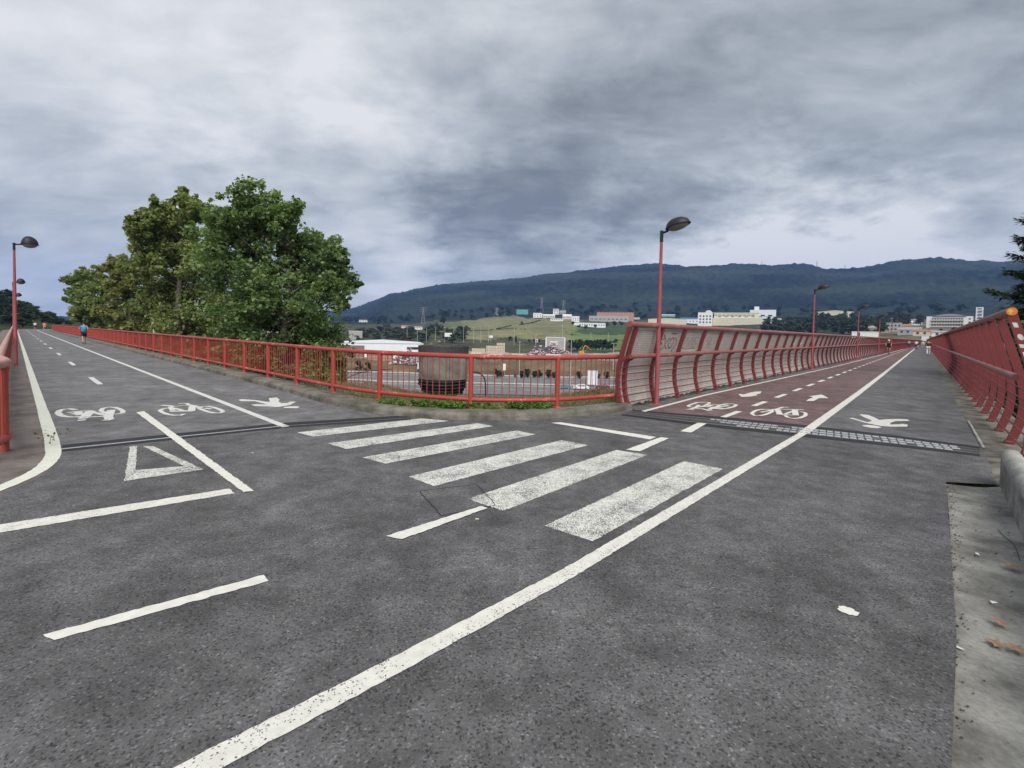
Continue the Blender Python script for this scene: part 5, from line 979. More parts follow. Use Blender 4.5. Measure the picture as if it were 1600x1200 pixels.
# cedar at the right edge, rooted below the bridge
def cedar(x, y, z0, H, seed):
    rs = np.random.RandomState(seed); root = empty('cedar_tree', (x, y, z0), 0, 'dark green cedar with drooping feathery branches at the right edge behind the fence', 'tree')
    mb = MB(); mb.tube([(0, 0, 0), (.1, 0, H * .5), (0, 0, H)], [.32, .2, .03], 9); mb.build('trunk', 'bark_dark', root)
    bb = MB(); Vs = []; z = H * 0.12
    while z < H * .98:
        L = 3.3 * (1 - z / H) ** 0.6 + 0.25; k = 9
        for q in range(k):
            a = 2 * math.pi * (q + rs.uniform(0, 1)) / k; l = L * rs.uniform(.65, 1.15); e = Vector((math.cos(a) * l, math.sin(a) * l, z + l * rs.uniform(.05, .35))); m_ = Vector((math.cos(a) * l * .5, math.sin(a) * l * .5, z + l * .08))
            bb.tube([(0, 0, z), m_, e], [.05, .035, .01], 4, cap=False)
            for t in np.linspace(.3, 1, max(6, int(l * 7))):
                p = (Vector((0, 0, z)).lerp(m_, t * 2) if t < .5 else m_.lerp(e, t * 2 - 1)); n = 26
                d = Vector((math.cos(a), math.sin(a), 0)); s_ = rs.uniform(-1, 1, n); c = np.array(p) + np.outer(s_, [-d.y * .42, d.x * .42, -.02]) * (1.1 - .5 * t) + rs.normal(0, .05, (n, 3)); c[:, 2] -= np.abs(s_) * .12
                dr = np.outer(np.ones(n), [d.x * .7, d.y * .7, -.1]) + np.outer(np.sign(s_), [-d.y, d.x, -.15]) + rs.normal(0, .35, (n, 3)); dr /= np.linalg.norm(dr, axis=1)[:, None]
                sd = np.cross(dr, [0, 0, 1]); sd /= np.linalg.norm(sd, axis=1)[:, None] + 1e-9; ln = rs.uniform(.16, .34, n)[:, None]; w = .05
                Vs.append(np.stack([c, c + dr * ln * .5 + sd * w, c + dr * ln, c + dr * ln * .5 - sd * w], 1))
        z += 0.42
    bb.build('branches', 'bark_dark', root); leaf_mesh(Vs, 'crown', 'needle', root)
ca = R(50.1); cedar(30.5 * math.sin(ca), 30.5 * math.cos(ca), gz(30.5 * math.sin(ca), 30.5 * math.cos(ca)) - .3, 13.2, 5)
def bush(name, label, x, y, z, w, d, h, mat, n, ls, seed, cat='bush', group=None):
    rs = np.random.RandomState(seed); root = empty(name, (x, y, z), 0, label, cat, group); Vs = []
    for q in range(9):
        u = rs.uniform(-1, 1, 3); c = np.array([u[0] * w * .35, u[1] * d * .35, h * (.35 + .3 * u[2])]); V = leaf_cloud(None, (0, 0, 0), 1, n // 9, ls, rs); V = (V - V.mean(1, keepdims=True)) + V.mean(1, keepdims=True) * np.array([w * .26, d * .26, h * .34]); Vs.append(V + c)
    leaf_mesh(Vs, 'crown', mat, root); mb = MB(); mb.tube([(0, 0, -.3), (0, 0, h * .4)], [.06 * w, .03 * w], 6); mb.build('trunk', 'bark_dark', root); return root
for k, (a, r_, w, h, lb) in enumerate([(47.6, 22, 2.6, 4.6, 'dark green bush seen through the first bay of the right fence'), (52.5, 19, 2.6, 4.6, 'dark bush behind the end rib at the right edge of the photo'), (48.2, 27, 3.2, 6.2, 'dense dark bush under the cedar behind the right fence')]):
    x, y = r_ * math.sin(R(a)), r_ * math.cos(R(a)); z = gz(x, y); bush('bush', lb, x, y, z - .3, w, w, h + (-1.2 - z) * .8, 'needle', 5200, .16, 60 + k)

# ------------------------------------------------------------------ low-poly trees for the distance
def far_tree_mesh(seed, mat, cypress=False):
    rs = np.random.RandomState(seed); Vs = []
    if cypress:
        for q in range(9): Vs.append(leaf_cloud(None, (0, 0, .12 + .1 * q), .13 * math.sin(math.pi * (q + 1.4) / 11) + .03, 40, .10, rs, 1.4))
    else:
        for q in range(11):
            a = rs.uniform(0, 6.28); rr = rs.uniform(0, .30); z = rs.uniform(.28, .86); k = 1.0 if z < .6 else .75; Vs.append(leaf_cloud(None, (math.cos(a) * rr * k, math.sin(a) * rr * k, z), rs.uniform(.14, .22) * k, 52, .105, rs, .85))
    o = leaf_mesh(Vs, 'crown', mat, None); mb = MB(); mb.tube([(0, 0, -.1), (0, 0, .5)], [.035, .02], 5, cap=False); t_ = mb.build('trunk', 'bark_dark'); return o, t_
FT = {}
for nm, mat, cy in (('dark', 'leaf_dark', False), ('olive', 'leaf_olive', False), ('hill', 'leaf_hill', False), ('cypress', 'leaf_dark', True)):
    FT[nm] = [far_tree_mesh(100 + i * 7 + len(FT) * 31, mat, cy) for i in range(3)]
used = set()
def far_tree(kind, x, y, z, h, label, group, cat='tree', name='tree', wide=1.0):
    i = random.randrange(3); cr_, tk_ = FT[kind][i]
    root = empty(name, (x, y, z - 0.3), random.uniform(0, 6.28), label, cat, group); s = h * 1.06; sc = (s * wide * random.uniform(.9, 1.15), s * wide * random.uniform(.9, 1.15), s)
    for part in (cr_, tk_):
        if part.name not in used: used.add(part.name); o = part
        else: o = part.copy(); COL.objects.link(o)
        o.parent = root; o.scale = sc
    return root
ORD = ['leftmost', 'second from the left', 'third from the left', 'fourth from the left', 'fifth from the left', 'sixth from the left', 'middle', 'sixth from the right', 'fifth from the right', 'fourth from the right', 'third from the right', 'second from the right', 'rightmost']
def by_az(L): return sorted(L, key=lambda t_: math.atan2(t_[0], t_[1]))
for (x, y, z, h), od in zip(by_az(ROW), ORD): far_tree('dark', x, y, min(z, gz(x, y)), h + 1, 'dark tree in the close row below the bright green field, ' + od, 'dark tree row below the green field', wide=.9)
for (x, y, z, h) in SCRUB: far_tree('olive', x, y, min(z, gz(x, y)), h + 1.8, 'low olive green tree in the scrub left of the fields', 'scrub trees left of the fields', wide=1.9)
sl = [('dark', 'large round dark tree beside the white farmhouse above the fields'), ('dark', 'small dark bush at the left end of the tan field'), ('dark', 'lone round bush on the hedge line of the tan field'), ('dark', 'round dark tree behind the stacked crates'), ('cypress', 'narrow dark cypress behind the stacked crates'), ('dark', 'left bush by the small pale hut'), ('dark', 'right bush by the small pale hut'), ('dark', 'left low bush at the foot of the tan field'), ('dark', 'right low bush at the foot of the tan field'), ('dark', 'upper dark bush at the left edge of the green field'), ('dark', 'bush on the track between the tan and green fields')]
for (x, y, z, h), (kd, lb_) in zip(SINGLE, sl): far_tree(kd, x, y, min(z, gz(x, y)), h, lb_, 'single trees and bushes in the fields', 'cypress' if kd == 'cypress' else 'tree')
for (x, y, z, h) in RTREE: far_tree('hill', x, y, gz(x, y), h * .95, 'green tree among the buildings beyond the bridge', 'trees on the slope beyond the bridge', wide=1.1)
for (x, y, z, h) in MID: far_tree('dark', x, y, gz(x, y), h * (.55 if math.atan2(x, y) > .66 else 1), 'dark green tree among the sheds below the mountain', 'trees among the far sheds', wide=1.15)
for (x, y, z, h), od in zip(by_az(BANK), ORD): far_tree('dark', x, y, gz(x, y), h, 'dark shrub at the foot of the brown bank, ' + od + ' along the road', 'shrubs along the foot of the brown bank', 'bush', 'bush', 1.0)
for (x, y, z, h) in LTREE:
    k = 1.46; x *= k; y *= k; far_tree('hill' if h > 8 else 'dark', x, y, gz(x, y), h * k * .33, 'dark green tree on the hill at the far end of the left path', 'trees on the hill at the end of the left path', wide=1.25)
for k in range(34):
    a = random.uniform(-49.5, -43.6); r_ = random.uniform(215, 330); x, y = r_ * math.sin(R(a)), r_ * math.cos(R(a)); far_tree('hill' if k % 3 else 'dark', x, y, gz(x, y), random.uniform(3, 5) * (1.0 if a < -46.2 else .6), 'dark green tree on the hill at the far end of the left path', 'trees on the hill at the end of the left path', wide=1.3)
rq = random.Random(5)
for k in range(52):
    a, r_ = rq.uniform(-18.5, -5.5), rq.uniform(372, 540); x, y = r_ * math.sin(R(a)), r_ * math.cos(R(a)); far_tree('olive' if k % 4 else 'dark', x, y, gz(x, y), rq.uniform(4, 7.5), 'low olive green tree in the scrub left of the fields', 'scrub trees left of the fields', wide=1.8)
for k in range(36):
    a, r_ = rq.uniform(-50, -45.2), rq.uniform(165, 260); x, y = r_ * math.sin(R(a)), r_ * math.cos(R(a)); far_tree('hill' if k % 3 else 'dark', x, y, gz(x, y), rq.uniform(2.2, 4.2), 'dark green tree on the hill at the far end of the left path', 'trees on the hill at the end of the left path', wide=1.9)
def far_wood(name, label, spots, kinds, mats):
    for kd in kinds:                                    # one joined mass of crowns per leaf tone
        Vs = []
        for (x, y, h, w) in [q for q in spots if q[4] == kd for q in [q[:4]]]:
            P = np.empty(len(FT[kd][rq.randrange(3)][0].data.vertices) * 0 + 1); me = FT[kd][rq.randrange(3)][0].data; P = np.empty(len(me.vertices) * 3); me.vertices.foreach_get('co', P); P = P.reshape(-1, 3)
            th = rq.uniform(0, 6.28); c_, s_ = math.cos(th), math.sin(th); P = np.stack([(P[:, 0] * c_ - P[:, 1] * s_) * h * w, (P[:, 0] * s_ + P[:, 1] * c_) * h * w, P[:, 2] * h], 1) + np.array([x, y, gz(x, y) - .3]); Vs.append(P)
        o = leaf_mesh(Vs, name, mats[kd], None); tag(o, label, 'trees', None, 'stuff')
sp = []
for k in range(150):
    a, r_ = rq.uniform(28.5, 38.6), rq.uniform(420, 820); sp.append((r_ * math.sin(R(a)), r_ * math.cos(R(a)), rq.uniform(7, 13), 1.35, 'hill' if k % 3 else 'dark'))
far_wood('slope_wood', 'mass of mixed green trees on the slope beyond the bridge', sp, ('hill', 'dark'), {'hill': 'leaf_hill', 'dark': 'leaf_dark'})
sp = []
for k in range(150):
    a, r_ = rq.uniform(-20, 48), rq.uniform(925, 1300); sp.append((r_ * math.sin(R(a)), r_ * math.cos(R(a)), rq.uniform(9, 16), 1.6, 'dark'))
far_wood('mountain_wood', 'dark wood along the foot of the mountain', sp, ('dark',), {'dark': 'leaf_dark'})
for L_ in FT.values():
    for a_, b_ in L_:
        for q_ in (a_, b_):
            if q_.name not in used: bpy.data.objects.remove(q_)
# hedges dividing the fields
hl = ['low dark hedge along the foot of the tan field', 'broken hedge climbing the middle of the tan field', 'thin hedge with gaps up to the hilltop houses', 'scrubby hedge at the left of the tan field']
for H_, lb_ in zip(HEDGE, hl):
    rs = np.random.RandomState(len(lb_)); Vs = []; P = [Vector(p) for p in H_]; org = P[0].copy(); org.z = gz(org.x, org.y)
    for a, b in zip(P[:-1], P[1:]):
        n = int((b - a).length / 1.6)
        for q in range(n):
            if rs.uniform() < .22: continue
            p = a.lerp(b, q / n); p.z = gz(p.x, p.y) + .5; Vs.append(leaf_cloud(None, p - org, rs.uniform(.6, 1.5), 16, .75, rs, .8))
    o = leaf_mesh(Vs, 'hedge', 'leaf_dark', None); o.location = org; tag(o, lb_, 'hedge', 'hedges between the fields')

# ------------------------------------------------------------------ weeds on the kerb, fallen leaves, litter
MT['grass0'] = mat_leaf('brownish weed', [(0.10, 0.09, 0.04), (0.16, 0.13, 0.06), (0.08, 0.10, 0.03)], .2, 4)
def weeds(name, label, pts, n, ls, h, seed, mat='weed'):
    rs = np.random.RandomState(seed); Vs = []; c0 = np.array(pts).mean(0)
    for (x, y) in pts:
        for q in range(3): Vs.append(leaf_cloud(None, (x + rs.normal(0, .07) - c0[0], y + rs.normal(0, .06) - c0[1], h * rs.uniform(.2, .6)), rs.uniform(.05, .11), n // 3, ls, rs, .7, 1.0))
    root = empty(name, (c0[0], c0[1], 0.10), 0, label, 'plant'); leaf_mesh(Vs, 'foliage', mat, root); st = MB()
    for (x, y) in pts: st.tube([(x - c0[0], y - c0[1], -.05), (x - c0[0] + .02, y - c0[1], h * .5)], .004, 4, cap=False)
    st.build('stem', 'weed', root)
kn = [(-2.55, 9.33), (-2.42, 9.26), (-2.25, 9.22), (-2.1, 9.18), (-1.95, 9.12)]
weeds('weed_patch', 'bright green weeds on the kerb left of the concrete drum', kn, 90, .05, .2, 1)
weeds('weed_patch', 'bright green weeds on the kerb in front of the concrete drum', [(-1.75 + .115 * k, 9.04 - .012 * k) for k in range(9)], 95, .055, .22, 2)
weeds('weed_patch', 'low green weeds on the kerb just right of the middle post', [(-.6 + .13 * k, 8.99 + .01 * k) for k in range(3)], 60, .045, .14, 3)
weeds('weed_patch', 'bright green weeds on the kerb before the right post of the nose', [(-.02 + .11 * k, 9.0 + .03 * k) for k in range(8)], 90, .05, .2, 4)
weeds('weed_patch', 'small brownish weed at the corner of the cream edge line', [(-6.0, 6.0), (-6.08, 6.12)], 22, .03, .11, 5, 'grass0')
# thin grass on the ground behind the nose of the kerb
rs = np.random.RandomState(8); n = 15000; a = rs.uniform(-24, 15, n); r_ = rs.uniform(9.3, 14.5, n); x = r_ * np.sin(np.radians(a)); y = r_ * np.cos(np.radians(a)); keep = np.ones(n, bool)
kx = np.array([p.x for p in fine]); ky = np.array([p.y for p in fine]); o_ = np.argsort(kx); yk = np.interp(x, kx[o_], ky[o_]); keep = y > yk + .45; x = x[keep]; y = y[keep]; n = len(x); z = terrain_np(np.degrees(np.arctan2(x, y)), np.hypot(x, y)); z = np.where(np.hypot(x, y) < 13, np.maximum(z, 0.0), z)
MT['grass'] = mat_leaf('dry grass', [(0.12, 0.11, 0.045), (0.17, 0.155, 0.06), (0.10, 0.14, 0.04), (0.22, 0.19, 0.09)], .2, .8)
# earth behind the kerb, level with its top
mb = MB(); back = [(p.x + .0, p.y) for p in fine[:70]]; bk = []
for i, p in enumerate(fine[:70]):
    t = (fine[i + 1] - fine[max(i - 1, 0)]).normalized(); nn = rightn(t); w = 0.35 if i < 45 else min(0.61, 0.35 + (i - 45) * 0.012); bk.append(p + nn * w)
rowsE = [[(q.x * k, q.y * k, z_) for q in bk] for k, z_ in ((1.0, .125), (1.12, .10), (1.28, 0.04), (1.42, -.35), (1.6, -1.3))]
for A_, B_ in zip(rowsE[:-1], rowsE[1:]): mb.strip(A_, B_, 0, True)
MT['earth'] = mat_plain('dry grassy earth', (0.17, 0.145, 0.075), .95, .4, 3.0); tag(mb.build('grass_verge', 'earth'), kind='structure')
zz = np.interp(np.hypot(x, y) / np.interp(x, kx[o_], np.hypot(kx, ky)[o_]), [1.04, 1.16, 1.32, 1.46, 1.65], [.11, .09, .03, -.36, -1.3])
h = rs.uniform(.03, .10, n); th = rs.uniform(0, 6.28, n); w = .006; dx = np.cos(th) * w; dy = np.sin(th) * w; lx = rs.normal(0, .03, n); ly = rs.normal(0, .03, n)
V = np.stack([np.stack([x - dx, y - dy, zz], 1), np.stack([x + dx, y + dy, zz], 1), np.stack([x + lx + dx * .3, y + ly + dy * .3, zz + h], 1), np.stack([x + lx - dx * .3, y + ly - dy * .3, zz + h], 1)], 1)
o = leaf_mesh([V], 'dry_grass', 'grass', None); tag(o, kind='stuff')
def fallen(x, y, z, s, rz, label, mat='deadleaf'):
    mb = MB(); k = [(0, -.55), (.12, -.2), (.5, -.28), (.34, .02), (.55, .3), (.2, .26), (0, .62), (-.2, .26), (-.55, .3), (-.34, .02), (-.5, -.28), (-.12, -.2)]
    V = [(0, 0, .012)] + [(a * s, b * s, .004 + .02 * random.random() * (abs(a) + abs(b))) for a, b in k]; mb.add(V, [(0, 1 + i, 1 + (i + 1) % 12) for i in range(12)]); o = mb.build('fallen_leaf', mat); o.location = (x, y, z); o.rotation_euler = (0, 0, rz); tag(o, label, 'leaf', 'leaves in the gutter')
fallen(3.66, 3.30, -.002, .11, .6, 'brown curled leaf in the gutter nearest the barrier'); fallen(2.87, 2.64, -.008, .085, 2.2, 'small orange brown leaf in the gutter above the larger pair')
fallen(2.66, 2.46, -.016, .085, 1.1, 'dry brown leaf of the nearer pair in the gutter, left one'); fallen(2.72, 2.42, -.012, .08, 3.0, 'dry brown leaf of the nearer pair in the gutter, right one')
for k, (x, y, lb_) in enumerate([(3.06, 2.86, 'tiny white scrap of paper in the middle of the gutter'), (3.62, 3.52, 'tiny white scrap of paper farther up the gutter'), (2.42, 2.42, 'tiny white scrap at the asphalt edge of the gutter')]):
    mb = MB(); mb.add([(-.02, -.01, 0), (.022, -.006, .004), (.016, .012, .002), (-.012, .014, .006)], [(0, 1, 2, 3)]); o = mb.build('paper_scrap', 'white'); o.location = (x, y, -.014); o.rotation_euler = (0, 0, k); tag(o, lb_, 'litter')

# cracks, grit and crumbs along the gutter
mb = MB(); ribbon(mb, smooth_line([(4.30, 4.02), (4.22, 3.90), (4.13, 3.74), (4.02, 3.61), (3.86, 3.44)], 5), 0.005, -0.0215); mb.build('crack', 'dark_steel', gutter)
rs = np.random.RandomState(31); mb = MB(); gn_v = Vector((gn.x, gn.y))
for k in range(420):
    t_ = rs.uniform(0, 1) ** .7; p = V2(GI[1]).lerp(V2(GI[4]), t_) + gn_v * (abs(rs.normal(0, .05)) + rs.choice([-.02, .005]) if rs.uniform() < .8 else rs.uniform(0, .4)); s_ = rs.uniform(.003, .009)
    mb.box((p.x, p.y, -.018 + s_ * .4), (s_, s_ * rs.uniform(.6, 1.4), s_ * .8), rs.uniform(0, 3), rs.randint(3))
tag(mb.build('grit', ['asphalt', 'concrete_gutter', 'pavement']), kind='stuff')
# ------------------------------------------------------------------ people: one continuous skinned body each, clothes as children
MT['skin'] = mat_plain('skin', (0.42, 0.25, 0.18), 0.6, 0.08, 8); MT['hair'] = mat_plain('dark hair', (0.03, 0.022, 0.018), .7, .2, 20)
for nm, c in (('cl_blue', (0.02, 0.27, 0.48)), ('cl_black', (0.02, 0.02, 0.025)), ('cl_white', (0.65, 0.65, 0.66)), ('cl_orange', (0.75, 0.22, 0.06)), ('cl_maroon', (0.10, 0.03, 0.035)), ('cl_grey', (0.30, 0.30, 0.32)), ('cl_dark', (0.05, 0.05, 0.065)), ('cl_brown', (0.10, 0.06, 0.05)), ('shoe', (0.08, 0.08, 0.09))): MT[nm] = mat_plain(nm, c, .85, .12, 12)
def skin_obj(name, chain, mat, parent, root_i=0, sub=1):
    """chain: dict name -> (co, radius, parent name)"""
    keys = list(chain); me = bpy.data.meshes.new(name); V = [chain[k][0] for k in keys]; E = [(keys.index(chain[k][2]), keys.index(k)) for k in keys if chain[k][2]]
    me.from_pydata(V, E, []); o = bpy.data.objects.new(name, me); COL.objects.link(o); md = o.modifiers.new('skin', 'SKIN'); md.use_smooth_shade = True
    sv = me.skin_vertices[0].data if me.skin_vertices else None
    if sv is None: bm = bmesh.new(); bm.from_mesh(me); bm.verts.layers.skin.verify(); bm.to_mesh(me); bm.free(); sv = me.skin_vertices[0].data
    for i, k in enumerate(keys):
        r_ = chain[k][1]; sv[i].radius = r_ if isinstance(r_, tuple) else (r_, r_); sv[i].use_root = (i == root_i)
    s = o.modifiers.new('sub', 'SUBSURF'); s.levels = sub; s.render_levels = sub
    bpy.context.view_layer.update(); dg = bpy.context.evaluated_depsgraph_get(); nm = bpy.data.meshes.new_from_object(o.evaluated_get(dg)); o.modifiers.clear(); o.data = nm; bpy.data.meshes.remove(me)
    nm.materials.clear(); nm.materials.append(MT[mat]); nm.name = name
    if parent: o.parent = parent
    return o
def walk_pose(step=0.22, lean=0.03, arm=0.18, bend=0.25):
    J = {}
    J['pelvis'] = (0, 0, .95); J['waist'] = (0, lean * .4, 1.08); J['chest'] = (0, lean, 1.30); J['neck'] = (0, lean * 1.2, 1.47); J['head'] = (0, lean * 1.4 + .015, 1.60); J['crown'] = (0, lean * 1.4 + .01, 1.69)
    for s, sg in (('l', -1), ('r', 1)):
        f = step * sg; J[s + 'hip'] = (sg * .085, 0, .90); J[s + 'knee'] = (sg * .09, f * .55 + .05, .50); J[s + 'ankle'] = (sg * .085, f - (.10 if sg < 0 else 0), .09 + (.06 if sg < 0 else 0)); J[s + 'toe'] = (sg * .09, f + .15 - (.08 if sg < 0 else 0), .035 + (.01 if sg < 0 else 0))
        J[s + 'sh'] = (sg * .18, lean, 1.41); J[s + 'elbow'] = (sg * .24, lean - f * .5 - .03, 1.14); J[s + 'wrist'] = (sg * .25, lean - f * .7 + bend * .5, .93 + bend * .6); J[s + 'hand'] = (sg * .25, lean - f * .75 + bend * .75, .86 + bend * .75)
    return J
RAD = dict(pelvis=(.135, .105), waist=(.125, .095), chest=(.15, .105), neck=.055, head=(.078, .092), crown=(.06, .07), hip=.085, knee=.055, ankle=.036, toe=.033, sh=.055, elbow=.04, wrist=.028, hand=(.022, .038))
PAR = dict(pelvis=None, waist='pelvis', chest='waist', neck='chest', head='neck', crown='head')
def person(label, loc, face_deg, J, top, bottom, shorts=True, hair='hair', hat=None, h=1.72, group=None, foot='shoe', sleeves=False):
    root = empty('person', (loc[0], loc[1], loc[2] if len(loc) > 2 else 0.0), R(-face_deg), label, 'person', group); k = h / 1.72; S = lambda p: tuple(c * k for c in p)
    ch = {}
    for n in ('pelvis', 'waist', 'chest', 'neck', 'head', 'crown'): ch[n] = (S(J[n]), RAD[n], PAR[n])
    for s in 'lr':
        for n, p in (('hip', 'pelvis'), ('knee', s + 'hip'), ('ankle', s + 'knee'), ('toe', s + 'ankle'), ('sh', 'chest'), ('elbow', s + 'sh'), ('wrist', s + 'elbow'), ('hand', s + 'wrist')): ch[s + n] = (S(J[s + n]), RAD[n], p)
    body = skin_obj('body', ch, 'skin', root)
    # hands: four fingers and a thumb, lightly curled
    hm = MB()
    for s in 'lr':
        w = Vector(S(J[s + 'wrist'])); hd = Vector(S(J[s + 'hand'])); d = (hd - w).normalized(); sd = Vector((0, 1, 0)).cross(d).normalized() if abs(d.y) < .9 else Vector((0, 0, 1)); fr = d.cross(sd).normalized()
        for q, l in enumerate((.06, .07, .066, .052)):
            a = hd + fr * (.018 * (q - 1.5)); hm.tube([a, a + d * l * .55, a + d * l * .9 + sd * .02], [.009, .0085, .006], 5)
        hm.tube([w.lerp(hd, .5) + fr * .03, w.lerp(hd, .9) + fr * .055, hd + fr * .05 + d * .02], [.011, .009, .007], 5)
    hm.build('fingers', 'skin', body)
    g = lambda r_, e: tuple(x + e for x in r_) if isinstance(r_, tuple) else r_ + e
    sh = {n: (S(J[n]), g(RAD[n], .045), PAR[n]) for n in ('pelvis', 'waist', 'chest')}; sh['collar'] = (S(tuple(Vector(J['chest']).lerp(Vector(J['neck']), .72))), .07, 'chest')
    for s in 'lr':
        sh[s + 'sh'] = (S(tuple(Vector(J[s + 'sh']) * .93 + Vector((0, 0, .08)))), .062, 'chest'); sh[s + 'el'] = (S(tuple(Vector(J[s + 'sh']).lerp(Vector(J[s + 'elbow']), 1.0 if sleeves else .6))), .06, s + 'sh')
        if sleeves: sh[s + 'wr'] = (S(J[s + 'wrist']), .042, s + 'el')
    skin_obj('shirt', sh, top, root)
    bt = {'pelvis': (S(J['pelvis']), (.172, .14), None)}
    for s in 'lr':
        bt[s + 'hip'] = (S(J[s + 'hip']), .108, 'pelvis'); bt[s + 'k'] = (S(tuple(Vector(J[s + 'hip']).lerp(Vector(J[s + 'knee']), .85 if shorts else 1.0))), .085 if shorts else .07, s + 'hip')
        if not shorts: bt[s + 'a'] = (S(tuple(Vector(J[s + 'knee']).lerp(Vector(J[s + 'ankle']), .95))), .055, s + 'k')
    skin_obj('shorts' if shorts else 'trousers', bt, bottom, root)
    for s in 'lr':
        skin_obj('shoe', {'a': (S(tuple(Vector(J[s + 'ankle']) + Vector((0, -.03, -.035)))), .047, None), 'b': (S(tuple(Vector(J[s + 'toe']) + Vector((0, .02, 0.01)))), .043, 'a')}, foot, root)
    hm = MB(); c = Vector(S(J['head'])); cr_ = Vector(S(J['crown'])); hm.lathe([(.098, -.02), (.102, .03), (.088, .085), (.05, .118), (0, .128)], c=(c.x, c.y - .012, c.z + .0), n=14); hm.build('hair' if not hat else 'hat', hat or hair, root)
    fm = MB(); fm.tube([(c.x, c.y + .085, c.z + .005), (c.x, c.y + .108, c.z - .025), (c.x, c.y + .09, c.z - .03)], [.008, .013, .009], 6)
    for sg in (-1, 1): fm.lathe([(0, -.02), (.016, -.012), (.018, .012), (0, .024)], c=(c.x + sg * .083, c.y - .005, c.z - .01), n=8)
    fm.build('face', 'skin', body)
    em = MB()
    for sg in (-1, 1): em.lathe([(0, -.008), (.011, 0), (0, .008)], c=(c.x + sg * .032, c.y + .088, c.z + .012), n=8)
    em.box((c.x, c.y + .089, c.z - .055), (.045, .012, .008)); em.build('eyes_and_mouth', 'hair', body)
    return root
person('runner in a bright blue shirt and black shorts jogging away beside the left railing', (-33.6, 36.4), -47, walk_pose(.30, .06, .2, .5), 'cl_blue', 'cl_black')
person('person in a white top and dark shorts far along the left path', LP(136, 2.4), -40, walk_pose(.2), 'cl_white', 'cl_dark')
person('person in an orange top far along the left path beside the railing', LP(120, 3.7), -47, walk_pose(.22), 'cl_orange', 'cl_grey')
person('walker in a maroon top and white trousers close to the right fence', (45.75, 51.0), 41.5, walk_pose(.2), 'cl_maroon', 'cl_white', shorts=False, sleeves=True, h=1.78)
person('distant walker in a white top and dark trousers on the bridge divider line', (69.15, 79.45), 41.5, walk_pose(.2), 'cl_white', 'cl_dark', shorts=False)
person('distant walker in a grey top left of the white topped one on the bridge', (78.2, 91.5), 41.5, walk_pose(.18), 'cl_grey', 'cl_dark', shorts=False)
person('distant walker in a pale top farthest along the bridge footpath', (95.5, 108.0), 41.5, walk_pose(.18), 'cl_white', 'cl_grey', shorts=False, h=1.65)
# cyclist coming along the red lane
cy = (42.0, 51.75); head = 41.8 + 180
bk = empty('bicycle', (cy[0], cy[1], 0), R(-head), 'dark road bicycle ridden on the red cycle lane', 'bicycle')
for y, nm in ((-.5, 'wheel'), (.5, 'wheel')):
    mb = MB(); mb.tube([(0, y + .33 * math.cos(a), .34 + .33 * math.sin(a)) for a in np.linspace(0, 2 * math.pi, 25)], .014, 6, cap=False); wh = mb.build(nm, 'black', bk)
    mb = MB()
    for a in np.linspace(0, math.pi, 9)[:-1]: mb.tube([(0, y + .32 * math.cos(a), .34 + .32 * math.sin(a)), (0, y - .32 * math.cos(a), .34 - .32 * math.sin(a))], .003, 3, cap=False)
    mb.build('spoke', 'galv', wh)
mb = MB(); F_ = [((0, -.5, .34), (0, -.05, .30)), ((0, -.05, .30), (0, -.2, .82)), ((0, -.18, .78), (0, .36, .82)), ((0, -.05, .3), (0, .37, .78)), ((0, -.5, .34), (0, -.19, .76)), ((0, .36, .88), (0, .5, .34))]
for a, b in F_: mb.tube([a, b], .018, 8)
mb.build('frame', 'cl_maroon', bk); mb = MB(); mb.tube([(-.2, .46, .90), (-.2, .38, .95), (0, .36, .95), (.2, .38, .95), (.2, .46, .90)], .013, 6); mb.build('handlebar', 'black', bk)
mb = MB(); mb.lathe([(0, -.02), (.05, -.02), (.055, .0), (0, .015)], c=(0, -.22, .88), n=10); mb.build('saddle', 'black', bk)
J = dict(pelvis=(0, -.2, .98), waist=(0, -.12, 1.10), chest=(0, .08, 1.28), neck=(0, .2, 1.42), head=(0, .26, 1.55), crown=(0, .25, 1.64))
for s, sg in (('l', -1), ('r', 1)): J[s + 'hip'] = (sg * .09, -.17, .94); J[s + 'knee'] = (sg * .10, .17 if sg > 0 else .12, .70 if sg > 0 else .62); J[s + 'ankle'] = (sg * .09, -.03, .36 if sg > 0 else .2); J[s + 'toe'] = (sg * .09, .10, .32 if sg > 0 else .15); J[s + 'sh'] = (sg * .18, .12, 1.38); J[s + 'elbow'] = (sg * .24, .22, 1.12); J[s + 'wrist'] = (sg * .21, .40, 1.0); J[s + 'hand'] = (sg * .2, .45, .97)
person('cyclist in a white helmet and dark red jersey riding the red cycle lane', cy, head, J, 'cl_maroon', 'cl_black', hat='cl_white')
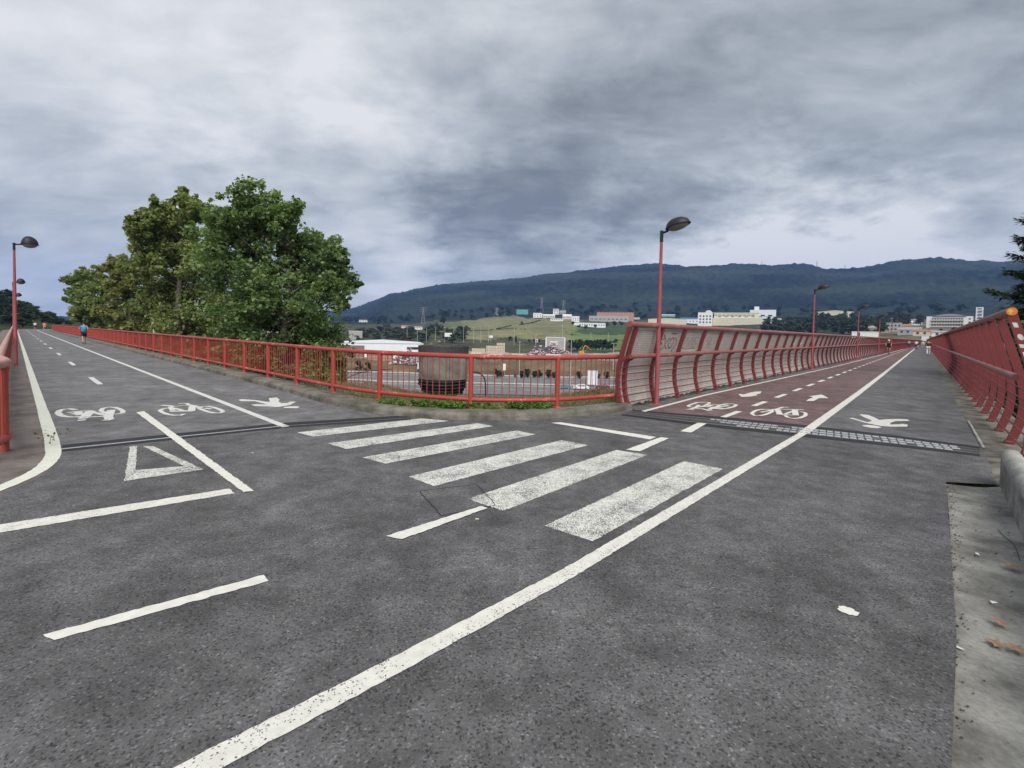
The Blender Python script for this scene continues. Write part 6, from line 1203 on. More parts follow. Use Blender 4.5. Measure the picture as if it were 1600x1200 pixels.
# ------------------------------------------------------------------ distant buildings
def box_part(name, mat, root, c, d, bev=None):
    mb = MB(); mb.box(c, d); return mb.build(name, mat, root)
def building(key, label, cat, dep, wall, roof, kind='flat', win=None, group=None, name='building', over=0.25, winmat='glass', hs=1.0, foot=4.0):
    x, y, z, w, h, rot = BLD[key]; h *= hs
    root = empty(name, (x, y, z), R(rot), label, cat, group); yc = dep / 2
    t = 0.35 if kind in ('flat',) else 0
    if kind == 'flat':
        box_part('wall', wall, root, (0, yc, (h - t - foot) / 2), (w, dep, h - t + foot)); box_part('roof', roof, root, (0, yc, h - t / 2 + .003), (w + over, dep + over, t))
    else:
        rh = {'gable': .22, 'low': .12, 'shed': .15, 'ridge': .3}[kind] * h; hw = h - rh
        box_part('wall', wall, root, (0, yc, (hw - foot) / 2), (w, dep, hw + foot)); mb = MB(); o = .3
        if kind in ('gable', 'low'):     # ridge runs away from the viewer
            A = [(-w / 2 - o, -o, hw), (0, -o, h), (w / 2 + o, -o, hw), (-w / 2 - o, dep + o, hw), (0, dep + o, h), (w / 2 + o, dep + o, hw)]; mb.add(A, [(0, 2, 1), (3, 4, 5), (0, 1, 4, 3), (1, 2, 5, 4), (0, 3, 5, 2)])
            g = MB(); g.add([(-w / 2, -o - .004, hw), (w / 2, -o - .004, hw), (0, -o - .004, h - .12)], [(0, 1, 2)]); g.build('gable', wall, root)
        elif kind == 'ridge':            # ridge parallel to the front
            A = [(-w / 2 - o, -o, hw), (w / 2 + o, -o, hw), (w / 2 + o, dep + o, hw), (-w / 2 - o, dep + o, hw), (-w / 2 - o, dep / 2, h), (w / 2 + o, dep / 2, h)]; mb.add(A, [(0, 1, 5, 4), (2, 3, 4, 5), (1, 2, 5), (3, 0, 4), (3, 2, 1, 0)])
        else:
            A = [(-w / 2 - o, -o, h), (w / 2 + o, -o, hw), (w / 2 + o, dep + o, hw), (-w / 2 - o, dep + o, h), (-w / 2 - o, -o, hw), (-w / 2 - o, dep + o, hw)]; mb.add(A, [(0, 1, 2, 3), (4, 1, 0), (3, 2, 5), (0, 3, 5, 4), (4, 5, 2, 1)][:4])
        mb.build('roof', roof, root)
    wm = None
    for (rows, cols, ww, wh, z0, z1, x0, x1) in (win or []):
        for r_ in range(rows):
            for c in range(cols):
                px = (x0 + (x1 - x0) * (c + .5) / cols) * w / 2; pz = z0 + (z1 - z0) * ((r_ + .5) / rows)
                mb = MB(); mb.box((0, 0, 0), (ww, .12, wh)); mb.box((0, -.02, -wh / 2 - .06), (ww + .2, .16, .10), mi=1); o = mb.build('window', [winmat, wall], root); o.location = (px, -.03, pz)
    return root
W = building
MT['scrap_brown'] = mat_plain('brown brick wall', (.20, .15, .125), .85, .2, .5)
W('white_warehouse', 'large white warehouse with low pitched pale roof beyond the scrap yard', 'warehouse', 34, 'white_cool', 'roof_white', 'low', [(1, 2, 5, 1.2, 5.0, 6.4, .62, .98)], name='warehouse')
wr = [o for o in bpy.data.objects if o.get('label', '').startswith('large white warehouse')][0]; mb = MB(); mb.box((-14.2, -.25, 2.6), (11, .4, 8.4)); mb.build('brick_end_wall', 'scrap_brown', wr)
W('grey_shed', 'small grey shed with flat pale roof left of the white warehouse', 'shed', 9, 'grey_wall', 'roof_white', 'flat', name='shed')
W('farmhouse', 'white farmhouse with small tower among trees left of the fields', 'house', 8, 'white', 'roof_tile', 'ridge', [(1, 4, .9, 1.2, .8, 3.4, -.9, .9)], name='house')
W('farmhouse2', 'long low white outbuilding right of the white farmhouse', 'house', 7, 'white', 'roof_grey', 'ridge', [(1, 3, .9, 1, .8, 2.4, -.9, .9)], name='house')
W('mountain_house', 'lone white house on the dark mountain foot at the left', 'house', 9, 'white', 'roof_grey', 'ridge', [(1, 3, 1.6, 1.6, 1.2, 4, -.9, .9)], name='house')
W('teal_shed', 'teal industrial shed on the hilltop behind the tan field', 'shed', 14, 'teal', 'roof_white', 'flat', name='shed')
W('h1', 'low white house at the left end of the hilltop row', 'house', 9, 'white', 'roof_grey', 'ridge', [(1, 4, 2, 1.6, 1.4, 4, -.9, .9)], name='house')
W('h2', 'tall white block house right of the teal shed', 'house', 9, 'white', 'roof_white', 'flat', [(2, 3, 1.8, 1.6, 1.5, 8.5, -.9, .9)], name='house')
W('h3', 'long cream building with white roof in the middle of the hilltop row', 'house', 10, 'cream', 'roof_white', 'ridge', [(1, 5, 2, 1.6, 1.5, 4.5, -.9, .9)], name='house')
W('h4', 'tallest white house of the hilltop row beneath the pylon', 'house', 9, 'white', 'roof_grey', 'ridge', [(2, 2, 2, 1.8, 2, 9, -.9, .9)], name='house')
W('h5', 'dark roofed grey house right of the tallest hilltop house', 'house', 9, 'grey_wall', 'roof_grey', 'ridge', [(1, 3, 2, 1.8, 2, 5, -.9, .9)], name='house')
W('h6', 'cream house with white roof right of the hilltop pylon', 'house', 9, 'cream', 'roof_white', 'ridge', [(1, 4, 1.8, 1.6, 2, 5, -.9, .9)], name='house')
W('h7', 'pale concrete block house at the right end of the hilltop row', 'house', 9, 'white_cool', 'roof_white', 'flat', [(2, 3, 1.6, 1.4, 1.5, 7.5, -.9, .9)], name='house')
W('h8', 'low white wall like building in front of the hilltop row', 'house', 8, 'white', 'roof_grey', 'ridge', [(1, 5, 1.6, 1.2, .8, 2.8, -.9, .9)], name='house')
bf = W('brick_factory', 'long pink brick factory with a row of roof vents left of the bridge fence', 'factory', 22, 'brick', 'roof_tile', 'flat', [(1, 3, 2.2, 2.2, 7.5, 11, .10, .45)], name='factory', hs=.93)
for k in range(13):
    mb = MB(); mb.box((0, 0, .6), (1.1, 1.1, 1.3)); mb.box((0, 0, 1.4), (1.5, 1.5, .25)); o = mb.build('roof_vent', 'tan_wall', bf); o.location = (-30 + 5 * k, 3, BLD['brick_factory'][4] * .93 + .01)
W('brick_lower', 'long pale grey shed in front of the pink brick factory', 'shed', 18, 'grey_wall', 'roof_white', 'flat', [(1, 9, 3.6, 1.6, 3, 7, -.95, .95)], name='shed')
W('long_white', 'long low white building on the dark green slope below the factory', 'building', 10, 'white', 'roof_white', 'flat', [(1, 11, 1.6, 1.6, 1.4, 4.6, -.6, .97)])
W('cream_shed', 'wide cream shed with shallow roof behind the first bridge lamp', 'shed', 30, 'cream', 'cream2', 'low', name='shed')
W('blue_roof', 'low white shed with bright blue roof', 'shed', 22, 'white', 'roof_blue', 'ridge', [(1, 5, 2, 1.6, 2, 5, -.9, .9)], name='shed')
wh = W('white_house', 'white three storey house with round topped gable beside the cream factory', 'house', 14, 'white', 'roof_white', 'flat', [(3, 4, 2.2, 2.4, 2, 16, -.9, .9)], name='house')
mb = MB(); x0 = 4.5; mb.add([(x0 + 4.5 * math.cos(a), yy, 19.3 + 3.2 * math.sin(a)) for yy in (.5, 12) for a in np.linspace(0, math.pi, 11)], [tuple(range(10, -1, -1)), tuple(range(11, 22))] + [(i, i + 1, 12 + i, 11 + i) for i in range(10)]); mb.build('vaulted_roof', 'roof_white', wh)
fc = W('factory', 'big cream factory with long blank lower wall beyond the bridge fence', 'factory', 30, 'cream', 'roof_white', 'flat', [(1, 9, 4.2, .9, 12.6, 14.0, -.9, .9)], name='factory', hs=.50)
mb = MB(); mb.box((-14, 16, 15.3), (60, 24, 7.8)); mb.build('upper_wall', 'cream2', fc)
for k in range(10): mb = MB(); mb.box((-41.5 + 5.6 * k, 3.9, 15.6), (4.2, .2, 2.2)); mb.build('window', 'roof_grey', fc)
mb = MB(); mb.box((-14, 16, 19.4), (62, 25, .5)); mb.build('upper_roof', 'roof_white', fc)
wb = W('white_block', 'white office block with strip windows on the right end of the cream factory', 'building', 14, 'white_cool', 'roof_white', 'flat', [(1, 3, 6, 2.4, 5.5, 9, -.85, .85)])
mb = MB(); mb.box((-9, 6, 19.5), (7, 6, 5.4)); mb.build('roof_hut', 'white', wb)
W('annex', 'small tan annex at the right foot of the cream factory', 'shed', 8, 'cream2', 'roof_grey', 'flat', [(1, 2, 1.6, 2, 2, 5, -.8, .8)], name='shed')
W('cream_warehouse', 'cream warehouse with shallow gabled front standing among trees', 'warehouse', 30, 'cream2', 'roof_white', 'low', name='warehouse')
W('wl1', 'long white roofed shed right of the cream warehouse', 'shed', 10, 'white', 'roof_white', 'ridge', name='shed')
for k, lb_ in (('wl2', 'small white cube house right of the long white roofed shed'), ('wl3', 'tiny white house second from the apartment block'), ('wl4', 'tiny white house nearest the apartment block')): W(k, lb_, 'house', 6, 'white', 'roof_white', 'flat', [(1, 2, .9, 1, .8, 2.6, -.8, .8)], name='house')
W('grey_block', 'grey concrete building just above the far end of the bridge fence', 'building', 12, 'grey_wall', 'roof_grey', 'flat', [(2, 4, 1.2, 1.2, 1.5, 7.5, -.9, .9)])
W('tan_block', 'low tan building with dark openings left of the apartment block', 'building', 9, 'cream', 'roof_grey', 'ridge', [(1, 3, 2.0, 1.6, .6, 3.0, -.9, .9)])
W('white_box', 'long white container like shed directly above the bridge fence', 'shed', 5, 'white', 'roof_white', 'flat', [(1, 1, 1.2, 3.4, .6, 4.0, -.55, -.4)], name='shed')
x, y, z, w, h, rot = BLD['apartment']; ap = empty('apartment_building', (x, y, z), R(rot), 'cream apartment building with arched roof and two long bands of windows', 'apartment block')
mb = MB(); mb.box((0, 7, (h - 7) / 2), (w, 14, h + 3)); mb.build('wall', 'white', ap)
mb = MB(); n = 14; mb.add([(-w * .36 + w * .72 * i / n, yy, h - 1.9 + 2.3 * math.sin(math.pi * i / n)) for yy in (-1.2, 14.5) for i in range(n + 1)], [tuple(range(n, -1, -1)), tuple(range(n + 1, 2 * n + 2))] + [(i, i + 1, n + 2 + i, n + 1 + i) for i in range(n)]); mb.build('arched_roof', 'roof_grey', ap)
for zz in (2.0, 5.1, 8.2):
    mb = MB(); mb.box((-1.5, -.65, zz - .55), (w * .72, 1.3, .25)); mb.box((-1.5, -1.25, zz - .05), (w * .72, .1, .9)); mb.build('balcony', 'cream', ap)
    for k in range(12): mb = MB(); mb.box((0, 0, 0), (1.45, .12, 1.9)); o = mb.build('window', 'glass', ap); o.location = (-1.5 - w * .345 + w * .69 * (k + .5) / 12, -.03, zz + .75)
for zz in (2.6, 6.0, 9.2): mb = MB(); mb.box((0, 0, 0), (1.5, .12, 1.3)); o = mb.build('window', 'glass', ap); o.location = (w * .43, -.03, zz)
x, y, z, w, h, rot = BLD['tower']; tw = empty('apartment_tower', (x, y, z), R(rot), 'narrow white apartment tower with balconies left of the cedar', 'apartment block')
mb = MB(); mb.box((0, 5, h / 2 - 3), (w * 1.3, 10, h + 6)); mb.build('wall', 'white', tw)
for k in range(5): mb = MB(); mb.box((w * .3, -.6, 2.2 + k * 3.6), (w * .7, 1.2, 1.1)); mb.build('balcony', 'white_cool', tw); mb = MB(); mb.box((0, -.03, 3.6 + k * 3.6), (w * .8, .1, 1.3)); mb.build('window', 'glass', tw)
# extra small houses on the slope beyond the bridge, each its own look
for k, (a, r_, w, h, wm_, rm_, lb_) in enumerate([(39.9, 520, 14, 6, 'tan_wall', 'roof_tile', 'brown house with clay roof on the slope left of the apartment block'), (40.4, 430, 11, 5, 'grey_wall', 'roof_grey', 'grey roofed house just above the far end of the bridge'), (41.6, 410, 12, 4.4, 'cream', 'roof_tile', 'cream house with clay roof below the apartment block'), (43.0, 395, 13, 4.0, 'white', 'roof_grey', 'white house with dark eaves below the apartment block'), (38.0, 470, 16, 6, 'tan_wall', 'roof_grey', 'dull brown shed above the white container shed'), (36.6, 800, 14, 5, 'white', 'roof_tile', 'white house high on the slope right of the cream warehouse'), (41.0, 690, 9, 5, 'white', 'roof_white', 'white house under the mountain left of the apartment block'), (40.2, 760, 20, 5, 'grey_wall', 'roof_grey', 'long grey shed under the mountain left of the apartment block'), (44.0, 640, 10, 6, 'white', 'roof_tile', 'white house behind the apartment block on its right'), (31.5, 640, 7, 3, 'white', 'roof_tile', 'tiny white cottage in the trees left of the cream warehouse'), (26.2, 980, 9, 5, 'white', 'roof_grey', 'tiny white house on the mountain foot above the cream factory'), (18.5, 1000, 26, 5, 'teal', 'roof_white', 'long low pale green shed behind the wide cream shed'), (14.6, 940, 22, 4, 'cream', 'roof_grey', 'low cream wall building right of the pink factory')]):
    BLD['x%d' % k] = (r_ * math.sin(R(a)), r_ * math.cos(R(a)), gz(r_ * math.sin(R(a)), r_ * math.cos(R(a))), w, h, -a); W('x%d' % k, lb_, 'house', 9, wm_, rm_, 'ridge', [(1, 3, 1.3, 1.3, 1, h * .65, -.9, .9)], name='house')
cb = W('control', 'blue grey portal framed building behind the scrap heap', 'building', 8, 'grey_wall', 'roof_white', 'flat', [(2, 2, 3.2, .7, 3.0, 6.0, -.5, .2)], winmat='white')
for sx_ in (-1, 1): mb = MB(); mb.box((sx_ * 6.4, -.35, 3.6), (.7, .6, 8.6)); mb.build('portal_leg', 'white', cb)
# far hut between the bushes
BLD['hut'] = (21.4, 405, gz(21.4, 405), 2.6, 2.6, -3); W('hut', 'tiny pale hut between two dark bushes at the foot of the tan field', 'hut', 2.4, 'cream', 'roof_white', 'flat', [(1, 1, .8, 1.4, .4, 2.0, -.3, .3)], name='hut')

# ------------------------------------------------------------------ highway below, its cars and roadside things
def hw_arc(r0, r1, dz, name, mat, parent=None, a0=-26, a1=22):
    mb = MB(); az = np.linspace(a0, a1, 97); rr = np.linspace(r0, r1, max(2, int((r1 - r0) / 4) + 1)); P = []
    for r_ in rr: P.append([(r_ * math.sin(R(a)), r_ * math.cos(R(a)), float(terrain_np(a, r_)) + dz) for a in az])
    for A_, B_ in zip(P[:-1], P[1:]): mb.strip(B_, A_)
    o = mb.build(name, mat, parent); return o
MT['hw'] = mat_plain('pale highway asphalt', (0.165, 0.165, 0.168), .9, .14, .3)
h1 = tag(hw_arc(128.5, 152, .20, 'highway', 'hw'), kind='structure'); h2 = tag(hw_arc(158, 183, .20, 'highway', 'hw'), kind='structure')
for r_ in (130, 151): hw_arc(r_, r_ + .5, .215, 'edge_line', 'paint_new', h1)
for r_ in (159.5, 181.5): hw_arc(r_, r_ + .5, .215, 'edge_line', 'paint_new', h2)
for r_, hh in ((170.5, h2), (140.5, h1)):
    mb = MB()
    for a in np.arange(-25, 21, 1.9): P = [(q * math.sin(R(b)), q * math.cos(R(b)), float(terrain_np(b, q)) + .216) for q, b in ((r_, a), (r_ + .35, a), (r_ + .35, a + .9), (r_, a + .9))]; mb.add(P, [(0, 3, 2, 1)])
    mb.build('lane_line', 'paint_new', hh)
def barrier_rail(r_, label):
    root = empty('crash_barrier', (0, r_, float(terrain_np(0, r_))), 0, label, 'crash barrier'); mb = MB(); az = np.arange(-25, 21, .6); L = []
    for a in az: L.append(Vector((r_ * math.sin(R(a)), r_ * math.cos(R(a)), float(terrain_np(a, r_)) + .75)) - root.location)
    mb.strip([p + Vector((0, 0, -.2)) for p in L], [p + Vector((0, 0, .2)) for p in L]); mb.strip([p + Vector((0, .12, -.2)) for p in L][::-1], [p + Vector((0, .12, .2)) for p in L][::-1]); mb.build('beam', 'galv', root)
    pm_ = MB(); pm_.box((0, .06, -.45), (.16, .16, 1.0)); p0 = None
    for p in L[::4]:
        if p0 is None: p0 = pm_.build('post', 'galv', root); p0.location = p
        else: inst('post', p0.data, root, p)
barrier_rail(154, 'grey steel crash barrier along the middle of the highway'); barrier_rail(184.5, 'grey steel crash barrier along the far edge of the highway')
def car(label, x, y, ang, col, van=False, s=1.0):
    z = gz(x, y) + .21; root = empty('parked_car' if False else 'car', (x, y, z), R(ang), label, 'van' if van else 'car', 'cars on the highway'); root.scale = (s, s, s)
    P = [(-2.1, .45), (-2.15, .8), (-1.95, .95), (-1.25, 1.0), (-.65, 1.42), (.75, 1.46), (1.5, 1.02), (2.05, .88), (2.15, .5), (2.1, .28), (-2.05, .28)]
    if van: P = [(-2.5, .4), (-2.5, 2.15), (1.0, 2.2), (1.75, 1.3), (2.4, 1.1), (2.5, .4), (2.4, .28), (-2.45, .28)]
    n = len(P); mb = MB(); k = lambda z_: .84 - (.14 if z_ > 1.05 and not van else 0)
    mb.add([(a, -k(b), b) for a, b in P] + [(a, k(b), b) for a, b in P], [tuple(range(n)), tuple(range(2 * n - 1, n - 1, -1))] + [(i, n + i, n + (i + 1) % n, (i + 1) % n) for i in range(n)]); mb.build('body', col, root)
    gl = [(-1.1, 1.03), (-.6, 1.36), (.68, 1.4), (1.3, 1.05)] if not van else [(1.05, 1.35), (1.05, 2.05), (1.2, 1.95), (1.62, 1.35)]
    for sg in (-1, 1):
        mb = MB(); mb.add([(a, sg * (k(b) + .012 + (.05 if not van and b < 1.1 else 0)), b) for a, b in gl], [(0, 1, 2, 3) if sg > 0 else (3, 2, 1, 0)]); mb.build('side_window', 'glass', root)
        for wx in (-1.3, 1.35): mb = MB(); mb.tube([(wx, sg * .66, .31), (wx, sg * .86, .31)], .31, 14, smooth=False); w_ = mb.build('wheel', 'black', root); mb = MB(); mb.tube([(wx, sg * .865, .31), (wx, sg * .875, .31)], .18, 10, smooth=False); mb.build('rim', 'galv', w_)
        mb = MB(); mb.box((2.08, sg * .6, .72), (.14, .34, .16)); mb.build('headlight', 'white', root); mb = MB(); mb.box((-2.1, sg * .62, .78), (.12, .3, .16)); mb.build('tail_light', 'red', root)
    mb = MB(); a, b = ((1.3, 1.06), (.72, 1.42)) if not van else ((1.72, 1.36), (1.05, 2.14)); mb.add([(a[0] + .03, -.7, a[1] + .02), (a[0] + .03, .7, a[1] + .02), (b[0] + .03, .64, b[1] + .0), (b[0] + .03, -.64, b[1] + .0)], [(0, 1, 2, 3)]); mb.build('windscreen', 'glass', root)
    return root
MT['car_white'] = mat_plain('white car paint', (.72, .73, .74), .3, .05, 2); MT['car_teal'] = mat_plain('teal car paint', (.08, .26, .28), .3, .1, 2); MT['car_dark'] = mat_plain('dark red car paint', (.14, .05, .05), .3, .1, 2)
car('white car on the highway below, seen between the right railing bars', 21.84, 144.4, -8, 'car_white', s=1.12)
car('teal car on the highway left of the white car', 17.0, 147.6, -8, 'car_teal', s=1.0)
car('dark car on the highway right of the tall white panel', 29.0, 146.0, -10, 'car_dark', s=1.05)
vx, vy = 198.5, 223.0; v = car('white van at the far end of the bridge above the walkers', vx, vy, 40, 'car_white', True, 1.25); v.location.z = max(gz(vx, vy), 0.2); v['group'] = 'vans'
# blue truck by the scrap heap
tr_ = empty('truck', (-36.2, 190.5, gz(-36.2, 190.5)), R(84), 'pale blue truck beside the scrap heap left of the concrete drum', 'truck')
MT['truck_blue'] = mat_plain('pale blue truck paint', (.22, .34, .46), .5, .15, 1)
mb = MB(); mb.bbox((1.9, 0, 1.9), (1.9, 2.4, 2.4), .2); mb.build('cab', 'truck_blue', tr_); mb = MB(); mb.bbox((-1.8, 0, 2.2), (5.2, 2.4, 2.6), .05); mb.build('cargo_box', 'white_cool', tr_); mb = MB(); mb.box((2.87, 0, 2.4), (.06, 2.0, .9)); mb.build('windscreen', 'glass', tr_)
for wx in (-3.2, 1.8):
    for sg in (-1, 1): mb = MB(); mb.tube([(wx, sg * .8, .5), (wx, sg * 1.2, .5)], .5, 14, smooth=False); mb.build('wheel', 'black', tr_)
# scrap heaps: countless pieces
def heap(name, label, x, y, w, d, h, n, sz, mats, seed):
    rs = np.random.RandomState(seed); mb = MB(); z = gz(x, y)
    for q in range(n):
        u = rs.uniform(-1, 1) ; v = rs.uniform(-1, 1); e = max(0, 1 - u * u) * (0.8 + .2 * math.sin(u * 9)) ; hz = h * e * (1 - abs(v)) * rs.uniform(.6, 1.05); s_ = sz * rs.uniform(.4, 1.3)
        Rm = Matrix.Rotation(rs.uniform(0, 6.28), 3, 'Z') @ Matrix.Rotation(rs.uniform(-.9, .9), 3, 'X'); mb.box((u * w / 2, v * d / 2, hz), (s_ * rs.uniform(.6, 1.8), s_ * rs.uniform(.3, 1), s_ * rs.uniform(.2, .8)), rot=Rm, mi=rs.randint(len(mats)))
    core = [(0.0, 0)]; P = []; k = 16
    for i in range(k): a = 2 * math.pi * i / k; P.append((math.cos(a) * w * .5, math.sin(a) * d * .5, -.3))
    P.append((0, 0, h * .75)); mb.add(P, [(i, (i + 1) % k, k) for i in range(k)], 2)
    o = mb.build(name, mats); o.location = (x, y, z); tag(o, label, 'scrap heap', None, 'stuff'); return o
MT['scrap1'] = mat_plain('pale scrap', (.42, .38, .38), .7, .3, 1); MT['scrap2'] = mat_plain('rusty scrap', (.20, .11, .09), .8, .3, 1); MT['scrap3'] = mat_plain('dark scrap', (.06, .055, .06), .8, .3, 1); MT['scrap4'] = mat_plain('white scrap', (.62, .60, .60), .6, .2, 1); MT['scrap5'] = mat_plain('brick coloured scrap', (.38, .18, .14), .8, .3, 1)
heap('scrap_heap', 'tall heap of mixed pale and rusty scrap in the middle of the yard', 23.6, 292, 31, 16, 8.6, 1000, 1.0, ['scrap1', 'scrap2', 'scrap3', 'scrap4', 'scrap1', 'scrap5'], 1)
heap('scrap_heap', 'heap of crushed coloured scrap left of the concrete drum', -45.6, 203, 15, 9, 7.6, 700, .75, ['scrap1', 'scrap5', 'scrap3', 'scrap4', 'scrap5', 'truck_blue'], 2)
heap('rubble_row', 'long low row of pale rubble along the top of the brown bank', 8, 224, 96, 5, 2.5, 1000, .6, ['scrap1', 'scrap4', 'scrap3', 'cream', 'scrap2', 'scrap5'], 3)
heap('earth_mound', 'dark brown earth mound above the concrete drum', -47.5, 300, 26, 14, 9.5, 420, .9, ['bark_dark', 'scrap2', 'bark_dark', 'tan_wall'], 4)
# stacked crates and orange racks
def crate_stack(x, y, n, rows, cols, mat, label, group, w=1.6, h=1.3):
    z = gz(x, y)
    for r_ in range(rows):
        for c in range(cols):
            mb = MB(); mb.box((0, 0, h * .45), (w * .94, 1.6, h * .8)); mb.box((0, 0, h * .93), (w, 1.7, h * .1), mi=1); mb.box((0, -.82, h * .45), (w * .5, .06, h * .4), mi=1); o = mb.build('crate', [mat, 'tan_wall']); o.location = (x + (c - (cols - 1) / 2) * w * 1.03 + random.uniform(-.04, .04), y, z + r_ * h); tag(o, label + ', ' + ('bottom row' if r_ == 0 else 'top row' if r_ == rows - 1 else 'second row' if r_ == 1 else 'third row' if r_ == 2 else 'fourth row') + ', ' + (['leftmost', 'second from left', 'third from left', 'fourth from left', 'fifth from left', 'sixth from left', 'seventh from left'][c] if c < cols - 1 else 'rightmost'), 'crate', group)
crate_stack(-10.2, 288, 0, 4, 7, 'cream', 'cream crate in the wide stack left of the scrap heap', 'cream crates in the big stack', 1.6, 1.55); crate_stack(-20.5, 286, 0, 3, 5, 'cream2', 'pale yellow crate right of the drum', 'pale yellow crates in the lower stack', 1.6, 1.5); crate_stack(-7.0, 291, 0, 5, 3, 'cream', 'cream crate in the tallest stack', 'cream crates in the tallest stack', 1.7, 1.6)
crate_stack(-58.5, 205, 0, 3, 8, 'brick', 'brick red crate before the white warehouse', 'brick red crates before the warehouse', 1.35, 1.25)
rc = random.Random(9); CC = [('white_cool', 'white'), ('cream', 'cream'), ('scrap5', 'brick red'), ('truck_blue', 'pale blue'), ('grey_wall', 'grey'), ('scrap2', 'rusty brown')]
for k in range(30):
    a = rc.uniform(-15, 13); r_ = rc.choice([228, 236, 247, 262]) + rc.uniform(-3, 3); x, y = r_ * math.sin(R(a)), r_ * math.cos(R(a)); mt, cn = CC[k % 6]; root = empty('container', (x, y, gz(x, y)), R(-a + rc.choice([0, 0, 8, 90, -12])), cn + ' steel container standing in the scrap yard beyond the bank', 'container', cn + ' containers in the scrap yard')
    L_ = rc.choice([4.2, 6.0, 7.5]); h_ = rc.uniform(1.9, 2.6); mb = MB(); mb.bbox((0, 0, h_ / 2 + .1), (L_, 2.4, h_), .05, 0); mb.build('body', mt, root); mb = MB()
    for q in range(int(L_ / .6)): mb.box((-L_ / 2 + .3 + q * .6, -1.23, h_ / 2 + .1), (.12, .06, h_ * .86))
    mb.build('side_ribs', mt, root)
# excavator
ex = empty('excavator', (45.8, 297, gz(45.8, 297)), 0, 'orange yellow excavator arm raised beyond the railing in the scrap yard', 'excavator')
MT['exc'] = mat_plain('excavator orange', (.55, .24, .05), .5, .15, 1); mb = MB(); mb.bbox((-1.4, 0, 2.0), (3.4, 2.6, 1.8), .15); mb.build('cab', 'exc', ex)
for sg in (-1, 1): mb = MB(); mb.bbox((-1.4, sg * 1.1, .55), (4.2, .6, 1.1), .25); mb.build('track', 'black', ex)
mb = MB(); mb.tube([(-.6, 0, 2.4), (-.1, 0, 4.6), (.9, 0, 6.4), (1.2, 0, 6.6)], [.34, .38, .34, .26], 6, smooth=False); mb.build('boom', 'exc', ex); mb = MB(); mb.tube([(1.0, 0, 6.6), (2.6, 0, 5.6), (4.9, 0, 3.6)], [.26, .3, .2], 6, smooth=False); mb.build('stick', 'exc', ex); mb = MB(); mb.add([(4.6, -.6, 3.8), (5.3, -.6, 3.2), (4.9, -.6, 2.2), (4.3, -.6, 2.6), (4.6, .6, 3.8), (5.3, .6, 3.2), (4.9, .6, 2.2), (4.3, .6, 2.6)], [(0, 1, 2, 3), (7, 6, 5, 4), (0, 4, 5, 1), (1, 5, 6, 2), (2, 6, 7, 3), (3, 7, 4, 0)]); mb.build('bucket', 'dark_steel', ex)
# tall white panel by the road, and small signs
pn = empty('roadside_panel', (26.4, 150.5, gz(26.4, 150.5)), R(-10), 'tall pale panel of two upright boards beside the highway cars', 'panel')
for k in (-1, 1): mb = MB(); mb.bbox((k * .82, 0, 3.3), (1.5, .2, 4.6), .02); mb.build('board', 'white_cool', pn); mb = MB(); mb.box((k * .82, .05, .4), (.16, .16, 1.6)); mb.build('leg', 'galv', pn)
def post_sign(x, y, h, w, sh, label, mat='white'):
    root = empty('road_sign', (x, y, gz(x, y)), 0, label, 'sign'); mb = MB(); mb.tube([(0, 0, 0), (0, 0, h)], .09, 6); mb.build('pole', 'galv', root); mb = MB(); mb.box((0, -.12, h - sh / 2), (w, .08, sh)); mb.build('plate', mat, root)
post_sign(-2.9, 185.5, 5.4, 1.1, 2.6, 'narrow white road sign on a post right of the middle railing post')
post_sign(1.2, 156, 4.0, .8, 1.4, 'small dark sign on a post before the highway barrier', 'dark_steel')
post_sign(-52.5, 381, 7.5, 6.0, 3.2, 'wide pale sign board behind the earth mound'); post_sign(-17.5, 381, 7.0, 3.2, 1.8, 'small white board above the crates')
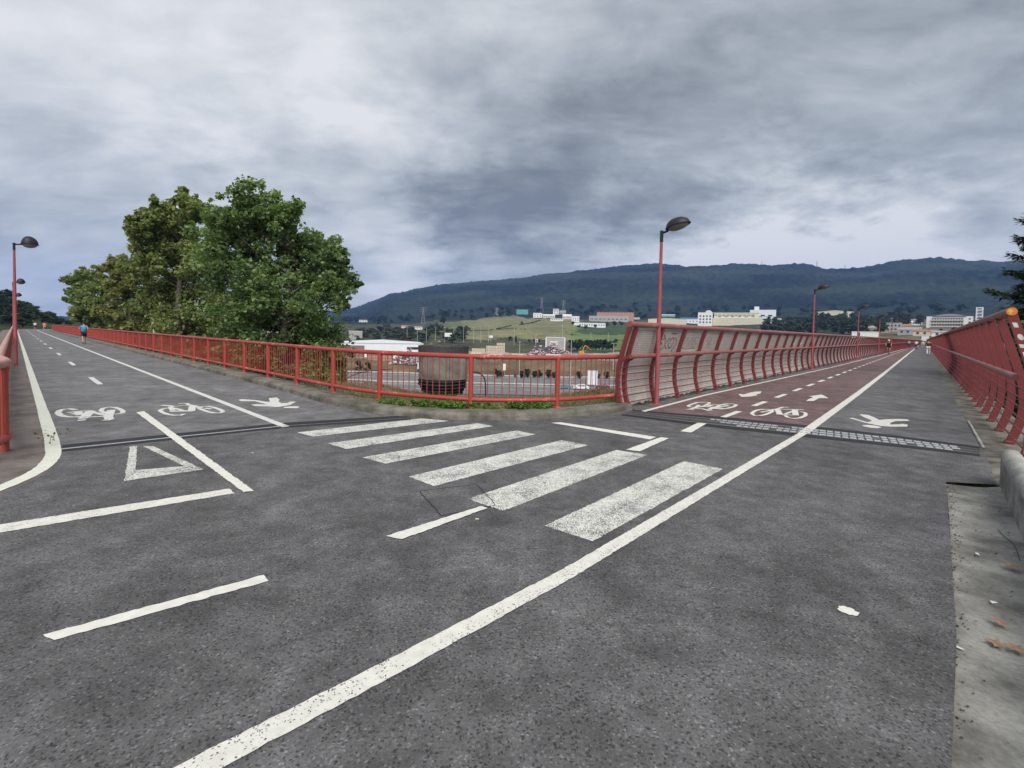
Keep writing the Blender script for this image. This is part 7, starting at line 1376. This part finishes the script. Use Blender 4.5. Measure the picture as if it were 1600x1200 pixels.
# lighting poles far off, each a thing
pl_lab = 'thin pale lighting pole in the far yard'
for i, (x, y, z, h) in enumerate(POLES):
    big = h > 14 and y < 180; root = empty('light_pole', (x, y, gz(x, y)), random.uniform(0, 3), ('tall pale lighting pole by the highway left of the right railing post' if x < 10 else 'tall pale lighting pole by the highway right of the scrap heap') if big else pl_lab, 'light pole', None if big else 'thin lighting poles across the yard')
    hh = z + h - gz(x, y); mb = MB(); mb.tube([(0, 0, 0), (0, 0, hh)], [.17 if not big else .13, .10], 6); mb.build('pole', 'galv', root); mb = MB(); mb.tube([(-.9, 0, hh), (.9, 0, hh)], .07, 5); mb.box((-.9, 0, hh - .05), (.7, .3, .15)); mb.box((.9, 0, hh - .05), (.7, .3, .15)); mb.build('lamp_arm', 'galv', root)
x, y = LP(64, 10.5); root = empty('light_pole', (x, y, gz(x, y)), 0, 'slim pale pole in front of the plane trees beyond the left railing', 'light pole'); mb = MB(); mb.tube([(0, 0, 0), (0, 0, 3.4 - gz(x, y))], .09, 8); mb.build('pole', 'galv', root); mb = MB(); mb.box((0, 0, 3.42 - gz(x, y)), (.3, .3, .06)); mb.build('cap', 'galv', root)
# lattice pylons and ridge masts
def lattice(name, label, cat, x, y, z, h, w, arms, group, mat='galv', th=.16):
    root = empty(name, (x, y, z), R(20), label, cat, group); mb = MB(); c = [(-1, -1), (1, -1), (1, 1), (-1, 1)]; n = 7
    P = [[(a * w / 2 * (1 - .93 * i / n), b * w / 2 * (1 - .93 * i / n), h * i / n) for a, b in c] for i in range(n + 1)]
    for k in range(4): mb.tube([P[i][k] for i in range(n + 1)], th, 4, cap=False)
    for i in range(n):
        for k in range(4): mb.tube([P[i][k], P[i + 1][(k + 1) % 4]], th * .6, 3, cap=False); mb.tube([P[i][(k + 1) % 4], P[i + 1][k]], th * .6, 3, cap=False)
    mb.build('lattice', mat, root)
    for q in arms: mb = MB(); mb.tube([(-w * .9, 0, h * q), (0, 0, h * q + .8), (w * .9, 0, h * q)], th, 4); mb.build('cross_arm', mat, root)
for ((x, y, z), h), lb_ in zip(PYLON, ['faint lattice pylon before the dark mountain, leftmost', 'lattice pylon left of the hilltop houses', 'lattice pylon standing over the hilltop houses', 'short lattice mast at the left end of the hilltop houses']): lattice('pylon', lb_, 'pylon', x, y, gz(x, y), z + h - gz(x, y), 7, (.72, .85, .97), 'pylons on the hill', 'roof_grey', .22)
for ((x, y, z), h), lb_ in zip(ANT, ['dark mast on the ridge, leftmost', 'thin mast on the ridge just right of the tall bridge lamp', 'thin mast on the ridge above the cream factory', 'tallest mast on the ridge above the second bridge lamp', 'mast on the ridge, rightmost']): lattice('mast', lb_, 'mast', x, y, z - 6, h + 6, 5, (.8,), 'masts on the ridge', 'roof_grey', .32)
